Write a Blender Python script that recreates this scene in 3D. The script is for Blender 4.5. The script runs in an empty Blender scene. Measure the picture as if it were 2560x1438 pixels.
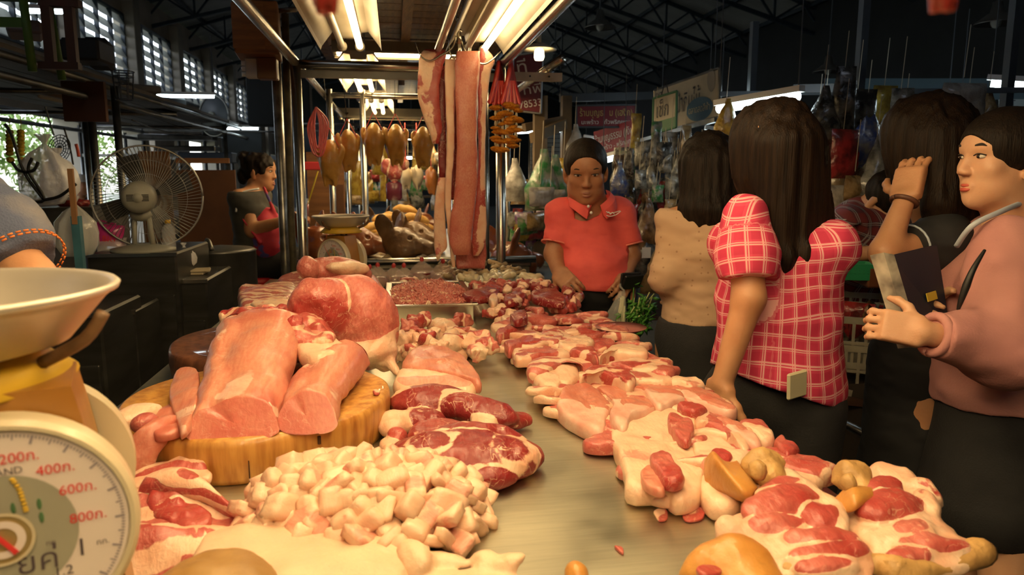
import bpy, bmesh, math, random
import numpy as np
from mathutils import Vector, Matrix, Euler
rng = np.random.default_rng(7); random.seed(7)
scene = bpy.context.scene
COL = scene.collection
# ------------------------------------------------------------------ camera, world, exposure
F = 1800.0; CZ = 1.42                       # focal length in pixels of the 2560 px wide frame, eye height
PIT = math.atan(279/1800); YAW = math.atan(295*math.cos(PIT)/1800)
cam = bpy.data.cameras.new('camera'); cam_o = bpy.data.objects.new('camera', cam); COL.objects.link(cam_o)
cam.sensor_width = 36.0; cam.lens = 36.0*F/2560
cam_o.location = (0, 0, CZ); cam_o.rotation_euler = (math.pi/2-PIT, 0, -YAW)
cam.clip_start = .02; cam.clip_end = 300
cam.dof.use_dof = True; cam.dof.focus_distance = 1.75; cam.dof.aperture_fstop = 6.3
scene.camera = cam_o
w = bpy.data.worlds.new('sky'); scene.world = w; w.use_nodes = True
nt = w.node_tree; sky = nt.nodes.new('ShaderNodeTexSky'); sky.sky_type = 'NISHITA'; sky.sun_disc = False
sky.sun_elevation = math.radians(55); sky.sun_rotation = math.radians(120)
hs = nt.nodes.new('ShaderNodeHueSaturation'); hs.inputs['Saturation'].default_value = .4; nt.links.new(sky.outputs[0], hs.inputs['Color'])
nt.links.new(hs.outputs[0], nt.nodes['Background'].inputs[0]); nt.nodes['Background'].inputs[1].default_value = .8
vs = scene.view_settings; vs.view_transform = 'Standard'; vs.look = 'None'; vs.gamma = 1; vs.use_curve_mapping = False
vs.exposure = 0.0
scene.cycles.use_denoising = True; scene.cycles.max_bounces = 6; scene.cycles.transparent_max_bounces = 12
scene.cycles.sample_clamp_indirect = 4
LAMP = (1.0, .71, .35)      # warm tubes over the meat counter
COOL = (.78, .95, 1.0)      # cool tubes of the stalls around
# ------------------------------------------------------------------ helpers
FW = np.array([math.sin(YAW)*math.cos(PIT), math.cos(YAW)*math.cos(PIT), -math.sin(PIT)])
RT = np.array([math.cos(YAW), -math.sin(YAW), 0]); UP = np.cross(RT, FW); CP = np.array([0, 0, CZ])
def ray(u, v): return FW+RT*(u-1280)/F+UP*(719-v)/F
def onz(u, v, z): d = ray(u, v); return CP+d*((z-CZ)/d[2])
def ony(u, v, y): d = ray(u, v); return CP+d*(y/d[1])
def onx(u, v, x): d = ray(u, v); return CP+d*(x/d[0])
def atd(u, v, d): return CP+ray(u, v)*d
A_ = np.array
def V3(*a): return np.array(a, float)
def rotz(a): c, s = math.cos(a), math.sin(a); return A_([[c, -s, 0], [s, c, 0], [0, 0, 1.]])
def roty(a): c, s = math.cos(a), math.sin(a); return A_([[c, 0, s], [0, 1, 0], [-s, 0, c.real]])
def rotx(a): c, s = math.cos(a), math.sin(a); return A_([[1, 0, 0], [0, c, -s], [0, s, c.real]])
def nrm(v): v = np.asarray(v, float); return v/(np.linalg.norm(v)+1e-12)
# --- value noise
_H = np.random.default_rng(3).random(4096).astype(np.float32)
def vnoise(p, sc=1.0, seed=0):
    p = np.asarray(p, float)*sc+seed*17.31
    i = np.floor(p).astype(np.int64); f = p-i; f = f*f*(3-2*f); out = 0
    for a in (0, 1):
        for b in (0, 1):
            for c in (0, 1):
                h = _H[((i[:, 0]+a)*1619+(i[:, 1]+b)*31337+(i[:, 2]+c)*6971) & 4095]
                out = out+h*(f[:, 0] if a else 1-f[:, 0])*(f[:, 1] if b else 1-f[:, 1])*(f[:, 2] if c else 1-f[:, 2])
    return out*2-1
def fbm(p, sc=1.0, seed=0, n=3):
    o = 0; a = 1.
    for k in range(n): o = o+a*vnoise(p, sc*2**k, seed+k); a *= .5
    return o
def sstep(a, b, x): t = np.clip((x-a)/(b-a), 0, 1); return t*t*(3-2*t)
# --- objects
def tag(o, label=None, cat=None, group=None, kind=None):
    for k, v in (('label', label), ('category', cat), ('group', group), ('kind', kind)):
        if v: o[k] = v
    return o
def link(o, parent=None):
    COL.objects.link(o)
    if parent is not None: o.parent = parent
    return o
def empty(name, label=None, cat=None, group=None, loc=(0, 0, 0)):
    o = bpy.data.objects.new(name, None); o.empty_display_size = .05; COL.objects.link(o)
    o.location = loc; return tag(o, label, cat, group)
def mesh(name, v, f, m, smooth=True, attrs=None):
    me = bpy.data.meshes.new(name); v = np.asarray(v, np.float32)
    if isinstance(f, np.ndarray):
        n = f.shape[1]; me.vertices.add(len(v)); me.vertices.foreach_set('co', v.ravel())
        me.loops.add(f.size); me.loops.foreach_set('vertex_index', f.ravel().astype(np.int32))
        me.polygons.add(len(f)); me.polygons.foreach_set('loop_start', np.arange(0, f.size, n, dtype=np.int32))
        me.update(calc_edges=True)
    else:
        me.from_pydata([tuple(map(float, q)) for q in v], [], [tuple(map(int, q)) for q in f]); me.update()
    if smooth: me.polygons.foreach_set('use_smooth', np.ones(len(me.polygons), bool))
    for k, a in (attrs or {}).items():
        at = me.attributes.new(k, 'FLOAT', 'POINT'); at.data.foreach_set('value', np.asarray(a, np.float32))
    if m is not None: me.materials.append(m)
    return me
def mk(name, v, f, m, parent=None, smooth=True, attrs=None, label=None, cat=None, group=None, kind=None):
    """a mesh whose origin sits at the base centre of its vertices (world-space input)"""
    v = np.asarray(v, float); c = A_([(v[:, 0].min()+v[:, 0].max())/2, (v[:, 1].min()+v[:, 1].max())/2, v[:, 2].min()])
    po = np.zeros(3)
    q = parent
    while q is not None: po = po+np.array(q.location); q = q.parent
    o = bpy.data.objects.new(name, mesh(name, v-c, f, m, smooth, attrs)); o.location = c-po
    link(o, parent); return tag(o, label, cat, group, kind)
def wloc(o):
    p = np.zeros(3)
    while o is not None: p = p+np.array(o.location); o = o.parent
    return p
def dup(o, parent=None):
    c = o.copy(); link(c); c.parent = parent
    for ch in o.children: dup(ch, c)
    return c
# --- shape collectors: each returns (verts, faces)
class MB:
    def __init__(s): s.v = []; s.f = []; s.n = 0
    def add(s, v, f):
        v = np.asarray(v, float); s.v.append(v); s.f += [tuple(i+s.n for i in q) for q in f]; s.n += len(v); return s
    def box(s, c, h, R=None, bev=0):
        c = A_(c, float) if not isinstance(c, np.ndarray) else c; h = A_(h, float)
        if bev <= 0:
            v = A_([(x, y, z) for x in (-1, 1) for y in (-1, 1) for z in (-1, 1)], float)*h
            f = [(0, 1, 3, 2), (4, 6, 7, 5), (0, 4, 5, 1), (2, 3, 7, 6), (0, 2, 6, 4), (1, 5, 7, 3)]
        else:
            b = min(bev, .49*2*h.min()); v = []; f = []
            for x in (-1, 1):
                for y in (-1, 1):
                    for z in (-1, 1):
                        S = A_([x, y, z])
                        for k in range(3): q = S*(h-b); q[k] = S[k]*h[k]; v.append(q)
            v = A_(v); I = lambda x, y, z, k: (((x+1)//2)*4+((y+1)//2)*2+(z+1)//2)*3+k
            for k in range(3):
                a, d = (k+1) % 3, (k+2) % 3
                for sg in (-1, 1):
                    q = []
                    for (p, r) in ((-1, -1), (1, -1), (1, 1), (-1, 1)):
                        t = [0, 0, 0]; t[k] = sg; t[a] = p; t[d] = r; q.append(I(*t, k))
                    f.append(tuple(q if sg > 0 else q[::-1]))
                for p in (-1, 1):
                    for r in (-1, 1):
                        t0 = [0, 0, 0]; t0[a] = p; t0[d] = r; t0[k] = -1; t1 = list(t0); t1[k] = 1
                        q = (I(*t0, a), I(*t1, a), I(*t1, d), I(*t0, d)); f.append(q if p*r < 0 else q[::-1])
            for x in (-1, 1):
                for y in (-1, 1):
                    for z in (-1, 1):
                        q = (I(x, y, z, 0), I(x, y, z, 1), I(x, y, z, 2)); f.append(q if x*y*z > 0 else q[::-1])
        if R is not None: v = v@np.asarray(R).T
        return s.add(v+c, f)
    def tube(s, pts, r, n=10, cap=True):
        v, f = tube(pts, r, n, cap); return s.add(v, f)
    def lathe(s, prof, c=(0, 0, 0), n=32, R=None):
        v, f = lathe(prof, n)
        if R is not None: v = v@np.asarray(R).T
        return s.add(v+A_(c, float), f)
    def ell(s, c, r, n=12, R=None):
        v, f = ballv(n)
        v = v*A_(r, float)
        if R is not None: v = v@np.asarray(R).T
        return s.add(v+A_(c, float), f)
    def build(s, name, m, parent=None, smooth=False, **k): return mk(name, np.vstack(s.v), s.f, m, parent, smooth, **k)
def ballv(n=12):
    prof = [(math.sin(math.pi*i/n), -math.cos(math.pi*i/n)) for i in range(n+1)]; prof[0] = (0, -1); prof[-1] = (0, 1)
    return lathe(prof, 2*n)
def lathe(prof, n=32):
    v = []; f = []; idx = []
    for (r, z) in prof:
        if r < 1e-6: idx.append([len(v)]); v.append((0, 0, z))
        else:
            idx.append(list(range(len(v), len(v)+n))); v += [(r*math.cos(2*math.pi*k/n), r*math.sin(2*math.pi*k/n), z) for k in range(n)]
    for a, b in zip(idx[:-1], idx[1:]):
        for k in range(n):
            k2 = (k+1) % n
            if len(a) == 1 and len(b) == 1: break
            if len(a) == 1: f.append((a[0], b[k2], b[k]))
            elif len(b) == 1: f.append((a[k], a[k2], b[0]))
            else: f.append((a[k], a[k2], b[k2], b[k]))
    return A_(v, float), f
def frames(P):
    P = np.asarray(P, float); T = np.gradient(P, axis=0); T = A_([nrm(t) for t in T]); N = []
    a = A_([0, 0, 1.]) if abs(T[0][2]) < .9 else A_([1., 0, 0])
    n = nrm(np.cross(np.cross(T[0], a), T[0]))
    for t in T: n = nrm(n-t*np.dot(n, t)); N.append(n)
    N = A_(N); return T, N, np.cross(T, N)
def loftv(rings, cap=True, closed=True):
    R = np.asarray(rings, float); m, n = R.shape[:2]; v = R.reshape(-1, 3); f = []
    for i in range(m-1):
        for k in range(n if closed else n-1):
            k2 = (k+1) % n; f.append((i*n+k, i*n+k2, (i+1)*n+k2, (i+1)*n+k))
    if cap: f.append(tuple(range(n))[::-1]); f.append(tuple((m-1)*n+k for k in range(n)))
    return v, f
def tube(pts, r, n=10, cap=True):
    P = np.asarray(pts, float); T, N, B = frames(P); r = np.broadcast_to(np.asarray(r, float), (len(P),))
    a = np.linspace(0, 2*math.pi, n, endpoint=False)
    rings = P[:, None]+r[:, None, None]*(np.cos(a)[None, :, None]*N[:, None]+np.sin(a)[None, :, None]*B[:, None])
    return loftv(rings, cap)
def spline(P, n=8, closed=False):
    P = np.asarray(P, float); out = []; m = len(P); t = np.linspace(0, 1, n, endpoint=False)[:, None]
    for i in range(m if closed else m-1):
        if closed: a, b, c, d = P[(i-1) % m], P[i], P[(i+1) % m], P[(i+2) % m]
        else: a, b, c, d = P[max(i-1, 0)], P[i], P[i+1], P[min(i+2, m-1)]
        out.append(.5*((2*b)+(c-a)*t+(2*a-5*b+4*c-d)*t**2+(3*b-a-3*c+d)*t**3))
    if not closed: out.append(P[-1:])
    return np.vstack(out)
# --- signed distance shapes turned into one continuous skin (surface nets)
class SDF:
    def __init__(s): s.p = []
    def cap(s, a, b, ra, rb=None, k=.02, op='u'): s.p.append(('c', A_(a, float), A_(b, float), ra, ra if rb is None else rb, k, op)); return s
    def chain(s, pts, rs, k=.02):
        for i in range(len(pts)-1): s.cap(pts[i], pts[i+1], rs[i], rs[i+1], k)
        return s
    def ell(s, c, r, R=None, k=.02, op='u'): s.p.append(('e', A_(c, float), A_(r, float), np.eye(3) if R is None else np.asarray(R), 0, k, op)); return s
    def box(s, c, h, R=None, rd=.01, k=.02, op='u'): s.p.append(('b', A_(c, float), A_(h, float), np.eye(3) if R is None else np.asarray(R), rd, k, op)); return s
    def half(s, c, n, op='s', k=.004): s.p.append(('h', A_(c, float), nrm(n), None, 0, k, op)); return s
    def move(s, R, t):
        q = SDF(); R = np.asarray(R); t = A_(t, float)
        for p in s.p:
            if p[0] == 'c': q.p.append(('c', R@p[1]+t, R@p[2]+t)+p[3:])
            elif p[0] == 'h': q.p.append(('h', R@p[1]+t, R@p[2])+p[3:])
            else: q.p.append((p[0], R@p[1]+t, p[2], R@p[3])+p[4:])
        return q
    def bounds(s, p):
        if p[0] == 'c': r = max(p[3], p[4]); return np.minimum(p[1], p[2])-r, np.maximum(p[1], p[2])+r
        if p[0] == 'h': return None
        e = np.abs(p[3])@p[2]+p[4]; return p[1]-e, p[1]+e
    def field(s, vox):
        bs = [s.bounds(p) for p in s.p if p[6] == 'u']
        lo = np.min([b[0] for b in bs], 0)-3*vox; hi = np.max([b[1] for b in bs], 0)+3*vox
        n = np.ceil((hi-lo)/vox).astype(int)+1; G = np.full(n, .08, np.float32)
        ax = [lo[i]+vox*np.arange(n[i], dtype=np.float32) for i in range(3)]
        for p in s.p:
            k = p[5]; b = s.bounds(p)
            if b is None: sl = [slice(0, n[i]) for i in range(3)]
            else:
                m = k+.02+vox; a0 = np.clip(np.floor((b[0]-m-lo)/vox).astype(int), 0, n-1); a1 = np.clip(np.ceil((b[1]+m-lo)/vox).astype(int)+1, 1, n)
                if (a1 <= a0).any(): continue
                sl = [slice(a0[i], a1[i]) for i in range(3)]
            X, Y, Z = np.meshgrid(ax[0][sl[0]], ax[1][sl[1]], ax[2][sl[2]], indexing='ij', sparse=True)
            if p[0] == 'c':
                a = p[1]; ba = p[2]-a; L = ba@ba+1e-12; x, y, z = X-a[0], Y-a[1], Z-a[2]
                h = np.clip((x*ba[0]+y*ba[1]+z*ba[2])/L, 0, 1)
                d = np.sqrt((x-ba[0]*h)**2+(y-ba[1]*h)**2+(z-ba[2]*h)**2)-(p[3]+(p[4]-p[3])*h)
            elif p[0] == 'h': d = -((X-p[1][0])*p[2][0]+(Y-p[1][1])*p[2][1]+(Z-p[1][2])*p[2][2])
            else:
                R = p[3]; x, y, z = X-p[1][0], Y-p[1][1], Z-p[1][2]
                q = [x*R[0, i]+y*R[1, i]+z*R[2, i] for i in range(3)]; r = p[2]
                if p[0] == 'e':
                    k0 = np.sqrt((q[0]/r[0])**2+(q[1]/r[1])**2+(q[2]/r[2])**2); k1 = np.sqrt((q[0]/r[0]**2)**2+(q[1]/r[1]**2)**2+(q[2]/r[2]**2)**2)
                    d = k0*(k0-1)/np.maximum(k1, 1e-6)
                else:
                    e = [np.abs(q[i])-r[i] for i in range(3)]
                    d = np.sqrt(sum(np.maximum(t, 0)**2 for t in e))+np.minimum(np.maximum(e[0], np.maximum(e[1], e[2])), 0)-p[4]
            g = G[tuple(sl)]
            if p[6] == 'u': h = np.maximum(k-np.abs(g-d), 0)/k; r_ = np.minimum(g, d)-h*h*k/4
            else:
                if p[6] == 's': d = -d
                h = np.maximum(k-np.abs(g-d), 0)/k; r_ = np.maximum(g, d)+h*h*k/4
            G[tuple(sl)] = r_
        return G, lo
    def surf(s, vox, noise=None):
        G, lo = s.field(vox)
        if noise is not None:
            near = np.argwhere(np.abs(G) < .03); pp = lo+near*vox
            G[tuple(near.T)] += noise(pp).astype(np.float32)
        return nets(G, lo, vox)
def nets(G, lo, vox):
    n = np.array(G.shape); S = G < 0; c = np.zeros(n-1, np.int8)
    for a in (0, 1):
        for b in (0, 1):
            for d in (0, 1): c += S[a:n[0]-1+a, b:n[1]-1+b, d:n[2]-1+d]
    cells = np.argwhere((c > 0) & (c < 8)); idx = np.full(n-1, -1, np.int64); idx[tuple(cells.T)] = np.arange(len(cells))
    acc = np.zeros((len(cells), 3)); cnt = np.zeros(len(cells))
    offs = [A_(o) for o in ((0, 0, 0), (1, 0, 0), (0, 1, 0), (1, 1, 0), (0, 0, 1), (1, 0, 1), (0, 1, 1), (1, 1, 1))]
    for i in range(8):
        for k in range(3):
            if offs[i][k]: continue
            o2 = offs[i].copy(); o2[k] = 1
            g0 = G[tuple((cells+offs[i]).T)]; g1 = G[tuple((cells+o2).T)]; m = (g0 < 0) != (g1 < 0)
            t = np.where(m, g0/(g0-g1+1e-20), 0); p = cells+offs[i]+0.; p[:, k] += t
            acc[m] += p[m]; cnt[m] += 1
    v = lo+vox*acc/cnt[:, None]; quads = []
    for k in range(3):
        a, b = (k+1) % 3, (k+2) % 3; m = n.copy(); m[k] -= 1
        s0 = [slice(0, n[0]), slice(0, n[1]), slice(0, n[2])]; s1 = list(s0); s0[k] = slice(0, n[k]-1); s1[k] = slice(1, n[k])
        A, B = S[tuple(s0)], S[tuple(s1)]; e = np.argwhere(A != B); e = e[(e[:, a] > 0) & (e[:, b] > 0) & (e[:, a] < n[a]-1) & (e[:, b] < n[b]-1)]
        fl = A[tuple(e.T)]; q = []
        for (da, db) in ((-1, -1), (0, -1), (0, 0), (-1, 0)):
            t = e.copy(); t[:, a] += da; t[:, b] += db; q.append(idx[tuple(t.T)])
        q = np.stack(q, 1); q[~fl] = q[~fl][:, ::-1]; quads.append(q)
    return v, np.vstack(quads)
# --- text
def textmesh(s, size=1.0, m=None, ext=.0):
    c = bpy.data.curves.new('lettering', 'FONT'); c.body = s; c.size = size; c.extrude = ext; c.align_x = 'CENTER'; c.align_y = 'CENTER'; c.resolution_u = 3
    o = bpy.data.objects.new('lettering', c); COL.objects.link(o)
    me = bpy.data.meshes.new_from_object(o); bpy.data.objects.remove(o); bpy.data.curves.remove(c)
    me.materials.clear()
    if m: me.materials.append(m)
    return me
def text(s, size, m, parent, pos, xdir, up, name='lettering', width=None):
    """flat print on a surface: pos world centre, xdir reading direction"""
    me = textmesh(s, size, m); x = nrm(xdir); z = nrm(np.cross(x, nrm(up))); y = np.cross(z, x)
    o = bpy.data.objects.new(name, me); link(o, parent)
    if width and len(me.vertices):
        co = np.zeros(len(me.vertices)*3); me.vertices.foreach_get('co', co); co = co.reshape(-1, 3); wd = np.ptp(co[:, 0])
        co[:, 0] *= width/max(wd, 1e-6); me.vertices.foreach_set('co', co.ravel()); me.update()
    o.matrix_local = Matrix.Translation(Vector(A_(pos, float)-(wloc(parent) if parent is not None else 0)))@Matrix(np.column_stack([x, y, z]).tolist()).to_4x4()
    return o
# --- materials
def newmat(name):
    m = bpy.data.materials.new(name); m.use_nodes = True; return m, m.node_tree.nodes, m.node_tree.links, m.node_tree.nodes['Principled BSDF']
def M(name, col, rough=.5, metal=0, col2=None, nscale=8, detail=3, bump=0, bscale=None, spec=.5, trans=0, alpha=1, emis=None, estr=0, stretch=None, sss=0, aniso=0, coat=0, contrast=(.35, .65), coords='Object', ior=None):
    m, N, L, B = newmat(name)
    B.inputs['Base Color'].default_value = (*col, 1); B.inputs['Roughness'].default_value = rough; B.inputs['Metallic'].default_value = metal
    B.inputs['Specular IOR Level'].default_value = spec; B.inputs['Transmission Weight'].default_value = trans; B.inputs['Alpha'].default_value = alpha
    if ior: B.inputs['IOR'].default_value = ior
    if coat: B.inputs['Coat Weight'].default_value = coat; B.inputs['Coat Roughness'].default_value = .15
    if sss: B.inputs['Subsurface Weight'].default_value = sss; B.inputs['Subsurface Radius'].default_value = (1, .4, .2); B.inputs['Subsurface Scale'].default_value = .008
    if emis: B.inputs['Emission Color'].default_value = (*emis, 1); B.inputs['Emission Strength'].default_value = estr
    if col2 is not None or bump:
        tc = N.new('ShaderNodeTexCoord'); mp = N.new('ShaderNodeMapping'); L.new(tc.outputs[coords], mp.inputs[0])
        if stretch: mp.inputs['Scale'].default_value = stretch
    if col2 is not None:
        nz = N.new('ShaderNodeTexNoise'); nz.inputs['Scale'].default_value = nscale; nz.inputs['Detail'].default_value = detail; L.new(mp.outputs[0], nz.inputs[0])
        mr = N.new('ShaderNodeMapRange'); mr.inputs[1].default_value, mr.inputs[2].default_value = contrast; L.new(nz.outputs[0], mr.inputs[0])
        mx = N.new('ShaderNodeMix'); mx.data_type = 'RGBA'; mx.inputs[6].default_value = (*col, 1); mx.inputs[7].default_value = (*col2, 1)
        L.new(mr.outputs[0], mx.inputs[0]); L.new(mx.outputs[2], B.inputs['Base Color'])
    if bump:
        nb = N.new('ShaderNodeTexNoise'); nb.inputs['Scale'].default_value = bscale or nscale*3; nb.inputs['Detail'].default_value = 4; L.new(mp.outputs[0], nb.inputs[0])
        bp = N.new('ShaderNodeBump'); bp.inputs['Strength'].default_value = bump; bp.inputs['Distance'].default_value = .01; L.new(nb.outputs[0], bp.inputs['Height']); L.new(bp.outputs[0], B.inputs['Normal'])
    return m
def emit(name, col, s):
    m, N, L, B = newmat(name); e = N.new('ShaderNodeEmission'); e.inputs[0].default_value = (*col, 1); e.inputs[1].default_value = s
    L.new(e.outputs[0], N['Material Output'].inputs[0]); return m
def plastic(name, col=(1, 1, 1), opac=.35, rough=.12):
    """thin clear film: part see-through, part glossy"""
    m, N, L, B = newmat(name); B.inputs['Base Color'].default_value = (*col, 1); B.inputs['Roughness'].default_value = rough; B.inputs['Specular IOR Level'].default_value = .8
    t = N.new('ShaderNodeBsdfTransparent'); mx = N.new('ShaderNodeMixShader'); mx.inputs[0].default_value = opac
    L.new(t.outputs[0], mx.inputs[1]); L.new(B.outputs[0], mx.inputs[2]); L.new(mx.outputs[0], N['Material Output'].inputs[0])
    tc = N.new('ShaderNodeTexCoord'); nb = N.new('ShaderNodeTexNoise'); nb.inputs['Scale'].default_value = 30; L.new(tc.outputs['Object'], nb.inputs[0])
    bp = N.new('ShaderNodeBump'); bp.inputs['Strength'].default_value = .6; bp.inputs['Distance'].default_value = .01; L.new(nb.outputs[0], bp.inputs['Height']); L.new(bp.outputs[0], B.inputs['Normal']); return m
def meatmat(name, pale, deep, fat1, fat2, vein=.5, rough=.38, fscale=30, marb=55, thin=.035, bump=.5):
    m, N, L, B = newmat(name); tc = N.new('ShaderNodeTexCoord'); co = tc.outputs['Object']
    oi = N.new('ShaderNodeObjectInfo')
    ad = N.new('ShaderNodeVectorMath'); ad.operation = 'ADD'; L.new(co, ad.inputs[0])
    sc = N.new('ShaderNodeVectorMath'); sc.operation = 'SCALE'; sc.inputs[0].default_value = (13., 7., 5.); L.new(oi.outputs['Random'], sc.inputs['Scale']); L.new(sc.outputs[0], ad.inputs[1]); co = ad.outputs[0]
    def noise(s, d=4, dist=0.):
        n = N.new('ShaderNodeTexNoise'); n.inputs['Scale'].default_value = s; n.inputs['Detail'].default_value = d; n.inputs['Distortion'].default_value = dist; L.new(co, n.inputs[0]); return n.outputs[0]
    def math_(op, a, b=None, c=None):
        n = N.new('ShaderNodeMath'); n.operation = op
        for i, x in enumerate((a, b, c)):
            if x is None: continue
            if isinstance(x, (int, float)): n.inputs[i].default_value = x
            else: L.new(x, n.inputs[i])
        return n.outputs[0]
    def rng_(x, a, b, c=0., d=1.):
        n = N.new('ShaderNodeMapRange'); n.interpolation_type = 'SMOOTHSTEP'; n.inputs[1].default_value = a; n.inputs[2].default_value = b; n.inputs[3].default_value = c; n.inputs[4].default_value = d; L.new(x, n.inputs[0]); return n.outputs[0]
    def mix(f, a, b):
        n = N.new('ShaderNodeMix'); n.data_type = 'RGBA'
        for i, x in ((0, f), (6, a), (7, b)):
            if isinstance(x, tuple): n.inputs[i].default_value = (*x, 1)
            elif isinstance(x, (int, float)): n.inputs[i].default_value = x
            else: L.new(x, n.inputs[i])
        return n.outputs[2]
    def attr(a): n = N.new('ShaderNodeAttribute'); n.attribute_name = a; return n.outputs['Fac']
    fat, red = attr('fat'), attr('red')
    n1 = noise(fscale, 4, .6); fm = rng_(math_('ADD', fat, math_('MULTIPLY', math_('SUBTRACT', n1, .5), .8)), .44, .56)
    rd = math_('ADD', red, math_('MULTIPLY', math_('SUBTRACT', noise(18, 3), .5), .9)); mus = mix(rng_(rd, .1, .9), pale, deep)
    vn = noise(marb, 2, 1.2); vm = rng_(math_('ABSOLUTE', math_('SUBTRACT', vn, .5)), 0., thin, 1., 0.)
    vm = math_('MULTIPLY', math_('MULTIPLY', vm, vein), rng_(noise(12, 2), .4, .6))
    mus = mix(vm, mus, fat1)
    mpf = N.new('ShaderNodeMapping'); mpf.inputs['Scale'].default_value = (1, .14, .6); mpf.inputs['Rotation'].default_value = (.3, .2, .5); L.new(co, mpf.inputs[0])
    fn_ = N.new('ShaderNodeTexNoise'); fn_.inputs['Scale'].default_value = 190; fn_.inputs['Detail'].default_value = 3; L.new(mpf.outputs[0], fn_.inputs[0]); fine = fn_.outputs[0]
    mus = mix(math_('MULTIPLY', rng_(fine, .35, .7), .45), mus, deep)
    fc = mix(rng_(noise(22, 3), .35, .7), fat1, fat2)
    L.new(mix(fm, mus, fc), B.inputs['Base Color'])
    B.inputs['Roughness'].default_value = rough; B.inputs['Specular IOR Level'].default_value = .4; B.inputs['Coat Weight'].default_value = .3; B.inputs['Coat Roughness'].default_value = .22
    B.inputs['Subsurface Weight'].default_value = .12; B.inputs['Subsurface Radius'].default_value = (1, .35, .2); B.inputs['Subsurface Scale'].default_value = .006
    bp = N.new('ShaderNodeBump'); bp.inputs['Strength'].default_value = bump; bp.inputs['Distance'].default_value = .005
    L.new(math_('ADD', math_('ADD', noise(70, 5, .5), math_('MULTIPLY', fine, .5)), math_('MULTIPLY', fm, .25)), bp.inputs['Height']); L.new(bp.outputs[0], B.inputs['Normal'])
    return m
# ------------------------------------------------------------------ materials shared by the setting
concrete = M('concrete', (.11, .105, .09), .75, col2=(.07, .07, .06), nscale=3, bump=.2, bscale=20)
plaster = M('cream plaster', (.55, .47, .38), .8, col2=(.42, .36, .29), nscale=1.6, bump=.1)
colpaint = M('column paint', (.5, .45, .36), .7, col2=(.32, .28, .22), nscale=1.2)
roofsheet = M('roof sheet', (.42, .42, .41), .6, col2=(.32, .32, .31), nscale=.6)
darksteel = M('dark painted steel', (.035, .045, .06), .55, col2=(.05, .06, .07), nscale=4)
bluesteel = M('blue painted steel', (.018, .03, .05), .5, col2=(.03, .045, .06), nscale=4)
frost = M('frosted glass slat', (.75, .76, .74), .45, trans=.55, col2=(.55, .57, .55), nscale=5)
dkboard = M('dark board', (.014, .016, .018), .8, col2=(.009, .011, .012), nscale=2)
steel = M('stainless steel', (.62, .60, .54), .26, 1, col2=(.5, .48, .42), nscale=6, bump=.03, bscale=60)
steel_dk = M('worn stainless', (.22, .22, .21), .42, .8, col2=(.12, .12, .115), nscale=5)
greysteel = M('grey steel', (.3, .3, .29), .35, 1, col2=(.18, .18, .17), nscale=8)
white_pl = M('white plastic', (.8, .8, .78), .4)
black = M('black', (.01, .01, .01), .5)
def struct(name, mb, m, parent=None, **k):
    o = mb.build(name, m, parent, **k)
    if parent is None: o['kind'] = 'structure'
    return o
# floor and shell of the market hall
struct('floor', MB().box((1.5, 14, -.05), (8, 20, .05)), concrete)
struct('ground', MB().box((-26, 14, -.3), (19.4, 60, .05)), M('ground outside', (.35, .34, .3), .9, col2=(.2, .25, .12), nscale=.5))
wl = MB(); WX = -5.0
COLS = [9.6+2.9*k for k in range(8)]
wl.box((WX-.1, 18.5, 2.75), (.1, 15.5, .45)); wl.box((WX-.1, 18.5, 4.75), (.1, 15.5, .3)); wl.box((WX-.1, 4, 2.2), (.1, 3.5, 2.2)); wl.box((WX-.1, -2, 2.2), (.1, 2.5, 2.2))
wall_left = struct('wall_left', wl, plaster)
for y in COLS: MB().box((WX+.02, y, 2.4), (.19, .18, 2.4), bev=.01).build('column', colpaint, wall_left)
for a, b in ((COLS[2], COLS[3]), (COLS[4], COLS[5]), (COLS[5], COLS[6])):
    MB().box((WX-.1, (a+b)/2+.5, 1.15), (.09, (b-a)/2-.75, 1.15)).build('infill_panel', plaster, wall_left)
MB().box((WX-.03, 11.4, .55), (.06, 1.6, .55)).build('low_wall', plaster, wall_left)
for w_i in range(6):                                   # louvred windows high in the wall
    y0, y1 = COLS[w_i]+.2, COLS[w_i+1]-.2
    fr = MB()
    for z in (3.22, 4.43): fr.box((WX, (y0+y1)/2, z), (.03, (y1-y0)/2, .025))
    for t in (0, .25, .5, .75, 1): fr.box((WX, y0+(y1-y0)*t, 3.82), (.035, .025, .62))
    wo = fr.build('window_%d' % (w_i+1), bluesteel, kind='structure')
    sl = None
    for t in range(4):
        for r in range(6):
            yc = y0+(y1-y0)*(t+.5)/4; zc = 3.32+r*.2
            if sl is None: sl = MB().box((WX, yc, zc), (.004, (y1-y0)/8-.03, .105), roty(-.5)).build('slat', frost, wo); sl0 = (yc, zc)
            else:
                c = sl.copy(); link(c, wo); c.location = (sl.location[0], sl.location[1]+yc-sl0[0], sl.location[2]+zc-sl0[1])
struct('wall_back', MB().box((1.5, 33.9, 3), (8, .1, 3)), dkboard)
struct('wall_right', MB().box((8.6, 14, 3), (.1, 20, 3)), dkboard)
struct('wall_front', MB().box((1.5, -5.5, 3), (8, .1, 3)), dkboard)
rf = MB()
RID = (1.6, 7.2)
def rz(x): return 4.95+(RID[1]-4.95)*(x+5.6)/(RID[0]+5.6) if x < RID[0] else RID[1]-(RID[1]-4.6)*(x-RID[0])/(9.2-RID[0])
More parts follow.
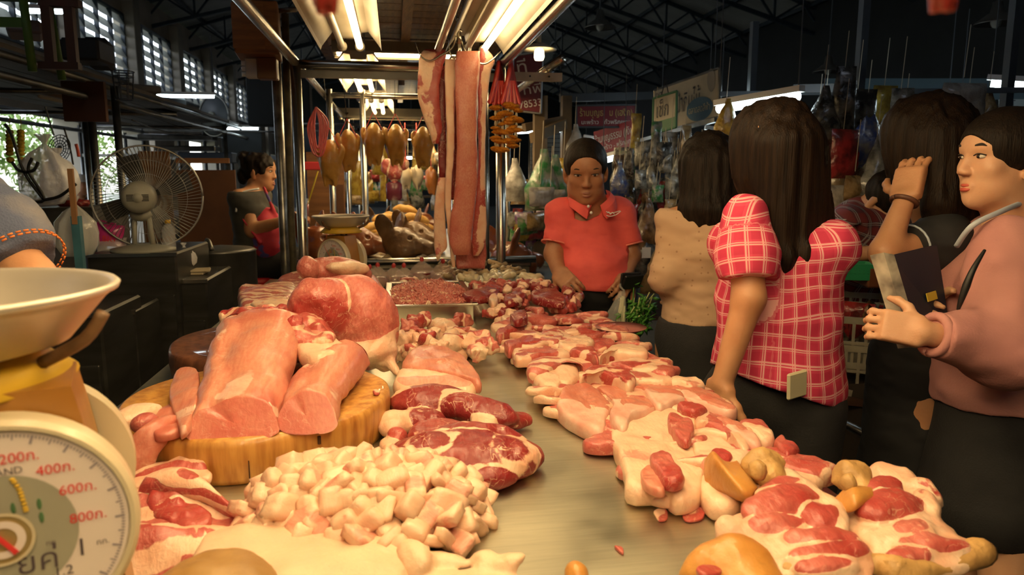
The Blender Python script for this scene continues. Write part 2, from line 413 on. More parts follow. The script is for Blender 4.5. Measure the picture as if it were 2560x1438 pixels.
for (xa, xb) in ((-5.6, RID[0]), (RID[0], 9.2)):
    n = 60; xs = [xa, xb]
    ys = np.linspace(-6, 34.2, 161); v = []; f = []
    for i, y in enumerate(ys):
        dz = .03*(i % 2)
        for x in xs: v.append((x, y, rz(x)+dz))
        for x in xs: v.append((x, y, rz(x)+dz+.04))
    for i in range(len(ys)-1):
        a = i*4; f += [(a, a+4, a+5, a+1), (a+2, a+3, a+7, a+6)]
    f += [(0, 1, 3, 2)]
    rf.add(v, f)
struct('roof', rf, roofsheet)
# roof trusses: chords and webs
tr0 = None
for k, y in enumerate(np.arange(2.5, 33, 2.9)):
    if tr0 is None:
        tr0 = empty('roof_truss', loc=(0, float(y), 0)); tr0['kind'] = 'structure'
        xs = np.linspace(-5.3, 8.8, 25)
        low = lambda x: rz(x)-.55-.25*math.cos((x-1.6)/7*1.57)
        for nm, g in (('top_chord', lambda x: rz(x)-.06), ('bottom_chord', low)):
            b = MB()
            for a, c in zip(xs[:-1:2], xs[2::2]):
                p, q = V3(a, y, g(a)), V3(c, y, g(c)); d = q-p; ang = -math.atan2(d[2], d[0]); b.box((p+q)/2, (np.linalg.norm(d)/2+.02, .04, .035), roty(ang))
            b.build(nm, bluesteel, tr0)
        for i in range(24):
            a, c = xs[i], xs[i+1]; up_ = i % 2 == 0
            p = V3(a, y, low(a) if up_ else rz(a)-.06); q = V3(c, y, rz(c)-.06 if up_ else low(c))
            d = q-p; MB().box((p+q)/2, (np.linalg.norm(d)/2, .02, .02), roty(-math.atan2(d[2], d[0]))).build('strut', bluesteel, tr0)
            if up_: MB().box((a, y, (low(a)+rz(a))/2), (.02, .02, (rz(a)-low(a))/2)).build('strut', bluesteel, tr0)
    else:
        t = dup(tr0); t.location = (0, float(y), 0)
pur0 = None
for x in np.linspace(-4.6, 8.4, 14):
    o = MB().box((x, 14, rz(x)-.04), (.03, 20, .04)).build('beam', bluesteel); o['kind'] = 'structure'
# daylight side: trees behind the openings
leafm = M('tree leaves', (.14, .27, .05), .6, col2=(.28, .38, .1), nscale=3)
bark = M('bark', (.16, .12, .08), .9)
for i, (x, y, r, lab) in enumerate(((-9, 13.2, 2.0, 'leafy green tree outside the nearest wall opening'), (-9.5, 18.5, 2.1, 'leafy green tree outside the second wall opening'),
                               (-10, 25, 2.2, 'leafy tree outside the farthest wall opening'))):
    t = empty('tree', lab, 'tree', 'trees outside the hall', (x, y, -.25))
    MB().tube([(x, y, -.25), (x+.1, y, 1), (x, y+.1, 2.6)], [.14, .11, .08], 8).build('trunk', bark, t, True)
    g = np.random.default_rng(i); n = 2600; d = g.normal(size=(n, 3)); d /= np.linalg.norm(d, axis=1)[:, None]
    c = A_([x, y, 2.3])+d*(r*g.random((n, 1))**.4)*A_([1, 1, .85]); a1 = g.normal(size=(n, 3)); a1 /= np.linalg.norm(a1, axis=1)[:, None]; a2 = np.cross(a1, d); L = .1
    v = np.stack([c-a1*L, c+a2*L*.5, c+a1*L, c-a2*L*.5], 1).reshape(-1, 3); f = np.arange(4*n).reshape(n, 4)
    o = mk('foliage', v, f, leafm, t, False); o['kind'] = 'stuff'
# ------------------------------------------------------------------ meat counter
TZ = .92; TX0, TX1, TY0, TY1 = -.62, .69, .42, 3.64
def counter_steel():
    m, N, L, B = newmat('brushed counter steel'); tc = N.new('ShaderNodeTexCoord'); mp = N.new('ShaderNodeMapping'); mp.inputs['Scale'].default_value = (3, 40, 3); L.new(tc.outputs['Object'], mp.inputs[0])
    n = N.new('ShaderNodeTexNoise'); n.inputs['Scale'].default_value = 4; n.inputs['Detail'].default_value = 6; L.new(mp.outputs[0], n.inputs[0])
    n2 = N.new('ShaderNodeTexNoise'); n2.inputs['Scale'].default_value = 7; n2.inputs['Detail'].default_value = 4; L.new(tc.outputs['Object'], n2.inputs[0])
    r = N.new('ShaderNodeMapRange'); r.inputs[1].default_value = .35; r.inputs[2].default_value = .7; r.inputs[3].default_value = .34; r.inputs[4].default_value = .52; L.new(n2.outputs[0], r.inputs[0]); L.new(r.outputs[0], B.inputs['Roughness'])
    c = N.new('ShaderNodeMix'); c.data_type = 'RGBA'; c.inputs[6].default_value = (.42, .41, .32, 1); c.inputs[7].default_value = (.64, .61, .48, 1); L.new(n.outputs[0], c.inputs[0]); L.new(c.outputs[2], B.inputs['Base Color'])
    B.inputs['Metallic'].default_value = 1
    bp = N.new('ShaderNodeBump'); bp.inputs['Strength'].default_value = .05; bp.inputs['Distance'].default_value = .001; L.new(n.outputs[0], bp.inputs['Height']); L.new(bp.outputs[0], B.inputs['Normal']); return m
topsteel = counter_steel()
ct = empty('meat_counter', 'long stainless steel counter covered with raw pork', 'counter', loc=((TX0+TX1)/2, 2, 0))
b = MB().box(((TX0+TX1)/2, (TY0+TY1)/2, TZ-.02), ((TX1-TX0)/2, (TY1-TY0)/2, .02), bev=.008); b.build('counter_top', topsteel, ct)
b = MB().box((TX1-.012, (TY0+TY1)/2, TZ-.07), (.01, (TY1-TY0)/2, .05)); b.box((TX0+.012, (TY0+TY1)/2, TZ-.07), (.01, (TY1-TY0)/2, .05)); b.build('apron', steel_dk, ct)
for x in (TX0+.06, TX1-.06):
    for y in (TY0+.08, 2.0, TY1-.1): MB().tube([(x, y, 0), (x, y, TZ-.04)], .022, 12).build('leg', steel_dk, ct, True)
MB().box((.03, 2, .25), (.58, 1.5, .012)).build('undershelf', steel_dk, ct)
# ------------------------------------------------------------------ stall frame of stainless pipe with a plank canopy
wood = M('old canopy wood', (.16, .075, .028), .55, col2=(.07, .032, .014), nscale=3, stretch=(12, 2, 2), bump=.3, coat=.2)
sf = empty('stall_frame', 'stainless pipe frame with plank canopy over the meat counter', 'stall frame', loc=(0, 2, 0))
PLX, PRX, PY, RZ_ = -.45, .535, 3.66, 1.955
for (x, y, r) in ((PLX, PY, .025), (PRX, PY, .025), (PLX, -.6, .025), (PRX, -.6, .025)):
    MB().tube([(x, y, 0), (x, y, RZ_)], r, 20).build('post', steel, sf, True)
for x in (PLX, PRX, .2): MB().tube([(x, -.6, RZ_), (x, PY, RZ_)], .022 if x != .2 else .016, 20).build('rail', steel, sf, True)
MB().tube([(PLX, PY, RZ_-.01), (PRX, PY, RZ_-.01)], .022, 20).build('rail', steel, sf, True)
MB().box((.04, PY+.03, RZ_-.05), (.5, .012, .018)).build('rail', steel_dk, sf)
for i, y in enumerate(np.arange(-.4, 3.7, .16)):
    MB().box((.03, y, 2.42+.006*(i % 3)), (.62, .074, .012)).build('plank', wood, sf)
for x in (-.52, -.02, .58): MB().box((x, 1.6, 2.385), (.03, 2.1, .025)).build('joist', wood, sf)
for y in (2.2, 2.95, 3.6): MB().box((.03, y, 2.34), (.62, .03, .03)).build('crossbeam', wood, sf)
# second, grimier pair of posts just behind, and the slotted hook rail
hf = empty('back_frame', 'second pipe frame of worn posts right behind the first', 'stall frame', loc=(0, 3.9, 0))
for x in (-.565, .475): MB().tube([(x, 3.84, 0), (x, 3.84, 2.2)], .024, 18).build('post', M('scuffed pipe', (.42, .42, .40), .35, .9, col2=(.15, .14, .13), nscale=14) if x < 0 else steel, hf, True)
MB().tube([(-.515, 3.80, 0), (-.52, 3.79, 1.2), (-.505, 3.8, 2.2)], .018, 10).build('cable_conduit', M('grimy conduit', (.05, .04, .025), .6, col2=(.12, .1, .05), nscale=20), hf, True)
hr = empty('hook_rail', 'cream slotted angle rail carrying hooks above the counter', 'rail', loc=(.25, 3.75, 1.9))
slot = M('cream slotted angle', (.55, .45, .28), .5, col2=(.4, .32, .2), nscale=10)
MB().box((.25, 3.75, 1.925), (.62, .003, .02)).box((.25, 3.765, 1.906), (.62, .015, .003)).build('angle', slot, hr)
for x in np.linspace(-.3, .8, 12): MB().tube([(x, 3.746, 1.925), (x, 3.743, 1.925)], .005, 8).build('hole', black, hr)
# fluorescent fixtures
tubem = emit('warm fluorescent tube', LAMP, 16); tubehot = emit('warm fluorescent tube, new', LAMP, 46); tubefar = emit('warm fluorescent tube, far stalls', LAMP, 34); tubeoff = M('unlit glass tube', (.72, .68, .58), .3)  # hot tubes boosted so the lamps out of view carry most of the light
refl = M('aged cream reflector', (.36, .32, .24), .4, col2=(.26, .22, .15), nscale=5)
sockm = M('lamp socket', (.35, .32, .24), .5)
def fixture(loc, length=1.22, axis='y', label='', first=[None], m=tubem, group='warm twin-tube lamps', one=True):
    t = empty('fluorescent_fixture', label, 'light fixture', group, loc=loc); x, y, z = loc
    prof = [(-.13, -.045), (-.125, -.03), (-.075, .035), (-.045, .03), (-.04, .005), (.04, .005), (.045, .03), (.075, .035), (.125, -.03), (.13, -.045), (.128, -.03), (.08, .045), (-.08, .045), (-.128, -.03)]
    L = length/2; P = lambda a, h, l: (x+a, y+l, z+h) if axis == 'y' else (x+l, y+a, z+h)
    v, f = loftv([[P(a, h, l) for a, h in prof] for l in (-L, L)], cap=True)
    mk('reflector', v, f, refl, t, False)
    for s in (-.038, .038):
        MB().tube([P(s, -.03, -L+.03), P(s, -.03, L-.03)], .0135, 14).build('tube', tubeoff if (one and s < 0) else m, t, True)
        for e in (-L+.015, L-.015): MB().tube([P(s, -.03, e-.012), P(s, -.03, e+.012)], .021, 14).build('socket', sockm, t, True)
    for l in (-L*.8, L*.8): MB().tube([P(0, .04, l), P(0, .43, l)], .003, 6).build('hanger', steel_dk, t)
    return t
fixture((-.17, 2.72, 2.005), label='twin-tube lamp over the chopping blocks, at the end near the posts')
fixture((.37, 2.72, 2.005), label='twin-tube lamp above the hanging pork, over the outer edge of the counter')
fixture((-.17, 1.15, 2.02), label='twin-tube lamp high over the front of the counter, chopping block side', m=tubehot, one=False)
fixture((-.17, -.2, 2.02), label='twin-tube lamp over the near end of the counter, scale side', m=tubehot, one=False)
fixture((.37, -.2, 2.02), label='twin-tube lamp over the near end of the counter, aisle side', m=tubehot, one=False)
fixture((.37, 1.15, 2.02), label='twin-tube lamp high over the front of the counter, shopper side', m=tubehot, one=False)
# ------------------------------------------------------------------ meat
FAT1, FAT2 = (.79, .56, .40), (.75, .42, .28)
pork = meatmat('raw pork', (.58, .20, .16), (.36, .045, .04), FAT1, FAT2, vein=.45, marb=35, thin=.02)
beefy = meatmat('dark red raw pork', (.42, .075, .06), (.21, .016, .018), FAT1, FAT2, vein=.75, marb=26, thin=.022)
loinm = meatmat('pale loin', (.60, .26, .175), (.46, .10, .075), (.76, .52, .41), (.68, .34, .26), vein=.35, rough=.4, marb=30, thin=.015, bump=.22)
fatm = meatmat('pork fat', (.70, .35, .26), (.6, .2, .14), (.81, .57, .40), (.77, .47, .32), vein=.2, rough=.42, bump=.35)
skinm = M('pale pork skin', (.80, .58, .40), .42, col2=(.74, .48, .33), nscale=9, bump=.25, bscale=90, sss=.15)
yskin = M('scalded yellow skin', (.58, .29, .07), .4, col2=(.44, .18, .035), nscale=9, bump=.3, bscale=60, sss=.1, coat=.2)
def world_outline(px, z, n):
    P = A_([onz(u, v, z) for u, v in px]); S = spline(P, 10, True)
    d = np.r_[0, np.cumsum(np.linalg.norm(np.diff(np.vstack([S, S[:1]]), axis=0), axis=1))]; t = np.linspace(0, d[-1], n, endpoint=False)
    S2 = np.vstack([S, S[:1]]); return np.column_stack([np.interp(t, d, S2[:, k]) for k in range(3)])
def chop(a, w=.5, rim=.86, red=.5):
    return lambda s, th, P, h: (np.maximum(sstep(w-.1, w+.1, s*np.cos(th-a)), sstep(rim-.06, rim+.04, s)*.8+.0), red+0*s)
def fatty(amount=.6, sc=16, red=.5, seed=0): return lambda s, th, P, h: (np.clip(amount+.75*fbm(P, sc, seed, 2), 0, 1), red+0*s)
def redm(red=.7, fat=.22, sc=20, seed=0): return lambda s, th, P, h: (np.clip(fat+.45*fbm(P, sc, seed, 2), 0, 1), red+.3*vnoise(P, 14, seed))
def layers(dirn, period=.03, red=.5, seed=0):
    d = nrm(A_([*dirn, 0]))
    return lambda s, th, P, h: (np.clip(.55+.55*np.sin((P@d+.012*fbm(P, 20, seed))*2*math.pi/period), 0, 1), red+0*s)
def slab_mesh(S, zb, th, style, n=64, rings=10, crown=.12, lump=.005, tilt=(0, 0), seed=0, drape=None, edge=None, lsc=22):
    c = S.mean(0); R = np.linalg.norm(S[:, :2]-c[:2], axis=1).mean(); e = edge or min(.5, .42*th/R)
    s0 = 1-e; par = [(s0*i/rings, 1+crown*(1-(i/rings)**2)) for i in range(1, rings+1)]
    for k in range(1, 8): ph = math.pi*k/7; par.append((s0+e*math.sin(ph) if ph < math.pi/2 else 1-.25*e*(1-math.sin(ph)), .5+.5*math.cos(ph)))
    rel = S[:, :2]-c[:2]; ang = np.arctan2(rel[:, 1], rel[:, 0]); V = [np.r_[c[:2], zb+th*(1+crown)]]; ss = [0.]; tt = [0.]; hh = [1.]
    for s, h in par:
        V += list(np.column_stack([c[0]+rel[:, 0]*s, c[1]+rel[:, 1]*s, np.full(n, zb+th*h)])); ss += [s]*n; tt += list(ang); hh += [h]*n
    V = A_(V); ss = A_(ss); tt = A_(tt); hh = A_(hh); off = np.clip(hh, 0, 1)
    q = V.copy(); V[:, 2] += off*lump*fbm(q, lsc, seed, 3); V[:, :2] += (ss**2)[:, None]*.35*lump*np.column_stack([fbm(q, 40, seed+5, 2), fbm(q, 40, seed+9, 2)])
    V[:, 2] += (V[:, 0]-c[0])*tilt[0]+(V[:, 1]-c[1])*tilt[1]
    if drape: V[:, 2] += drape(V)
    m = len(par); f = [(0, 1+k, 1+(k+1) % n) for k in range(n)]
    for i in range(m-1):
        a = 1+i*n; f += [(a+k, a+n+k, a+n+(k+1) % n, a+(k+1) % n) for k in range(n)]
    f.append(tuple(1+(m-1)*n+k for k in range(n))[::-1])
    fat, red = style(ss, tt, q, hh); return V, f, fat, red
def slab(name, px, zb, th, style, label, cat='meat', group=None, m=None, ref=.6, n=64, parent=None, **k):
    S = world_outline(px, zb+th*ref, n); V, f, fat, red = slab_mesh(S, zb, th, style, n, **k)
    return mk(name, V, f, m or pork, parent, True, {'fat': fat, 'red': red}, label, None if parent is not None else cat, group)
class Blob:
    """several soft lumps grown together into one piece, each with its own fat and redness"""
    def __init__(s): s.s = SDF(); s.c = []
    def e(s, c, r, R=None, fat=0., red=.5, k=.012): s.s.ell(c, r, R, k); s.c.append((A_(c, float), A_(r, float), np.eye(3) if R is None else np.asarray(R), fat, red)); return s
    def el(s, p, q, w, h, fat=0., red=.5, k=.012, ext=1.0):
        p, q = A_(p, float), A_(q, float); d = q-p; L = np.linalg.norm(d); x = d/L; y = nrm(np.cross([0, 0, 1], x)); R = np.column_stack([x, y, np.cross(x, y)])
        return s.e((p+q)/2, (L/2*ext, w, h), R, fat, red, k)
    def bx(s, c, h, R, fat=0., red=.5, rd=.005, k=.006): s.s.box(c, h, R, rd, k); s.c.append((A_(c, float), A_(h, float)+rd*1.6, np.asarray(R), fat, red)); return s
    def build(s, name, vox=.005, lump=.003, m=None, label=None, cat='meat', group=None, seed=0, fn=None, parent=None, lsc=30):
        v, f = s.s.surf(vox, lambda p: lump*fbm(p, lsc, seed, 3)); D = []
        for c, r, R, fa, re in s.c: q = (v-c)@R/r; k0 = np.linalg.norm(q, axis=1); D.append((k0-1)*r.min())
        D = A_(D).T; wt = np.exp(-(D-D.min(1)[:, None])/.004); wt /= wt.sum(1)[:, None]
        fat = wt@A_([c[3] for c in s.c]); ws_ = np.sort(wt, 1); fat = fat+(.6*np.clip(1-1.6*(ws_[:, -1]-ws_[:, -2]), 0, 1) if wt.shape[1] > 3 else 0); red = wt@A_([c[4] for c in s.c])+.25*vnoise(v, 16, seed)
        fat = fat+.25*fbm(v, 22, seed+3, 2)
        if fn: fat, red = fn(v, fat, red)
        return mk(name, v, f, m or pork, parent, True, {'fat': fat, 'red': red}, label, None if parent is not None else cat, group)
def loft_meat(name, secs, m, label, flat=.35, n=44, lump=.004, cutf=(0., .6), body=None, groove=0., seed=0, cat='meat', group=None, cuts=(True, True), pw=.75, parent=None):
    """secs: (centre, half-width vector, height vector)"""
    a = np.linspace(0, 2*math.pi, n, endpoint=False); ca = np.sign(np.cos(a))*np.abs(np.cos(a))**pw; sa = np.sin(a); sa = np.where(sa < 0, sa*flat, sa)
    C = spline(A_([s[0] for s in secs]), 6); W = spline(A_([s[1] for s in secs]), 6); H = spline(A_([s[2] for s in secs]), 6)
    rings = []; fat = []; red = []; tag_ = []
    def ring(i, sc): return C[i]+H[i]*.25*(1-sc)+sc*(ca[:, None]*W[i]+sa[:, None]*H[i])
    seq = [(0, s, 1) for s in (.03, .3, .6, .85, .97)]+[(i, 1., 0) for i in range(len(C))]+[(len(C)-1, s, 2) for s in (.97, .85, .6, .3, .03)]
    for i, s, kind in seq: rings.append(ring(i, s)); tag_ += [kind]*n
    v, f = loftv(rings, True); tag_ = A_(tag_); bod = tag_ == 0; q = v.copy()
    nz = fbm(q, 18, seed, 3)*lump+fbm(q, 60, seed+2, 2)*lump*.3; ctr = np.repeat(A_([r.mean(0) for r in rings]), n, 0); d = q-ctr; d /= np.linalg.norm(d, axis=1)[:, None]+1e-9
    v = v+d*(nz*np.where(bod, 1, .15))[:, None]
    if groove: aa = np.tile(a, len(rings)); v[:, 2] -= groove*np.exp(-((aa-1.9+.15*np.sin(q[:, 1]*30))/.22)**2)*np.where(bod, 1, .5)
    fat, red = body(q) if body else (np.full(len(q), .25)+.4*fbm(q, 20, seed, 2), np.full(len(q), .4))
    for kk, use in ((1, cuts[0]), (2, cuts[1])):
        if use: fat = np.where(tag_ == kk, cutf[0], fat); red = np.where(tag_ == kk, cutf[1], red)
    o = mk(name, v, f, m, parent, True, {'fat': fat, 'red': red}, label, None if parent is not None else cat, group)
    o.data.set_sharp_from_angle(angle=.9); return o
# --- chopping blocks
def blockwood(name, c1, c2):
    m, N, L, B = newmat(name); tc = N.new('ShaderNodeTexCoord'); mp = N.new('ShaderNodeMapping'); mp.inputs['Scale'].default_value = (10, 10, 1.2); L.new(tc.outputs['Object'], mp.inputs[0])
    n = N.new('ShaderNodeTexNoise'); n.inputs['Scale'].default_value = 6; n.inputs['Detail'].default_value = 6; L.new(mp.outputs[0], n.inputs[0])
    r = N.new('ShaderNodeValToRGB'); r.color_ramp.elements[0].color = (*c2, 1); r.color_ramp.elements[1].color = (*c1, 1); r.color_ramp.elements[0].position = .32; r.color_ramp.elements[1].position = .62
    L.new(n.outputs[0], r.inputs[0]); L.new(r.outputs[0], B.inputs['Base Color']); B.inputs['Roughness'].default_value = .45; B.inputs['Coat Weight'].default_value = .25
    bp = N.new('ShaderNodeBump'); bp.inputs['Strength'].default_value = .4; bp.inputs['Distance'].default_value = .004; L.new(n.outputs[0], bp.inputs['Height']); L.new(bp.outputs[0], B.inputs['Normal']); return m
bw1 = blockwood('pale block wood', (.58, .30, .07), (.34, .13, .022)); bw2 = blockwood('dark block wood', (.17, .065, .03), (.075, .025, .013))
crackm = M('crack in wood', (.06, .025, .008), .9)
def block(name, c, r, z0, z1, m, label):
    t = empty(name, label, 'chopping block', loc=(c[0], c[1], z0)); n = 96; a = np.linspace(0, 2*math.pi, n, endpoint=False)
    wob = 1+.012*np.sin(3*a+1)+.008*np.sin(7*a); rings = []
    for rr, z in ((.02, z1-.006), (.5, z1-.005), (.8, z1-.002), (.965, z1), (.99, z1-.004), (1, z1-.014), (1.0, (z0+z1)/2), (.985, z0+.01), (.97, z0)): rings.append(np.column_stack([c[0]+r*rr*wob*np.cos(a), c[1]+r*rr*wob*np.sin(a), np.full(n, z)]))
    v, f = loftv(rings, True); mk('block_body', v, f, m, t, True)
    return t
bl = block('chopping_block', (-.272, 1.415), .25, TZ+.002, TZ+.08, bw1, 'pale round wooden chopping block under the pork loins')
for (u, v0, v1, wd) in ((622, 1150, 1205, .0009), (828, 1108, 1130, .0022), (556, 1140, 1150, .0008)):
    p0, p1 = ony(u, v0, 1.168), ony(u-3, v1, 1.165); d = nrm(A_([p0[0]+.272, p0[1]-1.415, 0])); q0 = A_([-.272, 1.415, 0])+d*.2515
    MB().box((q0[0], q0[1], (p0[2]+p1[2])/2), (wd, .002, (p0[2]-p1[2])/2), rotz(math.atan2(d[1], d[0])+math.pi/2)).build('crack', crackm, bl)
block('chopping_block', (-.33, 1.945), .255, TZ+.002, TZ+.075, bw2, 'dark brown round chopping block behind the pale one')
BZ = TZ+.08
# --- pork on the blocks
def S3(u0, u1, v, y, hz, lean=0):                       # section between two pixels at depth y, height hz
    a, b_ = ony(u0, v, y), ony(u1, v, y); c = (a+b_)/2; return (c, (b_-a)/2, A_([0, lean, hz]))
def S3z(u0, u1, y, z, hz, lean=0):
    a, b_ = ony(u0, 1000, y), ony(u1, 1000, y); c = (a+b_)/2; c[2] = z; w_ = (b_-a)/2; w_[2] = 0; return (c, w_, A_([0, lean, hz]))
lb = lambda sd: (lambda q: (.24+.6*fbm(q*A_([1., .3, 1.]), 24, sd, 3), .35+.5*fbm(q*A_([1., .4, 1.]), 16, sd+4, 2)))
loft_meat('pork_loin', [S3z(462, 692, 1.185, 1.008, .046, .035), S3z(474, 708, 1.25, 1.016, .052), S3z(496, 728, 1.34, 1.028, .058), S3z(522, 748, 1.45, 1.05, .06), S3z(545, 765, 1.58, 1.075, .06), S3z(560, 770, 1.68, 1.085, .035)], loinm,
          'long wide pork loin with cut face at the front of the pale block', body=lb(1), seed=1, lump=.007, groove=.014)
loft_meat('pork_loin', [S3z(688, 836, 1.195, 1.010, .048, .03), S3z(702, 852, 1.26, 1.014, .05), S3z(722, 874, 1.34, 1.02, .05), S3z(755, 905, 1.43, 1.025, .058), S3z(785, 928, 1.52, 1.03, .05)], loinm,
          'smaller pork loin beside the long wide one, with rounded cut face', body=lb(6), seed=6, lump=.006, pw=.9, groove=.006)
slab('pork_strip', [(430, 948), (462, 930), (495, 945), (500, 1000), (480, 1050), (455, 1075), (440, 1040), (424, 1000)], BZ+.012, .022, redm(.15, .15, seed=4), 'flat pale pork flap against the left side of the loin', m=loinm, tilt=(.3, .1))
slab('pork_strip', [(395, 1035), (440, 1008), (480, 1020), (478, 1062), (440, 1085), (400, 1092), (380, 1085)], BZ+.001, .016, redm(.45, .2, seed=8), 'thin pink pork trimming lying under the loin flap', m=loinm)
loft_meat('pork_strip', [(onz(420, 1060, BZ+.01), V3(.02, .02, 0), V3(0, 0, .012)), (onz(380, 1080, BZ+.012), V3(.022, .02, 0), V3(0, 0, .014)), (A_([-.395, 1.182, BZ+.004]), V3(.024, .008, 0), V3(-.006, -.008, .01)),
          (A_([-.405, 1.168, BZ-.025]), V3(.02, .006, 0), V3(-.004, -.012, 0)), (A_([-.41, 1.166, BZ-.06]), V3(.008, .003, 0), V3(-.002, -.008, 0))], loinm, 'pink pork trimming drooping over the edge of the pale block', flat=1, seed=9, cuts=(False, False), lump=.004)
bb = Blob(); bb.el(onz(285, 1060, BZ+.015), onz(400, 1020, BZ+.015), .028, .018, .85, .3); bb.el(onz(330, 1065, BZ+.02), onz(395, 1045, BZ+.02), .018, .016, .1, .4); bb.el(onz(300, 1075, BZ+.01), (-.478, 1.265, BZ-.01), .012, .01, .8, .3); bb.el((-.478, 1.262, BZ), (-.475, 1.25, BZ-.045), .012, .009, .7, .3)
bb.build('fat_trimming', .004, .003, label='fat and pork trimming hanging off the left rim of the pale block', cat='meat', seed=12)
# ham
hb = Blob(); Hc = ony(860, 800, 1.80)
def HP(u, v, y): return ony(u, v, y)
hb.e(HP(872, 790, 1.80), (.118, .10, .105), None, .12, .35, .03)
hb.e(HP(800, 770, 1.74), (.075, .07, .075), None, .1, .5, .03)
hb.e(HP(925, 840, 1.80), (.065, .07, .085), None, .3, .35, .03)
hb.e(HP(880, 880, 1.74), (.095, .05, .03), None, .9, .3, .03)
hb.e(HP(960, 880, 1.76), (.03, .03, .05), None, .85, .3, .02)
hb.el(HP(965, 890, 1.75), HP(998, 940, 1.70), .012, .012, .95, .3, .015)
hb.s.ell(HP(775, 800, 1.655), (.028, .03, .036), None, .02, 's'); hb.s.ell(HP(835, 830, 1.66), (.02, .02, .022), None, .015, 's')
def hamc(v, fat, red):
    p = (HP(800, 800, 1.68)); d = np.linalg.norm((v-p)/A_([.06, .07, .06]), axis=1); near = sstep(1.25, .7, d)
    fat = fat*(1-near)-.1*near+.0; return fat, red+.75*near
hb.build('ham', .0045, .004, label='big round pork leg joint on top of the dark block', seed=21, fn=hamc)
slab('pork_flap', [(735, 850), (770, 832), (830, 850), (865, 880), (800, 905), (750, 890)], BZ+.05, .03, fatty(.75, seed=5), 'orange tinted fat flap under the big leg joint', m=fatm)
# pieces behind the loins
rb = Blob(); rb.el(onz(575, 800, 1.06), onz(820, 850, 1.06), .075, .05, .35, .6); rb.el(onz(590, 790, 1.09), onz(740, 820, 1.10), .035, .03, .1, .75); rb.el(onz(690, 830, 1.085), onz(820, 862, 1.075), .04, .02, .55, .4, .03); rb.e(onz(585, 815, 1.05), (.03, .05, .05), None, .1, .9)
rb.build('pork_shoulder', .005, .010, label='raw pork shoulder lying across the block behind the long loin', seed=33)
slab('pork_belly', [(597, 722), (640, 716), (735, 712), (735, 745), (700, 765), (620, 768), (598, 755)], TZ+.085, .055, layers((.3, 1), .05, .4, 2), 'pork belly slab with skin behind the shoulder piece', ref=.8)
slab('fat_strip', [(625, 762), (660, 752), (700, 748), (735, 758), (725, 768), (660, 772)], TZ+.13, .02, fatty(.9), 'curled strip of white fat on the belly slab', m=fatm)
lg = Blob(); lg.el(ony(752, 672, 2.35), ony(930, 690, 2.45), .05, .05, .25, .4); lg.e(ony(770, 672, 2.33), (.035, .04, .04), None, -.1, .3); lg.el(ony(820, 668, 2.32), ony(920, 672, 2.4), .03, .022, .9, .3)
lg.build('hind_leg_joint', .005, .004, label='pork leg end sticking up behind the round joint, below the scale', seed=41)
slab('pork_piece', [(690, 725), (740, 705), (900, 705), (955, 730), (950, 790), (820, 800), (700, 760)], TZ+.001, .11, redm(.6, .4), 'mound of pork pieces hidden behind the round joint', ref=.5)
# --- pile of bones, mince tray, shoulder stack in the middle
def pieces(kind, spots, maker, label, cat, group):
    for i, sp in enumerate(spots):
        maker(kind, sp, i, label, cat, group)
g = np.random.default_rng(5)
BONE = (((1085, 815), (1130, 830), .05, .028, .9, .3, 'pale bone with knuckle end standing out of the bone pile'), ((1000, 850), (1090, 840), .03, .022, .45, .6, None), ((1030, 880), (1110, 860), .03, .022, .6, .5, None), ((1100, 870), (1170, 850), .03, .025, .7, .4, None),
        ((1150, 880), (1195, 872), .022, .02, .95, .3, None), ((1195, 880), (1228, 870), .022, .02, .1, .8, None), ((1130, 845), (1180, 835), .025, .022, .5, .7, None), ((1020, 820), (1060, 800), .03, .025, .1, .85, None), ((1130, 810), (1165, 800), .02, .018, .1, .8, None),
        ((1180, 855), (1215, 850), .012, .012, .5, .5, None), ((1000, 880), (1040, 890), .025, .02, .4, .7, None), ((1050, 850), (1090, 870), .02, .02, .8, .4, None))
for i, (p, q, w_, h, fa, re, lab) in enumerate(BONE):
    z = TZ+.02+.03*(i % 2); bo = Blob(); bo.el(onz(*p, z), onz(*q, z), w_*.8, h, fa, re, .015, 1.1); bo.bx(onz(*p, z+.006), (.016, .013, .014), rotz(i*1.3)@rotx(i), min(1, fa+.4), .3); bo.bx(onz(*q, z+.004), (.014, .012, .012), rotz(i*.7)@roty(i), min(1, fa+.2), .4); bo.bx((onz(*p, z)+onz(*q, z))/2+A_([0, 0, .014]), (.022, .009, .008), rotz(i*2.1), .1, .8)
    bo.build('pork_bone', .004, .006, m=pork, label=lab or 'meaty pork bone chunk in the pile beside the mince tray', cat='bone', group='meaty bones', seed=50+i, lsc=45)
P_ = [('pork_slice', [(1008, 905), (1040, 872), (1085, 868), (1130, 880), (1172, 912), (1200, 950), (1196, 968), (1150, 950), (1080, 935), (1012, 925)], TZ+.035, .028, redm(.25, .1, seed=3), 'smooth pink loin slab at the back of the shoulder stack', loinm),
      ('pork_slice', [(985, 955), (1015, 920), (1080, 912), (1140, 922), (1185, 958), (1180, 985), (1100, 985), (1000, 980)], TZ+.02, .035, chop(1.6, -.2, .9, .3), 'fat topped pork slab in the middle of the shoulder stack', fatm)]
for nm, px, z, th, st, lab, m_ in P_: slab(nm, px, z, th, st, lab, m=m_)
sh = Blob(); z = TZ+.035
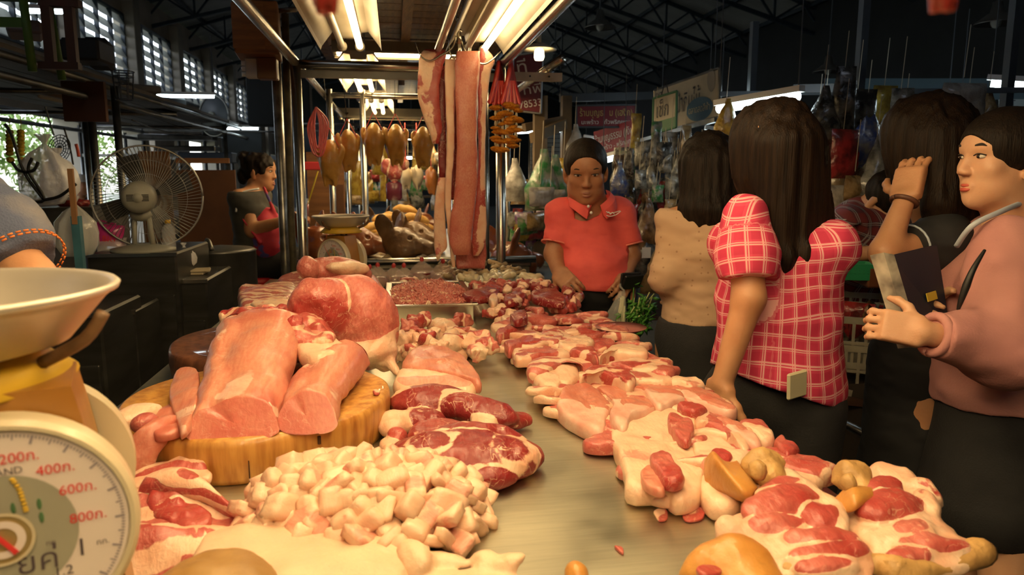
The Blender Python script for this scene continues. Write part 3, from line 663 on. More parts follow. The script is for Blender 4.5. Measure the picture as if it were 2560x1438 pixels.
sh.el(onz(970, 1010, z), onz(1170, 1000, z+.01), .055, .035, .15, .75); sh.el(onz(1080, 1000, z+.01), onz(1290, 1050, z), .04, .03, .1, .8); sh.el(onz(1200, 1045, z-.012), onz(1330, 1052, z-.018), .028, .018, .05, .8, .02); sh.el(onz(965, 1040, z), onz(1000, 1080, z-.01), .03, .022, .95, .3); sh.el(onz(1000, 985, z+.022), onz(1180, 995, z+.024), .012, .01, 1., .3); sh.el(onz(1180, 1050, z), onz(1240, 1085, z-.015), .02, .02, .6, .5); sh.el(onz(1010, 1040, z), onz(1120, 1065, z-.01), .03, .022, .2, .8)
sh.build('pork_collar', .0045, .004, m=beefy, label='dark red pork collar with fat band, second in the stack', seed=61)
s2 = Blob(); z = TZ+.03
s2.el(onz(965, 1140, z), onz(1330, 1150, z), .075, .04, .12, .75, .02); s2.el(onz(1010, 1120, z+.015), onz(1190, 1140, z+.01), .05, .03, 0., .7, .008); s2.el(onz(1190, 1130, z+.012), onz(1330, 1150, z), .05, .03, .1, .8, .008); s2.el(onz(1080, 1090, z+.02), onz(1300, 1100, z+.01), .03, .026, .3, .7, .01); s2.el(onz(1140, 1190, z-.005), onz(1290, 1185, z-.008), .035, .022, .1, .8, .008); s2.el(onz(1240, 1125, z), onz(1354, 1155, z-.012), .045, .022, .25, .7, .03)
s2.build('pork_collar', .0045, .004, m=beefy, label='marbled dark red pork collar lying nearest on bare steel', seed=67)
s3 = Blob(); s3.el(onz(962, 1100, TZ+.012), onz(1000, 1145, TZ+.01), .02, .014, .9, .4); s3.el(onz(975, 1080, TZ+.02), onz(1010, 1100, TZ+.018), .02, .018, .3, .8)
s3.build('fat_trimming', .004, .003, label='small white fat trimming between collar and block', seed=70)
slab('pork_slice', [(1020, 1080), (1080, 1062), (1200, 1075), (1290, 1090), (1260, 1120), (1120, 1110), (1040, 1105)], TZ+.012, .03, redm(.8, .3, seed=8), 'thin red pork slice squeezed between the two collars', m=beefy)
# mince tray
tr = empty('mince_tray', 'stainless gastronorm tray holding minced pork', 'tray', loc=(.13, 2.72, TZ))
def tray(x0, x1, y0, y1, z0, z1, parent, m):
    t_ = .003; b = MB(); cx, cy = (x0+x1)/2, (y0+y1)/2
    b.box((cx, cy, z0+t_), ((x1-x0)/2-.01, (y1-y0)/2-.01, t_))
    for sx in (x0+.008, x1-.008): b.box((sx, cy, (z0+z1)/2), (t_, (y1-y0)/2-.006, (z1-z0)/2))
    for sy in (y0+.008, y1-.008): b.box((cx, sy, (z0+z1)/2), ((x1-x0)/2-.006, t_, (z1-z0)/2))
    b.build('tray_body', m, parent); r = MB()
    for sx in (x0, x1): r.box((sx, cy, z1), (.012, (y1-y0)/2+.01, .004), bev=.002)
    for sy in (y0, y1): r.box((cx, sy, z1), ((x1-x0)/2+.01, .012, .004), bev=.002)
    r.build('rim', m, parent)
tray(-.03, .265, 2.44, 2.98, TZ+.001, TZ+.062, tr, steel)
def worms(n, cx, cy, rx, ry, z0, hgt, seed, ln=.022, rad=.0038):
    g = np.random.default_rng(seed); mb = []; F_ = []; k = 0; base = A_([(math.cos(a), math.sin(a)) for a in np.linspace(0, 2*math.pi, 5, endpoint=False)])
    for i in range(n):
        u = g.uniform(-1, 1, 2)
        if u[0]**4+u[1]**4 > 1.0: continue
        z = z0+hgt*max(0, (1-(u[0]**2+u[1]**2)*.75))+g.uniform(-.004, .006); p = A_([cx+u[0]*rx, cy+u[1]*ry, z]); d = nrm(g.normal(size=3)*A_([1, 1, .5])); b1 = nrm(np.cross(d, [.3, .2, 1])); b2 = np.cross(d, b1); L = ln*g.uniform(.5, 1)
        bend = b1*g.uniform(-.5, .5)*L
        for t, rr in ((-.5, .55), (0, 1), (.5, .55)):
            q = p+d*t*L+bend*(t*t); mb.append(q+rad*rr*(base[:, :1]*b1+base[:, 1:]*b2))
        for j in range(2):
            for e in range(5): F_.append((k+j*5+e, k+j*5+(e+1) % 5, k+j*5+5+(e+1) % 5, k+j*5+5+e))
        F_.append(tuple(range(k+4, k-1, -1))); F_.append(tuple(range(k+10, k+15))); k += 15
    return np.vstack(mb), F_
v, f = worms(7500, .118, 2.71, .135, .255, TZ+.055, .036, 3)
mince = mk('minced_pork', v, f, pork, None, True, {'fat': np.clip(.22+.6*vnoise(v, 60, 2), 0, 1), 'red': .3+.4*vnoise(v, 30, 1)}, 'heap of minced pork filling the steel tray', 'minced meat', None, 'stuff')
hv, hf_ = ballv(14); hv = hv*A_([.128, .25, .034])+A_([.118, 2.71, TZ+.053]); hv[:, 2] = np.maximum(hv[:, 2], TZ+.01)
o = mk('heap_core', hv, hf_, pork, mince, True, {'fat': np.full(len(hv), .3), 'red': np.full(len(hv), .6)})
# --- cubes of pork fat
cube_meshes = []
for k in range(8):
    g = np.random.default_rng(100+k); h = A_([.0185, .0155, .0125])*g.uniform(.65, 1.45, 3); mb = MB().ell((0, 0, 0), (1, 1, 1), 9); v = np.vstack(mb.v); v = v/np.linalg.norm(v, axis=1)[:, None]; v = v/np.maximum((np.abs(v)**9).sum(1)**(1/9), 1e-6)[:, None]*h
    sk = rotz(g.uniform(-.2, .2)); sh_ = np.eye(3); sh_[0, 1] = g.uniform(-.35, .35); sh_[0, 2] = g.uniform(-.3, .3); v = v@sh_.T*(1+.10*vnoise(v, 60, k))[:, None]
    cube_meshes.append(mesh('fat_cube', v, mb.f, fatm, True, {'fat': .8+.3*vnoise(v, 40, k)+(.0 if k % 4 else -.25), 'red': np.full(len(v), .2)}))
g = np.random.default_rng(11); HC = onz(940, 1265, TZ); n_c = 0
def pile_h(x, y):
    a = onz(650, 1285, TZ)[:2]; b_ = onz(1200, 1330, TZ)[:2]; c_ = (a+b_)/2; d = b_-a; L = np.linalg.norm(d); d = d/L; r = A_([x, y])-c_; s = r@d/(L/2*1.02); t = r@A_([-d[1], d[0]])/.125
    q = s*s*s*s+t*t; return max(0, 1-q)
spots = []
for tries in range(6000):
    x = g.uniform(-.24, .15); y = g.uniform(.86, 1.2); ph = pile_h(x, y)
    if ph <= .02: continue
    z = TZ+.013+.068*ph**.7*(1 if g.random() < .75 else g.random())
    if any((x-a)**2+(y-b_)**2+(z-c_)**2 < .0195**2 for a, b_, c_ in spots): continue
    spots.append((x, y, z))
    if len(spots) >= 250: break
for x, y, z in spots:
    o = bpy.data.objects.new('fat_cube', cube_meshes[int(g.integers(8))]); link(o); o.location = (x, y, z); o.rotation_euler = tuple(g.uniform(-1, 1, 3)*A_([.9, .9, 3.1]))
    o.scale = [float(g.uniform(.75, 1.2))]*3; tag(o, 'cube of pale pork fat heaped in front of the pale chopping block', 'fat cube', 'cubed pork fat')
bk = Blob(); bk.el(onz(665, 1225, TZ+.012), onz(730, 1225, TZ+.012), .018, .014, .1, .8); bk.build('pork_scrap', .004, .004, m=beefy, label='red scrap at the rim of the fat cube heap', seed=90)
# --- belly, skin and hock in the front
by = empty('pork_belly', 'folded pork belly with skin, next to the front scale dial', 'meat', loc=tuple(onz(440, 1300, TZ)))
slab('belly_sheet', [(250, 1230), (330, 1195), (420, 1178), (500, 1172), (528, 1200), (520, 1240), (560, 1280), (625, 1285), (610, 1310), (560, 1340), (520, 1390), (420, 1410), (330, 1425), (250, 1430)], TZ+.002, .03, layers((-.15, 1), .052, .6, 3), '', parent=by, lump=.012, lsc=16, n=90, crown=.3, drape=lambda V: .012*np.sin(V[:, 1]*55)*sstep(TZ, TZ+.02, V[:, 2]))
bd = lambda q: (.5+.6*np.sin(q[:, 2]*260+q[:, 0]*30+2*fbm(q, 20, 3, 2)), .6+0*q[:, 0])
loft_meat('fold', [(onz(352, 1262, TZ+.035), V3(.004, .012, .006), V3(0, 0, .012)), (onz(372, 1228, TZ+.045), V3(.006, .02, .004), V3(0, 0, .02)), (onz(430, 1208, TZ+.052), V3(-.004, .03, 0), V3(0, 0, .022)), (onz(500, 1225, TZ+.045), V3(-.016, .03, 0), V3(0, 0, .022)), (onz(555, 1268, TZ+.028), V3(-.022, .024, 0), V3(0, 0, .018)), (onz(618, 1292, TZ+.016), V3(-.008, .014, 0), V3(0, 0, .008))], pork, None, parent=by, body=bd, seed=14, cuts=(False, False), flat=.8, lump=.005)
slab('muscle', [(368, 1262), (400, 1238), (450, 1236), (500, 1262), (530, 1296), (500, 1318), (430, 1312), (380, 1290)], TZ+.022, .022, redm(.8, .15, seed=2), '', parent=by, lump=.01)
slab('fat_layer', [(290, 1205), (380, 1188), (460, 1170), (520, 1172), (524, 1198), (470, 1200), (400, 1205), (330, 1222)], TZ+.028, .014, fatty(.9), '', parent=by, m=fatm)
sk = slab('pork_skin', [(500, 1370), (540, 1325), (620, 1305), (760, 1300), (850, 1305), (930, 1330), (1005, 1365), (1020, 1430), (990, 1560), (860, 1700), (600, 1720), (450, 1600), (470, 1450)], TZ+.004, .034, lambda s, th, P, h: (1+0*s, 0*s), 'large sheet of pale pork skin and fat at the front edge', m=skinm, lump=.012, lsc=9, crown=.35, n=90)
e1 = Blob(); z = TZ+.025
e1.el(onz(1020, 1365, z+.008), onz(1050, 1440, z), .022, .024, .9, .3, .01); e1.el(onz(1060, 1395, z-.006), onz(1180, 1412, z-.006), .018, .012, .9, .3, .015); e1.el(onz(1175, 1400, z-.004), onz(1260, 1425, z-.006), .018, .014, .85, .3, .012); e1.el(onz(1225, 1420, z-.006), onz(1314, 1392, z+.012), .014, .009, .8, .3, .012); e1.el(onz(1040, 1450, z-.008), onz(1340, 1480, z-.008), .035, .012, .9, .3)
e1.build('pork_skin', .004, .004, m=skinm, label='crumpled pink pork skin folds beside the large skin sheet', seed=97)
hk = Blob(); hq = ony(535, 1484, .745); hk.e(hq, (.064, .055, .040), None, 1, .3); hk.e(hq+A_([.03, -.03, -.01]), (.05, .05, .035), None, 1, .3)
hk.build('pork_hock', .005, .004, m=M('brown hock skin', (.34, .20, .06), .5, col2=(.24, .13, .04), nscale=12, bump=.3), label='blurred brown pork hock at the bottom edge beside the front scale', seed=98)
# ------------------------------------------------------------------ sliced pork along the shopper side of the counter
Z0 = TZ+.002
g = np.random.default_rng(21)
n_u = 0                                           # lower layer of slices, mostly covered by the upper ones
for y in np.arange(1.02, 2.42, .088):
    for x in np.arange(.40 if y < 1.3 else .36, .68, .095):
        cx, cy = x+g.uniform(-.02, .02), y+g.uniform(-.02, .02)
        if cx > .645: cx = .645
        n = 40; a = np.linspace(0, 2*math.pi, n, endpoint=False); rr = .056*(1+.18*np.sin(2*a+g.uniform(0, 6))+.1*np.sin(3*a+g.uniform(0, 6))); ang = g.uniform(0, 3.1)
        S = np.column_stack([rr*np.cos(a)*1.15, rr*np.sin(a)*.85, 0*a])@rotz(ang).T+A_([cx, cy, 0]); S[:, 0] = np.minimum(S[:, 0], .705)
        k = n_u % 4; st = [chop(g.uniform(0, 6.2), .25, .8, .5), fatty(.5, 22, .5, n_u), redm(.6, .3, 25, n_u), redm(.45, .45, 30, n_u)][k]
        zb = Z0+g.uniform(0, .014)+(.012 if y > 1.9 else 0); V, f, fat, red = slab_mesh(S, zb, g.uniform(.016, .026), st, n, 7, lump=.005, seed=200+n_u, tilt=(g.uniform(-.12, .12), g.uniform(-.3, .1)), lsc=30)
        V[:, 2] = np.maximum(V[:, 2], Z0)
        mk('pork_slice', V, f, pork, None, True, {'fat': fat, 'red': red}, 'raw pork slice in the overlapping row along the outer counter edge', 'meat', 'overlapping pork slices'); n_u += 1
Z1 = TZ+.014; FR = 3.9
ROW = [  # outline, lift, thickness, colouring, label, material
 ([(1390, 1014), (1405, 974), (1428, 968), (1449, 962), (1476, 964), (1503, 985), (1522, 1008), (1530, 1022), (1518, 1050), (1511, 1079), (1484, 1078), (1449, 1062), (1417, 1045), (1394, 1025)], .0, .034, chop(FR, .22, .93, .35), 'thick round pork chop with fat rim, nearest the bare steel', loinm),
 ([(1522, 1045), (1532, 1018), (1511, 985), (1486, 964), (1511, 959), (1553, 964), (1595, 983), (1630, 1004), (1640, 1029), (1616, 1037), (1582, 1052), (1564, 1085), (1538, 1075)], .004, .034, chop(FR, .2, .93, .35), 'second pork chop leaning beside the thick round one', loinm),
 ([(1330, 937), (1340, 954), (1357, 970), (1390, 977), (1403, 964), (1422, 964), (1447, 945), (1445, 920), (1428, 912), (1403, 916), (1365, 933)], .0, .04, fatty(.85, 14, .3, 4), 'pale folded belly slice curling over on the steel', fatm),
 ([(1317, 924), (1324, 937), (1365, 935), (1403, 916), (1440, 910), (1461, 924), (1453, 906), (1417, 897), (1357, 895), (1324, 901)], .012, .036, layers((.2, 1), .05, .4, 5), 'streaky belly slice draped behind the folded one', pork),
 ([(1280, 878), (1288, 901), (1309, 903), (1357, 897), (1420, 891), (1417, 880), (1386, 870), (1340, 862), (1298, 864)], .012, .03, fatty(.5, 26, .5, 6), 'fat edged pork slice with three dark muscle patches', pork),
 ([(1259, 855), (1271, 880), (1294, 872), (1334, 864), (1357, 860), (1348, 843), (1328, 837), (1292, 847)], .012, .034, redm(.65, .25, 22, 7), 'red pork neck slice at the inner end of the row', pork),
 ([(1240, 832), (1248, 847), (1267, 839), (1300, 828), (1320, 815), (1280, 812)], .01, .035, redm(.7, .2, 22, 8), 'small dark red chunk where the row begins', pork),
 ([(1424, 880), (1470, 893), (1497, 909), (1492, 885), (1478, 866), (1440, 866)], .02, .03, redm(.75, .15, 22, 9), 'dark red lean slice in the middle of the row', pork),
 ([(1394, 866), (1428, 876), (1476, 866), (1488, 851), (1474, 843), (1428, 849)], .02, .032, fatty(.7, 20, .25, 10), 'pink skin fold standing up in the row', fatm),
 ([(1350, 850), (1385, 862), (1410, 850), (1405, 832), (1370, 826), (1335, 836)], .018, .028, layers((1, .6), .05, .4, 11), 'curled pink slice behind the neck slice', pork),
 ([(1495, 903), (1532, 887), (1574, 889), (1618, 889), (1616, 872), (1578, 860), (1536, 862), (1511, 883)], .018, .034, fatty(.8, 16, .5, 12), 'broad white fat slice near the pink plate', fatm),
 ([(1449, 949), (1490, 937), (1543, 954), (1574, 970), (1591, 945), (1566, 926), (1528, 914), (1480, 910), (1457, 933)], .018, .036, fatty(.55, 20, .75, 13), 'pork slice with bone end and red meat behind the chops', pork),
 ([(1540, 935), (1580, 925), (1640, 930), (1690, 955), (1660, 965), (1600, 958), (1570, 950)], .016, .03, fatty(.62, 18, .5, 14), 'cream fat slice with pink skin between chops and edge', pork),
 ([(1520, 905), (1580, 893), (1640, 905), (1690, 925), (1670, 945), (1600, 930), (1550, 920)], .018, .03, redm(.55, .42, 20, 15), 'mottled red and white slice near the outer edge', pork),
 ([(1581, 969), (1607, 980), (1640, 1025), (1664, 1023), (1692, 1011), (1714, 1002), (1704, 976), (1683, 966), (1638, 957), (1603, 957)], .01, .034, chop(FR, .15, .93, .4), 'pork chop with yellowish skin edge, third along', loinm),
 ([(1671, 955), (1702, 962), (1773, 978), (1811, 1007), (1844, 1030), (1818, 1037), (1773, 1023), (1714, 1002), (1692, 978)], .012, .032, chop(3.3, .35, .95, .4), 'long pale chop at the outer edge below the shopper arm', loinm),
 ([(1671, 955), (1690, 943), (1737, 943), (1762, 962), (1730, 970), (1700, 962)], .024, .024, fatty(.9, 16, .4, 17), 'white fat curl at the outer edge of the row', fatm),
 ([(1527, 1085), (1560, 1075), (1579, 1058), (1602, 1047), (1643, 1030), (1673, 1023), (1730, 1040), (1742, 1066), (1737, 1108), (1770, 1150), (1760, 1200), (1745, 1240), (1690, 1253), (1660, 1230), (1570, 1225), (1560, 1180), (1540, 1130)], .0, .034, fatty(.95, 14, .3, 18), 'large slab of white back fat in front of the chops', fatm),
 ([(1692, 1011), (1725, 1004), (1768, 1021), (1730, 1032)], .03, .024, redm(.85, 0, 22, 19), 'dark lean piece lying over the third chop', pork),
 ([(1671, 1059), (1692, 1096), (1721, 1111), (1735, 1068), (1716, 1040), (1676, 1028)], .034, .018, redm(.7, .0, 22, 20), 'smooth dark red lean strip on the back fat slab', pork),
 ([(1625, 1134), (1656, 1122), (1684, 1146), (1711, 1200), (1672, 1212), (1641, 1177)], .034, .022, redm(.6, .0, 22, 21), 'ridged lean strip on the front of the back fat slab', pork),
 ([(1602, 1177), (1633, 1161), (1664, 1233), (1617, 1222)], .03, .012, redm(.35, .0, 22, 22), 'flat pink muscle beside the ridged lean strip', loinm),
 ([(1740, 1056), (1768, 1066), (1820, 1096), (1853, 1132), (1874, 1129), (1844, 1073), (1796, 1040), (1761, 1023), (1740, 1033)], .012, .034, layers((1, -.5), .07, .5, 23), 'streaky slice beside the back fat slab', pork),
 ([(1785, 1044), (1820, 1077), (1867, 1111), (1903, 1115), (1886, 1092), (1848, 1061), (1808, 1040)], .018, .034, chop(3.9, .2, .95, .35), 'pale pink slice second from the outer edge', loinm),
 ([(1844, 1056), (1891, 1049), (1919, 1066), (1938, 1099), (1905, 1106), (1867, 1080)], .018, .03, chop(3.9, .0, .95, .6), 'small slice with red eye at the outer edge', pork),
 ([(1936, 1099), (1952, 1087), (1967, 1103), (2000, 1120), (1970, 1145), (1945, 1120)], .018, .03, redm(.8, .2, 20, 26), 'red lump at the outer edge of the counter', pork),
 ([(1725, 1115), (1740, 1073), (1796, 1096), (1844, 1132), (1880, 1140), (1870, 1170), (1820, 1190), (1773, 1190)], .008, .034, fatty(.85, 16, .5, 27), 'fatty slab with one dark spot of lean', fatm),
 ([(1778, 1128), (1800, 1120), (1830, 1138), (1822, 1152), (1790, 1150)], .04, .01, redm(.8, 0, 20, 28), 'dark lean oval on the fatty slab', pork),
 ([(1890, 1120), (1940, 1118), (2000, 1135), (2060, 1155), (2100, 1180), (2040, 1195), (1960, 1175), (1900, 1150)], .012, .03, redm(.5, .4, 22, 29), 'mottled slices spilling toward the front shank', pork),
 ([(1860, 1140), (1930, 1150), (2000, 1175), (2060, 1200), (2000, 1210), (1900, 1190)], .008, .03, fatty(.6, 24, .6, 30), 'fat streaked slice tucked behind the front shank', pork),
 ([(1745, 1195), (1770, 1160), (1830, 1165), (1880, 1190), (1850, 1260), (1790, 1270), (1755, 1240)], .0, .03, fatty(.8, 18, .4, 31), 'fat slice running under the yellow skin roll', fatm),
]
for i, (px, lift, th, st, lab, m_) in enumerate(ROW):
    slab('pork_slice', px, TZ+.004+lift, th, st, lab, 'meat', 'named pork slices', m_, ref=.75, seed=300+i, lump=.004, lsc=34, crown=.05, tilt=(0, -.06 if lift else 0))
for i, (px, lab) in enumerate((([(1635, 1278), (1655, 1270), (1668, 1274), (1668, 1298), (1648, 1302), (1640, 1290)], 'tiny pale fat scrap alone on the steel'), ([(1708, 1280), (1750, 1265), (1762, 1278), (1755, 1298), (1715, 1302)], 'small orange pork scrap near the front shank'), ([(1000, 1190), (1004, 1186), (1010, 1192)], 'crumb of meat by the front collar'),
                              ([(1536, 1366), (1556, 1370), (1558, 1384), (1545, 1376)], 'red sliver at the front of the bare steel'), ([(932, 978), (940, 974), (950, 978), (946, 986), (936, 986)], 'dark red crumb on the pale chopping block'))):
    z = (BZ if i == 4 else TZ)+.001; slab('meat_scrap', px, z, .004, fatty(.7 if i == 0 else .1, 30, .6, i), lab, 'meat scrap', 'scraps', pork, n=20, rings=3, lump=.002)
# --- opened shanks with skin
def shank(P, name, label, seed, muscles, base, m=pork):
    b = Blob(); z = TZ+.03
    for (u0, v0, u1, v1, w_, h, dz, fa, re) in base+muscles: b.el(onz(u0, v0, z+dz), onz(u1, v1, z+dz), w_, h, fa, re, .009)
    return b.build(name, .0042, .004, m=m, label=label, cat='meat', seed=seed, lsc=40)
shank(None, 'pork_shank', 'opened pork shank with dark red muscles, inner one at the front', 401,
      [(1860, 1285, 2050, 1240, .032, .022, .022, 0, .55), (1900, 1250, 2010, 1215, .026, .02, .022, 0, .5), (1870, 1320, 1990, 1310, .02, .016, .015, .05, .6), (2010, 1310, 2080, 1280, .03, .02, .016, .1, .55), (1960, 1360, 2140, 1350, .022, .016, .012, .02, .55), (1960, 1395, 2170, 1375, .018, .014, .008, .02, .6), (1985, 1425, 2140, 1410, .014, .012, .004, .05, .6),
       (1945, 1182, 2060, 1260, .018, .02, .02, .85, .3), (2050, 1240, 2110, 1330, .016, .016, .012, .8, .3), (1800, 1315, 1850, 1345, .022, .02, .006, .85, .3)],
      [(1790, 1330, 2180, 1390, .085, .022, -.008, .85, .3), (1850, 1250, 2090, 1290, .10, .022, -.006, .8, .3), (1830, 1390, 2180, 1430, .05, .018, -.012, .9, .3)])
shank(None, 'pork_shank', 'opened pork shank with thick skin rim, outer one at the front corner', 402,
      [(2150, 1290, 2290, 1250, .03, .022, .018, 0, .6), (2160, 1250, 2240, 1215, .024, .02, .02, .05, .65), (2230, 1340, 2330, 1320, .02, .014, .008, .05, .6), (2240, 1370, 2420, 1365, .018, .014, .004, .02, .55), (2220, 1395, 2330, 1385, .016, .012, .002, .1, .6), (2290, 1230, 2340, 1290, .014, .016, .012, .85, .3)],
      [(2110, 1290, 2400, 1370, .075, .022, -.006, .85, .3), (2170, 1180, 2300, 1230, .03, .026, .004, .75, .5), (2260, 1220, 2350, 1260, .022, .024, .004, .6, .7), (2180, 1400, 2460, 1370, .04, .018, -.012, .9, .25)])
yt = M('brown singed skin', (.54, .33, .12), .5, col2=(.30, .17, .06), nscale=22, bump=.6, bscale=45)
loft_meat('pork_skin', [(onz(1760, 1195, TZ+.03), V3(.008, .02, 0), V3(0, 0, .03)), (onz(1800, 1190, TZ+.05), V3(.012, .035, 0), V3(-.01, 0, .034)), (onz(1840, 1200, TZ+.055), V3(.012, .05, 0), V3(-.012, 0, .02)), (onz(1868, 1185, TZ+.058), V3(.008, .045, 0), V3(-.006, 0, .006))], yskin, 'yellow skin roll standing at the back of the inner shank', flat=.9, seed=44, lump=.004, cuts=(False, False))
loft_meat('pork_skin', [(onz(2095, 1265, TZ+.045), V3(.006, .02, 0), V3(0, 0, .008)), (onz(2130, 1250, TZ+.06), V3(.01, .024, 0), V3(0, 0, .014)), (onz(2180, 1235, TZ+.062), V3(.008, .014, 0), V3(0, 0, .006))], yskin, 'yellow skin flap tucked between the two shanks', flat=.9, seed=45, lump=.003, cuts=(False, False))
for (u, v, r, lab, sd) in ((1905, 1165, .034, 'singed brown knuckle at the top of the inner shank', 1), (2130, 1190, .03, 'singed tan knuckle at the top of the outer shank', 2)):
    b = Blob(); b.e(onz(u, v, TZ+.062), (r, r*.8, r*.8), None, 1, .3); b.e(onz(u+25, v+30, TZ+.055), (r*.6, r*.7, r*.6), None, 1, .3); b.e(onz(u-8, v+12, TZ+.08), (r*.4, r*.4, r*.4), None, 1, .3); b.build('trotter_knuckle', .004, .0035, m=yt, label=lab, seed=500+sd, lsc=55)
for (pts, lab, sd) in (([(1950, 1425), (2060, 1440), (2180, 1410), (2260, 1440)], 'yellow skin rim along the front of the inner shank', 3), ([(2210, 1430), (2300, 1425), (2380, 1410), (2465, 1375)], 'tan skin rim along the front of the outer shank', 4)):
    P = spline(A_([onz(u, v, TZ+.02) for u, v in pts]), 6); v_, f_ = tube(P, .013+.005*np.sin(np.linspace(0, 9, len(P))), 14); v_ = v_+.004*fbm(v_, 45, sd, 2)[:, None]*A_([0, 0, 1.]); v_[:, 2] = np.maximum(v_[:, 2], TZ+.002); mk('skin_rim', v_, f_, yt, None, True, None, lab, 'meat')
hk = Blob(); hk.el(onz(1705, 1450, TZ+.024), onz(1905, 1385, TZ+.042), .032, .034, 1, .3); hk.el(onz(1790, 1490, TZ+.02), onz(1935, 1430, TZ+.03), .05, .034, 1, .3, .03); ho = hk.build('pork_hock', .0045, .003, m=yskin, label='yellow skinned pork hock cut open at the front of the inner shank', seed=510)
slab('cut_end', [(1740, 1425), (1770, 1412), (1800, 1418), (1800, 1436), (1760, 1446)], TZ+.05, .006, redm(.5, .2), '', parent=ho)
kn = Blob(); kn.e(onz(1440, 1442, TZ+.02), (.016, .02, .018), None, 1, .3); kn.build('trotter_tip', .004, .003, m=yskin, label='small yellow trotter tip at the bottom edge of the picture', seed=512)
# --- rib chunks
g = np.random.default_rng(31)
for i in range(62):
    y = g.uniform(2.33, 3.02); x = g.uniform(.30, .68)
    x = min(x, .665); z = TZ+.025+.05*max(0, 1-((x-.5)/.24)**2)*max(.1, 1-((y-2.7)/.42)**2)*g.uniform(.6, 1.2)
    c = A_([x, y, z]); d = rotz(g.uniform(0, 6.28))@nrm(A_([1, 0, g.uniform(-.3, .3)])); L = g.uniform(.018, .04); b = Blob()
    x_ = nrm(d); y_ = nrm(np.cross([0, 0, 1], x_)); Rq = np.column_stack([x_, y_, np.cross(x_, y_)])@rotx(g.uniform(-.6, .6)); b.bx(c, (L*.8, g.uniform(.010, .018), g.uniform(.008, .014)), Rq, g.choice([-.1, .0, .2, .5]), g.uniform(.5, 1)); b.bx(c+d*L*.6+A_([0, 0, .008]), (.011, .010, .007), Rq@rotz(.6), g.choice([.1, .8]), .6)
    b.build('rib_chunk', .0055, .006, m=beefy if i % 3 else pork, label='chopped red pork rib chunk in the pile behind the tray corner', cat='meat', group='chopped rib chunks', seed=600+i, lsc=50)
for i, (px, lab, st) in enumerate((([(1330, 735), (1380, 728), (1410, 745), (1408, 762), (1360, 758), (1332, 750)], 'large dark rib slab on top of the chunks', redm(.9, .15)), ([(1265, 745), (1310, 730), (1318, 745), (1290, 758), (1262, 758)], 'bright red rib slice behind the chunks', redm(.8, .2)), ([(1155, 740), (1190, 728), (1240, 726), (1245, 740), (1190, 752)], 'dark red raw strip touching the intestines', redm(.9, .15)), ([(1222, 752), (1240, 742), (1245, 756), (1230, 762)], 'small pale fat block on the rib chunks', fatty(.95)), ([(1275, 790), (1312, 783), (1318, 800), (1290, 808)], 'cut square rib chunk on the near slope', redm(.9, .0)))):
    slab('rib_slab', px, TZ+.055, .028, st, lab, m=beefy, ref=.5, n=40, seed=700+i)
# --- intestines and offal at the far end
chit = M('pale intestine', (.62, .55, .36), .3, col2=(.5, .42, .26), nscale=14, sss=.1, bump=.2, coat=.4)
offm = M('boiled offal', (.34, .25, .12), .45, col2=(.14, .09, .05), nscale=16, bump=.5, bscale=70, coat=.2)
offl = M('pale boiled offal', (.52, .40, .22), .45, col2=(.34, .24, .12), nscale=20, bump=.5, bscale=70)
for i in range(13):
    c = A_([g.uniform(.26, .63), g.uniform(3.02, 3.22), TZ+.03+g.uniform(0, .035)]); t = np.linspace(0, g.uniform(3, 6), 18); r = g.uniform(.028, .042)
    P = c+np.column_stack([r*np.cos(t)*(1+.12*t), r*.7*np.sin(t), .006*np.sin(3*t)])@rotz(g.uniform(0, 6)).T; P[:, 0] = np.minimum(P[:, 0], .67)
    v, f = tube(P, .014+.003*np.sin(t*4+i), 10); mk('intestine', v, f, chit, None, True, None, 'coil of pale green intestine on the far part of the counter', 'offal', 'intestine coils')
for i in range(44):
    y = g.uniform(3.18, 3.55); x = g.uniform(.2, .6); c = A_([x, y, TZ+.025+.075*max(0, 1-((x-.38)/.26)**2)*g.uniform(.4, 1)]); b = Blob(); d = rotz(g.uniform(0, 6.28))@A_([1., 0, g.uniform(-.3, .3)])
    b.el(c-d*.022, c+d*.022, .016, .011, 1, .3); b.el(c+d*.018, c+d*.018+rotz(1.3)@d*.025, .012, .01, 1, .3)
    b.build('offal_piece', .006, .007, m=offm if i % 2 else offl, label='curled piece of boiled offal heaped by the post', cat='offal', group='boiled offal', seed=800+i, lsc=45)
for i in range(12):
    c = A_([g.uniform(-.02, .22), g.uniform(3.06, 3.42), TZ+.02+g.uniform(0, .02)]); b = Blob(); d = rotz(g.uniform(0, 6.28))@A_([1., 0, 0]); b.el(c-d*.04, c+d*.04, .02, .016, .8 if i % 3 == 0 else .3, .4)
    b.build('pork_piece', .006, .006, m=[skinm, offl, pork][i % 3], label='pale trimmed piece heaped behind the mince tray', cat='meat', group='pieces behind the mince', seed=850+i)
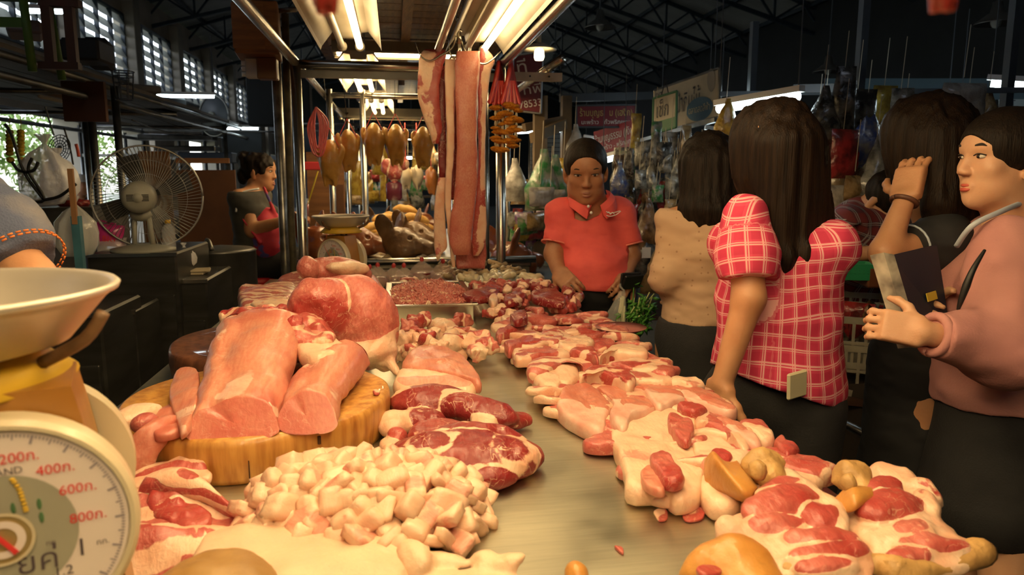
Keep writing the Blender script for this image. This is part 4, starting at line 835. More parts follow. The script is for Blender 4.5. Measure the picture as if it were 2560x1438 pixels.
# --- tied bags of blood
film = plastic('clear bag film', (.85, .68, .58), .30, .06); blood = M('pork blood', (.10, .004, .006), .15, coat=.5)
for i, (u, v, r) in enumerate(((945, 700, .055), (985, 690, .05), (1055, 690, .062), (1108, 695, .062), (1010, 680, .05), (925, 690, .045))):
    c = ony(u, v, 3.3+.04*(i % 3)); c[2] = TZ+.002; t = empty('blood_bag', 'knotted clear bag of dark blood, %s' % ['front one by the scale', 'smaller one second from the scale', 'tall one with knot up in the middle', 'last one before the hanging pork', 'half hidden one at the back', 'one tucked against the scale'][i], 'bag', 'bags of pork blood', tuple(c))
    prof = [(0, 0), (r*.9, .004), (r*1.05, r*.35), (r*.98, r*.75), (r*.8, r*1.1), (r*.45, r*1.45), (.008, r*1.65), (.005, r*1.72)]
    vv, ff = lathe(prof, 24); vv = vv*(1+.05*vnoise(vv, 30, i))[:, None]; mk('bag_film', vv+c, ff, film, t, True)
    MB().lathe([(0, .002), (r*.86, .006), (r*.99, r*.35), (r*.93, r*.82), (0, r*.83)], c, 20).build('blood', blood, t, True)
    MB().ell(c+A_([0, 0, r*1.78]), (.010, .010, .013), 8).build('knot', M('red bag knot', (.4, .03, .03), .4) if i == 0 else bpy.data.materials['red bag knot'], t, True)
# pink plate
pl = onz(1590, 866, TZ); MB().lathe([(0, .002), (.05, .003), (.075, .016), (.078, .018), (.05, .008), (0, .007)], (.668, 2.06, TZ+.03), 40).build('plate', M('dusty pink plastic', (.35, .13, .12), .4), None, True, label='dusty pink plastic plate at the outer edge of the counter', cat='plate')
# ------------------------------------------------------------------ pork strips hanging from meat hooks
def strip(name, rows, y0, th, body, label, m=pork, n=28, bulge=None, lump=.003, seed=0, group='hanging pork strips', curve=0., cat='meat'):
    """rows: (pixel v, left u, right u) read at depth y0"""
    a = np.linspace(0, 2*math.pi, n, endpoint=False); ca = np.sign(np.cos(a))*np.abs(np.cos(a))**.45; sa = np.sign(np.sin(a))*np.abs(np.sin(a))**.7
    L = spline(A_([ony(u0, v, y0) for v, u0, u1 in rows]), 6); R_ = spline(A_([ony(u1, v, y0) for v, u0, u1 in rows]), 6); m_ = len(L); rings = []; tt = []
    for i in range(m_):
        t = i/(m_-1); c = (L[i]+R_[i])/2; w_ = (R_[i]-L[i])/2; e = min(1, .25+6*t, .3+6*(1-t)); yy = curve*math.sin(t*5)
        rings.append(c+ca[:, None]*w_+sa[:, None]*A_([0, th/2*e, 0])+A_([0, yy, 0])); tt += [t]*n
    v, f = loftv(rings, True); ac = np.tile(ca, m_); q = v.copy(); v[:, 1] += lump*fbm(q, 22, seed, 3); v[:, 0] += lump*.6*fbm(q, 35, seed+3, 2)
    fat, red = body(ac, A_(tt), q); return mk(name, v, f, m, None, True, {'fat': fat, 'red': red}, label, cat, group)
nz = lambda q, s, sd: fbm(q, s, sd, 2)
strip('pork_strip', [(123, 1062, 1112), (140, 1050, 1116), (175, 1046, 1105), (230, 1043, 1098), (290, 1058, 1102), (330, 1072, 1104), (360, 1082, 1096)], 3.2, .03, lambda a, t, q: (np.clip(.7-.9*sstep(.2, .8, a)-.6*sstep(.14, .0, t)+.5*nz(q, 18, 1), 0, 1), .75+0*a), 'short fatty pork strip, leftmost on the hooks', seed=1)
strip('pork_strip', [(165, 1102, 1116), (240, 1095, 1114), (330, 1094, 1116), (400, 1096, 1122), (452, 1098, 1128)], 3.25, .02, lambda a, t, q: (.1+.2*nz(q, 25, 2), 1.2+0*a), 'thin dark red strip behind the white fat strip', m=beefy, seed=2)
strip('pork_strip', [(148, 1113, 1140), (200, 1112, 1138), (300, 1116, 1136), (380, 1116, 1136), (440, 1114, 1130), (500, 1112, 1128), (560, 1117, 1128), (620, 1124, 1134), (668, 1131, 1139)], 3.19, .022, lambda a, t, q: (.85+.4*nz(q, 20, 3)-.4*sstep(.5, 1, a), .6+0*a), 'long narrow white fat strip between lean strips', m=fatm, seed=3)
strip('pork_strip', [(444, 1097, 1116), (490, 1088, 1112), (560, 1085, 1113), (615, 1086, 1118), (635, 1088, 1104), (652, 1091, 1097)], 3.22, .022, lambda a, t, q: (.7+.6*nz(q, 20, 4), .5+0*a), 'ragged lower fat piece with drip at its end', seed=4)
strip('pork_strip', [(128, 1142, 1200), (170, 1138, 1200), (260, 1139, 1193), (350, 1142, 1193), (440, 1139, 1194), (500, 1134, 1188), (560, 1124, 1182), (610, 1124, 1178), (638, 1136, 1172)], 3.16, .035, lambda a, t, q: (.1+.35*nz(q, 16, 5)+.7*sstep(.72, .95, a)*sstep(.6, .75, vnoise(q*A_([1, 1, .2]), 20, 3)+.5), .3+.2*sstep(.3, .6, np.abs(a-.25))), 'widest pale lean pork strip in the middle of the hooks', m=loinm, seed=5)
strip('pork_strip', [(120, 1202, 1214), (150, 1198, 1236), (185, 1194, 1226), (280, 1194, 1216), (380, 1196, 1213), (480, 1190, 1213), (560, 1182, 1216), (610, 1180, 1212), (640, 1182, 1196)], 3.22, .03, lambda a, t, q: (.75-.9*sstep(-.2, -.7, a)*sstep(.9, .7, t)+.5*nz(q, 18, 6), .7+0*a), 'right-hand fatty strip with dark lean inner edge', seed=6)
strip('pork_strip', [(600, 1146, 1214), (635, 1140, 1216), (655, 1140, 1214), (672, 1142, 1212)], 3.27, .02, lambda a, t, q: (.05+.2*nz(q, 18, 7), .5+0*a), 'red lean end hanging lowest behind the wide strip', seed=7)
strip('pork_strip', [(190, 1132, 1146), (300, 1130, 1146), (420, 1122, 1142), (500, 1122, 1140)], 3.24, .016, lambda a, t, q: (.0+.2*nz(q, 25, 2), 1.+0*a), 'dark red lean layer seen in the gap of the strips', m=beefy, seed=8)
hookm = M('hook steel', (.5, .47, .4), .25, 1)
for i, (pts, lab) in enumerate((([(1128, 0), (1150, 62), (1140, 40), (1148, 75), (1148, 130)], 'long steel swivel hook carrying the wide pork strip'), ([(1038, 105), (1052, 140), (1075, 152), (1100, 140), (1130, 120), (1140, 90)], 'curved hook with point showing at the leftmost strip'), ([(1122, 98), (1124, 130), (1135, 145), (1145, 130), (1146, 95)], 'small hook between the two lean strips'), ([(1172, 118), (1168, 140), (1160, 150), (1152, 130), (1150, 95)], 'hook point through the wide strip top'), ([(1252, 128), (1230, 150), (1205, 160), (1170, 140), (1152, 100)], 'curved hook with point sticking out beside the red ribbons'))):
    P = spline(A_([ony(u, v, 3.17) for u, v in pts]), 6); v, f = tube(P, np.linspace(.0045, .0045, len(P)) if i == 0 else np.clip(np.linspace(.0012, .008, len(P)), .0012, .0045), 8); mk('meat_hook', v, f, hookm, None, True, None, lab, 'hook', 'steel meat hooks')
sw = ony(1148, 110, 3.17); MB().tube([sw, sw+A_([0, 0, .06])], .009, 10).tube([sw+A_([0, 0, .05]), sw+A_([0, 0, .056])], .013, 10).build('hook_swivel', hookm, None, True, label='steel swivel barrel above the pork strips', cat='hook')
# ------------------------------------------------------------------ marigold garlands on red ribbons
redrib = M('red satin ribbon', (.62, .03, .025), .32, col2=(.75, .10, .08), nscale=20, coat=.3); pinkrib = M('salmon satin ribbon', (.80, .20, .15), .32, col2=(.7, .1, .08), nscale=20, coat=.3)
mari = M('marigold', (.85, .36, .015), .6, col2=(.62, .20, .008), nscale=90, bump=.9, bscale=160); bud = M('jasmine bud', (.62, .58, .36), .5)
def garland(u0, strands, label, mrib, sd):
    g = np.random.default_rng(sd); top = ony(u0, 152, 3.52); t = empty('flower_garland', label, 'garland', 'marigold garlands', tuple(top))
    for k in range(5):
        u1 = u0+(k-2)*9; P = spline(A_([top, ony(u0+(k-2)*3, 195, 3.5), ony(u1, 245, 3.5), ony(u1+(k-2)*3, 262+6*(k % 2), 3.49)]), 5); w_ = np.interp(np.linspace(0, 1, len(P)), [0, .3, .8, 1], [.010, .014, .016, .002])
        rings = [[p+A_([-w, .004*k-.008, 0]), p+A_([0, .004*k-.016, 0]), p+A_([w, .004*k-.008, 0]), p+A_([0, .004*k-.006, 0])] for p, w in zip(P, w_)]; v, f = loftv(rings, True); mk('ribbon', v, f, mrib if k % 2 else redrib, t, True)
    fm = None
    for (du, v0, v1) in strands:
        c0, c1 = ony(u0+du, v0, 3.49), ony(u0+du, v1, 3.49); MB().tube([ony(u0+du*.6, 250, 3.5), c0, c1], .0015, 5).build('thread', bud, t)
        nb = max(1, int((v1-v0)/21))
        for j in range(nb+1):
            p = c0+(c1-c0)*j/max(nb, 1)
            if fm is None:
                a = np.linspace(0, 2*math.pi, 26, endpoint=False); rings = []
                for rr, zz in ((.004, .012), (.014, .011), (.024, .006), (.031, -.001), (.026, -.005), (.012, -.010), (.003, -.012)): rings.append(np.column_stack([rr*(1+.16*np.cos(13*a))*np.cos(a), rr*(1+.16*np.cos(13*a))*np.sin(a), zz+.002*np.cos(13*a+1)]))
                fv, ff = loftv(rings, True); fm = mk('marigold', fv+p, ff, mari, t, True); off = np.array(fm.location)-(p-wloc(t))
            else:
                o = fm.copy(); link(o, t); o.location = p-wloc(t)+off; s_ = float(g.uniform(.7, 1.1)); o.scale = (s_, s_, s_); o.rotation_euler = (float(g.normal()*.15), float(g.normal()*.15), float(g.uniform(0, 6)))
            if j < nb:
                q = p+(c1-c0)*.5/max(nb, 1); MB().lathe([(0, .016), (.005, .008), (.007, -.004), (.004, -.014), (0, -.015)], q, 8).build('jasmine_bud', bud, t, True)
    return t
garland(1247, ((-8, 270, 370), (2, 290, 330), (10, 285, 375), (-3, 330, 376)), 'marigold garland with jasmine buds on bright red ribbon, nearer the pork', redrib, 1)
garland(1277, ((-6, 262, 350), (4, 268, 365), (14, 275, 350), (-1, 300, 355)), 'marigold garland on salmon ribbon, beside the pipe post', pinkrib, 2)
# ------------------------------------------------------------------ spring scales
ybrown = M('yellow brown enamel', (.42, .20, .035), .4, col2=(.28, .12, .02), nscale=9, coat=.2); yellow = M('yellow plate', (.75, .50, .04), .4, col2=(.62, .38, .03), nscale=6)
dialm = M('dial paper', (.78, .68, .64), .45, coat=.6); bezel = M('cream bezel', (.60, .52, .36), .35, coat=.3); silver = M('dial silver', (.42, .41, .33), .4, .3); dred = M('dial red print', (.65, .04, .04), .5); dink = M('dial dark print', (.08, .06, .07), .5); bluegrey = M('dial tick grey', (.30, .26, .30), .5); wheat = M('wheat print', (.55, .36, .03), .5); leafg = M('leaf print', (.08, .18, .08), .5); hubm = M('hub gold', (.6, .45, .2), .35, .6)
pansteel = M('pan aluminium', (.70, .64, .54), .38, .55, col2=(.55, .5, .43), nscale=5, bump=.06, bscale=30)
def scale(cf, cr, R, panc, panR, zb, label, detail=True):
    cf, cr = A_(cf, float), A_(cr, float); nd = nrm(A_([cf[0]-cr[0], cf[1]-cr[1], 0])); xd = A_([-nd[1], nd[0], 0]); xd = xd; zd = A_([0, 0, 1.]); mid = (cf+cr)/2; mid[2] = cf[2]; depth = np.linalg.norm((cf-cr)[:2])
    t = empty('spring_scale', label, 'scale', 'spring scales', (mid[0], mid[1], zb)); Rm = np.column_stack([xd, nd, zd])      # local x across the dial, y out of it, z up
    def L(p, c=mid): return c+Rm@A_(p, float)
    b = MB(); hw = R*.82; rings = []
    for (wx, dy, z) in ((R*.95, depth*.36, zb), (R*.95, depth*.36, zb+.012), (R*.8, depth*.34, cf[2]-R*.4), (R*.62, depth*.33, cf[2]+R*.75), (R*.55, depth*.32, cf[2]+R*1.12)):
        rings.append([mid*A_([1, 1, 0])+A_([0, 0, z])+Rm@A_([sx*wx, sy*dy, 0]) for sx, sy in ((-1, -1), (1, -1), (1, 1), (-1, 1))])
    v, f = loftv(rings, True); mk('scale_body', v, f, ybrown, t, False)
    Rd = lambda sg: np.column_stack([xd*sg, zd, nd*sg]) if sg > 0 else np.column_stack([-xd, zd, -nd])
    for sg, nm in ((1, 'dial'), (-1, 'rear_dial')):
        c = mid+nd*sg*depth*.5; Q = Rd(sg)
        MB().lathe([(0, -depth*.14), (R*.99, -depth*.14), (R*1.0, -.004), (R*.995, .004), (R*.955, .009), (R*.92, .009), (R*.905, .003), (0, .003)], c, 64, Q).build(nm+'_bezel', bezel, t, True).data.set_sharp_from_angle(angle=.6)
        face = MB().lathe([(0, .0045), (R*.905, .0045), (R*.905, .003)], c, 64, Q).build(nm+'_face', dialm, t, False)
        if sg < 0: continue
        def D(ang, r, h=.0055): return c+Q@A_([r*R*math.sin(ang), r*R*math.cos(ang), h])
        def ring(r0, r1, h, m, nm_): mk(nm_, *loftv([[D(a, r, h) for a in np.linspace(0, 2*math.pi, 48, endpoint=False)] for r in (r0, r1)], False), m, face, False)
        ring(.005, .53, .0052, silver, 'silver_disc'); ring(.005, .22, .0075, hubm, 'hub'); ring(.20, .225, .0085, bezel, 'hub_ring'); ring(.10, .16, .0088, dialm, 'hub_print')
        tk = MB()
        for k in range(200):
            a = 2*math.pi*k/200; l = .80 if k % 10 == 0 else (.825 if k % 5 == 0 else .85); w_ = .0006 if k % 10 else .001
            e = Q@A_([math.cos(a), -math.sin(a), 0]); p0, p1 = D(a, l), D(a, .875); tk.add([p0-e*w_, p0+e*w_, p1+e*w_, p1-e*w_], [(0, 1, 2, 3)])
        tk.build('tick_marks', bluegrey, face, kind='stuff')
        sgn = lambda s, ang, r, size, m, nm_='lettering', **k: text(s, size, m, face, D(ang, r, .0062), Q[:, 0], Q[:, 1], nm_, **k)
        for k, (s_, an) in enumerate((('200ก.', 14), ('400ก.', 38), ('600ก.', 60), ('800ก.', 85), ('1', 112), ('1.2', 135), ('1.4', 155), ('2', 180), ('3', 250), ('4', 300), ('0', 0))):
            sgn(s_, math.radians(an), .70-.0011*an if an < 160 else .62, R*(.12 if s_ != '1' else .22), dred if len(s_) > 3 else dink)
        sgn('กก.', math.radians(106), .72, R*.07, dink)
        sgn('BRAND', math.radians(4), .56, R*.085, dink); sgn('ยค่', math.radians(140), .34, R*.26, dink); sgn('น', math.radians(-8), .42, R*.26, dred); sgn('ทก', math.radians(110), .34, R*.06, dink)
        for sd_, m_ in ((1, wheat), (-1, wheat)):
            P = [D(sd_*math.radians(x), y, .006) for x, y in ((12, .50), (20, .42), (28, .34), (40, .27))]
            for j, p in enumerate(spline(A_(P), 3)): MB().ell(p, (R*.022, R*.022, R*.014), 5).build('wheat_ear', m_, face)
        for x, y in ((48, .36), (66, .30), (20, .26)): MB().ell(D(math.radians(x), y, .006), (R*.02, R*.006, R*.05), 5).build('leaf', leafg, face)
        nd_ = MB(); a = math.radians(-35); e = Q@A_([math.cos(a), -math.sin(a), 0]); p0, p1 = D(a, -.15, .010), D(a, .84, .010); nd_.add([p0-e*R*.02, p0+e*R*.02, p1+e*R*.004, p1-e*R*.004, p0-e*R*.02+nd*.001, p0+e*R*.02+nd*.001, p1+e*R*.004+nd*.001, p1-e*R*.004+nd*.001], [(0, 1, 2, 3), (4, 7, 6, 5), (0, 4, 5, 1), (1, 5, 6, 2), (2, 6, 7, 3), (3, 7, 4, 0)]); nd_.build('needle', dred, t)
    pc = A_(panc, float)
    top = cf[2]+R*1.12; MB().tube([(mid[0], mid[1], top-.01), (pc[0], pc[1], pc[2]-panR*.5)], .007, 10).tube(np.array([(mid[0], mid[1], top-.01), (pc[0], pc[1], pc[2]-panR*.5)])+xd*R*.3, .005, 8).build('spindle', steel_dk, t, True)
    MB().lathe([(0, -.012), (panR*.70, -.024), (panR*.74, -.020), (panR*.55, .004), (panR*.5, .010), (0, .012)], (pc[0], pc[1], pc[2]-panR*.40), 48).build('pan_support', yellow, t, True)
    pan = MB().lathe([(0, -panR*.36), (panR*.55, -panR*.36), (panR*.72, -panR*.31), (panR*.93, -panR*.06), (panR*.97, -.004), (panR, -.002), (panR*1.01, .002), (panR*.99, .005), (panR*.95, .002), (panR*.91, -panR*.05), (panR*.70, -panR*.285), (panR*.5, -panR*.33), (0, -panR*.33)], pc, 72).build('weighing_pan', pansteel, t, True)
    for a in (-.1, 2.0, 4.1):
        P = [pc+A_([panR*.62*math.cos(a), panR*.62*math.sin(a), -panR*.42]), pc+A_([panR*.88*math.cos(a), panR*.88*math.sin(a), -panR*.28]), pc+A_([panR*1.0*math.cos(a), panR*1.0*math.sin(a), -panR*.12])]
        MB().tube(spline(A_(P), 4), .006, 8).build('pan_arm', M('rusty arm', (.10, .055, .025), .6, col2=(.2, .1, .04), nscale=30) if 'rusty arm' not in bpy.data.materials else bpy.data.materials['rusty arm'], t, True)
    return t
cf = atd(10, 1340, .6); cr = atd(62, 1195, .735); cr[2] = cf[2]
pr = atd(328, 706, .72); mid = (cf+cr)/2
scale(cf, cr, .1016, (pr[0]-.158, mid[1]+.02, pr[2]), .155, TZ+.002, 'spring scale with big dial at the front corner, nearest the viewer')
cf2 = atd(833, 650, 3.42); cr2 = atd(878, 645, 3.52); cr2[2] = cf2[2]; p2 = atd(852, 541, 3.47); cf2 = cf2.copy()
scale(cf2, cr2, .1016, p2, .135, TZ+.002, 'spring scale standing at the far end of the counter')
bx_ = MB()
# ------------------------------------------------------------------ hanging poultry
duckm = M('poached poultry skin', (.55, .31, .07), .38, col2=(.40, .19, .035), nscale=10, bump=.35, bscale=60, sss=.1, coat=.25)
def duck_sdf():
    s = SDF(); s.ell((0, 0, -.02), (.052, .05, .085), None, .03); s.ell((0, -.022, .0), (.036, .035, .06), None, .03); s.ell((0, .0, .05), (.03, .03, .045), None, .03)
    for e in (-1, 1):
        s.ell((e*.056, .0, .02), (.013, .022, .042), roty(e*.2), .015); s.ell((e*.058, .005, .05), (.011, .014, .025), roty(-e*.25), .012)
        s.cap((e*.026, -.01, -.07), (e*.022, -.012, -.125), .019, .011, .015)
    s.ell((0, .012, -.10), (.018, .018, .03), None, .015); s.ell((0, -.02, -.118), (.016, .02, .02), None, .012, 's'); return s
dv, df = duck_sdf().surf(.0045, lambda p: .0012*fbm(p, 40, 2, 2)); duck_me = mesh('poultry_body', dv, df, duckm)
strm = M('red string', (.65, .08, .07), .5)
for i, (u, v, y, sc, lab) in enumerate(((826, 398, 3.98, 1.08, 'poached bird hanging lowest, by the pink string bundle'), (870, 368, 4.05, 1.0, 'poached bird second from the pipe post'), (935, 352, 4.1, 1.02, 'poached bird third along the rail'), (990, 354, 4.1, 1.0, 'poached bird fourth along the rail'), (1058, 360, 4.05, .98, 'poached bird nearest the hanging pork'))):
    c = ony(u, v, y); t = empty('hanging_poultry', lab, 'poultry', 'poached birds on the rail', tuple(c))
    o = bpy.data.objects.new('poultry_body', duck_me); link(o, t); o.scale = (sc,)*3; o.rotation_euler = (0, 0, (-.3, .5, -.1, .2, -.4)[i])
    for e in (-1, 1): MB().tube([c+A_([e*.05*sc, 0, .05*sc]), c+A_([0, 0, .15*sc])], .002, 6).build('string', strm, t)
    MB().tube([c+A_([0, 0, .15*sc]), (c[0], 3.76, 1.91)], .0015, 6).build('wire', black, t)
pk = M('pink plastic string', (.80, .22, .22), .35, col2=(.7, .12, .14), nscale=30)
sb = empty('string_bundle', 'bundle of pink plastic string hanging at the stall corner', 'string', None, tuple(ony(790, 268, 3.9)))
for k in range(7):
    top = ony(790, 268, 3.9); w_ = .012+.006*k; h = .19+.02*(k % 3); P = spline(A_([top, top+A_([-w_, .004*k, -h*.5]), top+A_([-w_*.6, .003*k, -h]), top+A_([w_*.6, 0, -h*1.02]), top+A_([w_*1.2, 0, -h*.4]), top]), 6)
    v, f = tube(P, .004, 6); mk('loop', v, f, pk, sb, True)
# ------------------------------------------------------------------ next stall behind: counter, heads, offal
roast = M('roast pig skin', (.22, .06, .015), .3, col2=(.11, .025, .008), nscale=8, bump=.4, bscale=40, coat=.5); greyh = M('boiled head skin', (.16, .08, .03), .42, col2=(.08, .04, .015), nscale=9, bump=.4, bscale=50, coat=.3); yel = M('boiled yellow tripe', (.68, .42, .12), .45, col2=(.55, .30, .07), nscale=12, bump=.4, bscale=60, sss=.1)
b2 = empty('cooked_meat_counter', 'steel counter of the next stall, laden with pig heads', 'counter', None, (.1, 5.2, 0))
MB().box((.12, 5.25, .93), (.64, 1.25, .02), bev=.006).build('counter_top', steel, b2); MB().box((.12, 4.02, .6), (.63, .01, .31)).build('front_panel', M('front panel steel', (.30, .28, .22), .4, .8, col2=(.2, .18, .14), nscale=4), b2)
MB().tube([(-.55, 3.98, .955), (.78, 3.98, .955)], .02, 14).build('rail', steel, b2, True)
for x in (-.48, .7):
    for y in (4.1, 6.4): MB().tube([(x, y, 0), (x, y, .92)], .02, 10).build('leg', steel_dk, b2, True)
def head_sdf(k=0):
    s = SDF(); s.ell((0, .02, .075), (.085, .10, .085), None, .03); s.cap((0, -.05, .065), (0, -.15, .05), .06, .042, .03); s.ell((0, -.178, .05), (.034, .016, .032), None, .012)
    for e in (-1, 1):
        s.ell((e*.075, .07, .165), (.012, .045, .075), rotz(-e*.5)@roty(e*.35)@rotx(-.2-.3*k), .02); s.ell((e*.06, -.02, .04), (.04, .07, .04), None, .03); s.ell((e*.042, -.065, .105), (.012, .01, .01), None, .01, 's'); s.ell((e*.012, -.19, .052), (.007, .012, .009), None, .005, 's')
    s.ell((0, -.12, .022), (.03, .06, .012), None, .01, 's'); return s
hme = []
for k in (0, 1):
    v, f = head_sdf(k).surf(.006, lambda p: .003*fbm(p, 30, 5, 3)); hme.append((v, f))
hmesh = {(k, m_.name): mesh('pig_head', hme[k][0], hme[k][1], m_) for k in (0, 1) for m_ in (roast, greyh)}
for i, (u, v, y, k, m_, rz_, sc, lab) in enumerate(((800, 620, 4.25, 0, roast, .9, 1.15, 'glossy roast pig head behind the pipe post, ears up'), (900, 628, 4.3, 1, roast, 1.2, 1.1, 'dark roast pig head beside the far scale pan'), (1010, 640, 4.2, 0, greyh, 1.0, 1.1, 'grey brown pig head with tall ears before the hanging pork'), (1045, 605, 4.7, 0, greyh, .8, 1.1, 'second grey brown pig head behind the tall eared one'), (880, 560, 5.0, 1, roast, .4, 1., 'roast pig head at the back of the next counter'), (1060, 520, 6.2, 0, roast, .6, 1., 'roast head far back near the white birds'), (1000, 510, 6.4, 0, greyh, -.6, .9, 'small pale head far back on the next counter'), (950, 520, 6.3, 0, greyh, .2, .9, 'grey head far back left of the pale one'), (1285, 640, 4.2, 0, roast, 2.2, 1.25, 'roast pig head to the right of the pipe posts'))):
    c = ony(u, v, y); c[2] = .953 if i != 8 else .84; o = bpy.data.objects.new('pig_head', hmesh[(k, m_.name)]); link(o); o.location = c; o.rotation_euler = (0, 0, rz_); o.scale = (sc,)*3; tag(o, lab, 'pig head', 'cooked pig heads')
st = empty('side_table', 'dark small table holding the roast head beside the posts', 'table', None, (1.1, 4.3, 0)); hc = ony(1290, 650, 4.25)
MB().box((hc[0]+.05, 4.3, .82), (.26, .3, .015)).build('table_top', black, st)
for x in (-.2, .25):
    for y in (4.03, 4.55): MB().box((hc[0]+.05+x, y, .4), (.015, .015, .4)).build('leg', greysteel, st)
g = np.random.default_rng(77)
for i in range(26):
    c = ony(g.uniform(925, 1060), 600, g.uniform(4.75, 5.5)); c[2] = .97+g.uniform(0, .22)*(1-abs(i-13)/20); d = rotz(g.uniform(0, 3))@A_([1., 0, g.uniform(-.3, .3)])
    P = spline(A_([c-d*.08, c-d*.03+A_([0, 0, .015]), c+d*.04+A_([0, 0, .012]), c+d*.09]), 4); v, f = tube(P, np.interp(np.linspace(0, 1, len(P)), [0, .2, .7, 1], [.012, .026, .028, .01]), 10); v = v+.003*fbm(v, 30, i, 2)[:, None]; mk('boiled_tripe', v, f, yel, None, True, None, 'yellow boiled tripe roll heaped on the next counter', 'offal', 'yellow tripe rolls')
for i in range(30):
    c = ony(g.uniform(870, 1080), 620, g.uniform(4.1, 4.7)); c[2] = .955+g.uniform(0, .05); d = rotz(g.uniform(0, 3))@A_([1., 0, g.uniform(-.2, .4)])
    P = spline(A_([c-d*.07, c+A_([0, 0, .02]), c+d*.08+A_([0, 0, -.005])]), 4); v, f = tube(P, np.interp(np.linspace(0, 1, len(P)), [0, .3, 1], [.006, .02, .005]), 8); mk('cooked_strip', v, f, [roast, greyh, offl][i % 3], None, True, None, 'brown cooked strip lying between the pig heads', 'offal', 'brown cooked strips')
for i in range(16):
    c = ony(g.uniform(1030, 1100), 600, g.uniform(4.8, 5.4)); c[2] = .96+g.uniform(0, .03); b = Blob(); b.e(c, (.035, .03, .018), None, .4, .4); b.build('pork_piece', .008, .008, label='pink raw pork piece on the next counter behind the strips', seed=900+i, group='raw pieces on the next counter')
# birds and pork hanging farther back
for i, (u, v, y, sc, m_, lab) in enumerate(((1015, 438, 7.2, 1.05, 'white', 'white plucked bird hanging far back'), (1043, 438, 7.2, 1.05, 'white', 'second white plucked bird hanging far back'), (1078, 446, 6.6, 1.1, 'roast', 'roast bird hanging far back beside the white ones'))):
    wm = M('plucked white bird', (.62, .52, .36), .5) if i == 0 else bpy.data.materials['plucked white bird']; c = ony(u, v, y); t = empty('hanging_poultry', lab, 'poultry', 'birds hanging far back', tuple(c)); me = duck_me.copy(); me.materials.clear(); me.materials.append(wm if m_ == 'white' else M('roast bird', (.35, .12, .02), .4, coat=.3)); o = bpy.data.objects.new('poultry_body', me); link(o, t); o.scale = (sc,)*3; o.rotation_euler = (0, 0, i)
    MB().tube([c+A_([0, 0, .05]), c+A_([0, 0, .5])], .003, 6).build('string', strm, t)
hp = Blob(); c = ony(985, 425, 6.0); hp.e(c, (.07, .05, .09), None, .3, .6); hp.e(c+A_([.06, 0, .05]), (.06, .04, .06), None, .4, .5); hp.e(c+A_([-.05, 0, .02]), (.05, .04, .07), None, .2, .7); hp.el(c+A_([0, 0, -.05]), c+A_([.01, 0, -.2]), .03, .03, .3, .5); hp.build('hanging_pork', .008, .008, label='pink pork forequarter hanging far back over the next counter', seed=950)
bg = ony(985, 478, 6.0); MB().box(bg, (.065, .04, .075), bev=.02).build('blood_bag', M('dark bag', (.12, .02, .04), .25), None, True, label='dark red bag hanging under the far pork forequarter', cat='bag')
# ------------------------------------------------------------------ stalls receding behind: frames and lamps
for k, (y, lab) in enumerate(((5.15, 'pipe frame of the next stall behind the pig heads'), (7.0, 'pipe frame of the third stall down the row'), (9.2, 'pipe frame of the farthest stall down the row'))):
    t = empty('stall_frame', lab, 'stall frame', 'receding stall frames', (0, y, 0))
    for x in ((-.42, .56, .78) if k else (-.42, -.2, .8)): MB().tube([(x, y, 0), (x, y, 2.0)], .022, 12).build('post', steel, t, True)
    MB().tube([(-.46, y, 1.96), (.8, y, 1.96)], .02, 12).build('rail', steel, t, True)
    for x in (-.46, .8): MB().tube([(x, y-1.7, 1.97), (x, y, 1.97)], .02, 12).build('rail', steel, t, True)
    for j in range(10): MB().box((.15, y-1.35+.18*j, 2.42), (.7, .085, .012)).build('plank', wood, t)
    for x in (-.4, .1, .7): MB().box((x, y-.6, 2.37), (.03, .9, .03)).build('joist', wood, t)
fixture((-.17, 4.55, 2.02), label='twin-tube lamp over the pig heads', length=1.1, m=tubefar, one=False)
fixture((.40, 4.6, 2.02), label='twin-tube lamp behind the hanging pork', length=1.1, m=tubefar, one=False)
fixture((-.12, 6.3, 2.02), label='twin-tube lamp over the far part of the next counter', length=1.1, m=tubefar, one=False)
fixture((.0, 7.1, 2.0), axis='x', label='crosswise lamp over the third stall', length=1.0, m=tubefar, one=False)  # glowing lamp stands in for a lit white banner
fixture((.05, 5.35, 2.30), axis='x', label='crosswise lamp high under the next canopy', length=.9, m=tubefar, one=False)  # added lamp stands in for a bright panel lit by others
fixture((.1, 9.0, 1.9), axis='x', label='crosswise lamp of the farthest stall', length=1.2, m=tubefar, one=False)
# ------------------------------------------------------------------ people
def skinmat(name, c1, c2): return M(name, c1, .5, col2=c2, nscale=18, sss=.12, bump=.08, bscale=160)
sk_man = skinmat('tanned skin', (.40, .19, .10), (.32, .14, .07)); sk_w = skinmat('warm skin', (.52, .27, .14), (.46, .22, .11)); sk_f = skinmat('fair skin', (.62, .36, .22), (.58, .31, .18))
def hairmat(name, c1, c2): return M(name, c1, .5, col2=c2, nscale=9, stretch=(14, 14, .6), bump=.35, bscale=22, spec=.12)
hair_k = hairmat('black hair', (.008, .006, .005), (.018, .012, .009)); hair_b = hairmat('dark brown hair', (.008, .005, .004), (.018, .010, .006))
cloth_k = M('black cloth', (.012, .012, .014), .85, col2=(.02, .02, .022), nscale=12, bump=.2, bscale=200)
eyew = M('eye white', (.6, .56, .5), .25); iris = M('iris', (.02, .01, .006), .2); lipm = M('lips red', (.50, .09, .06), .4); lipn = M('lips natural', (.30, .12, .08), .5); browm = M('eyebrow', (.02, .012, .008), .8)
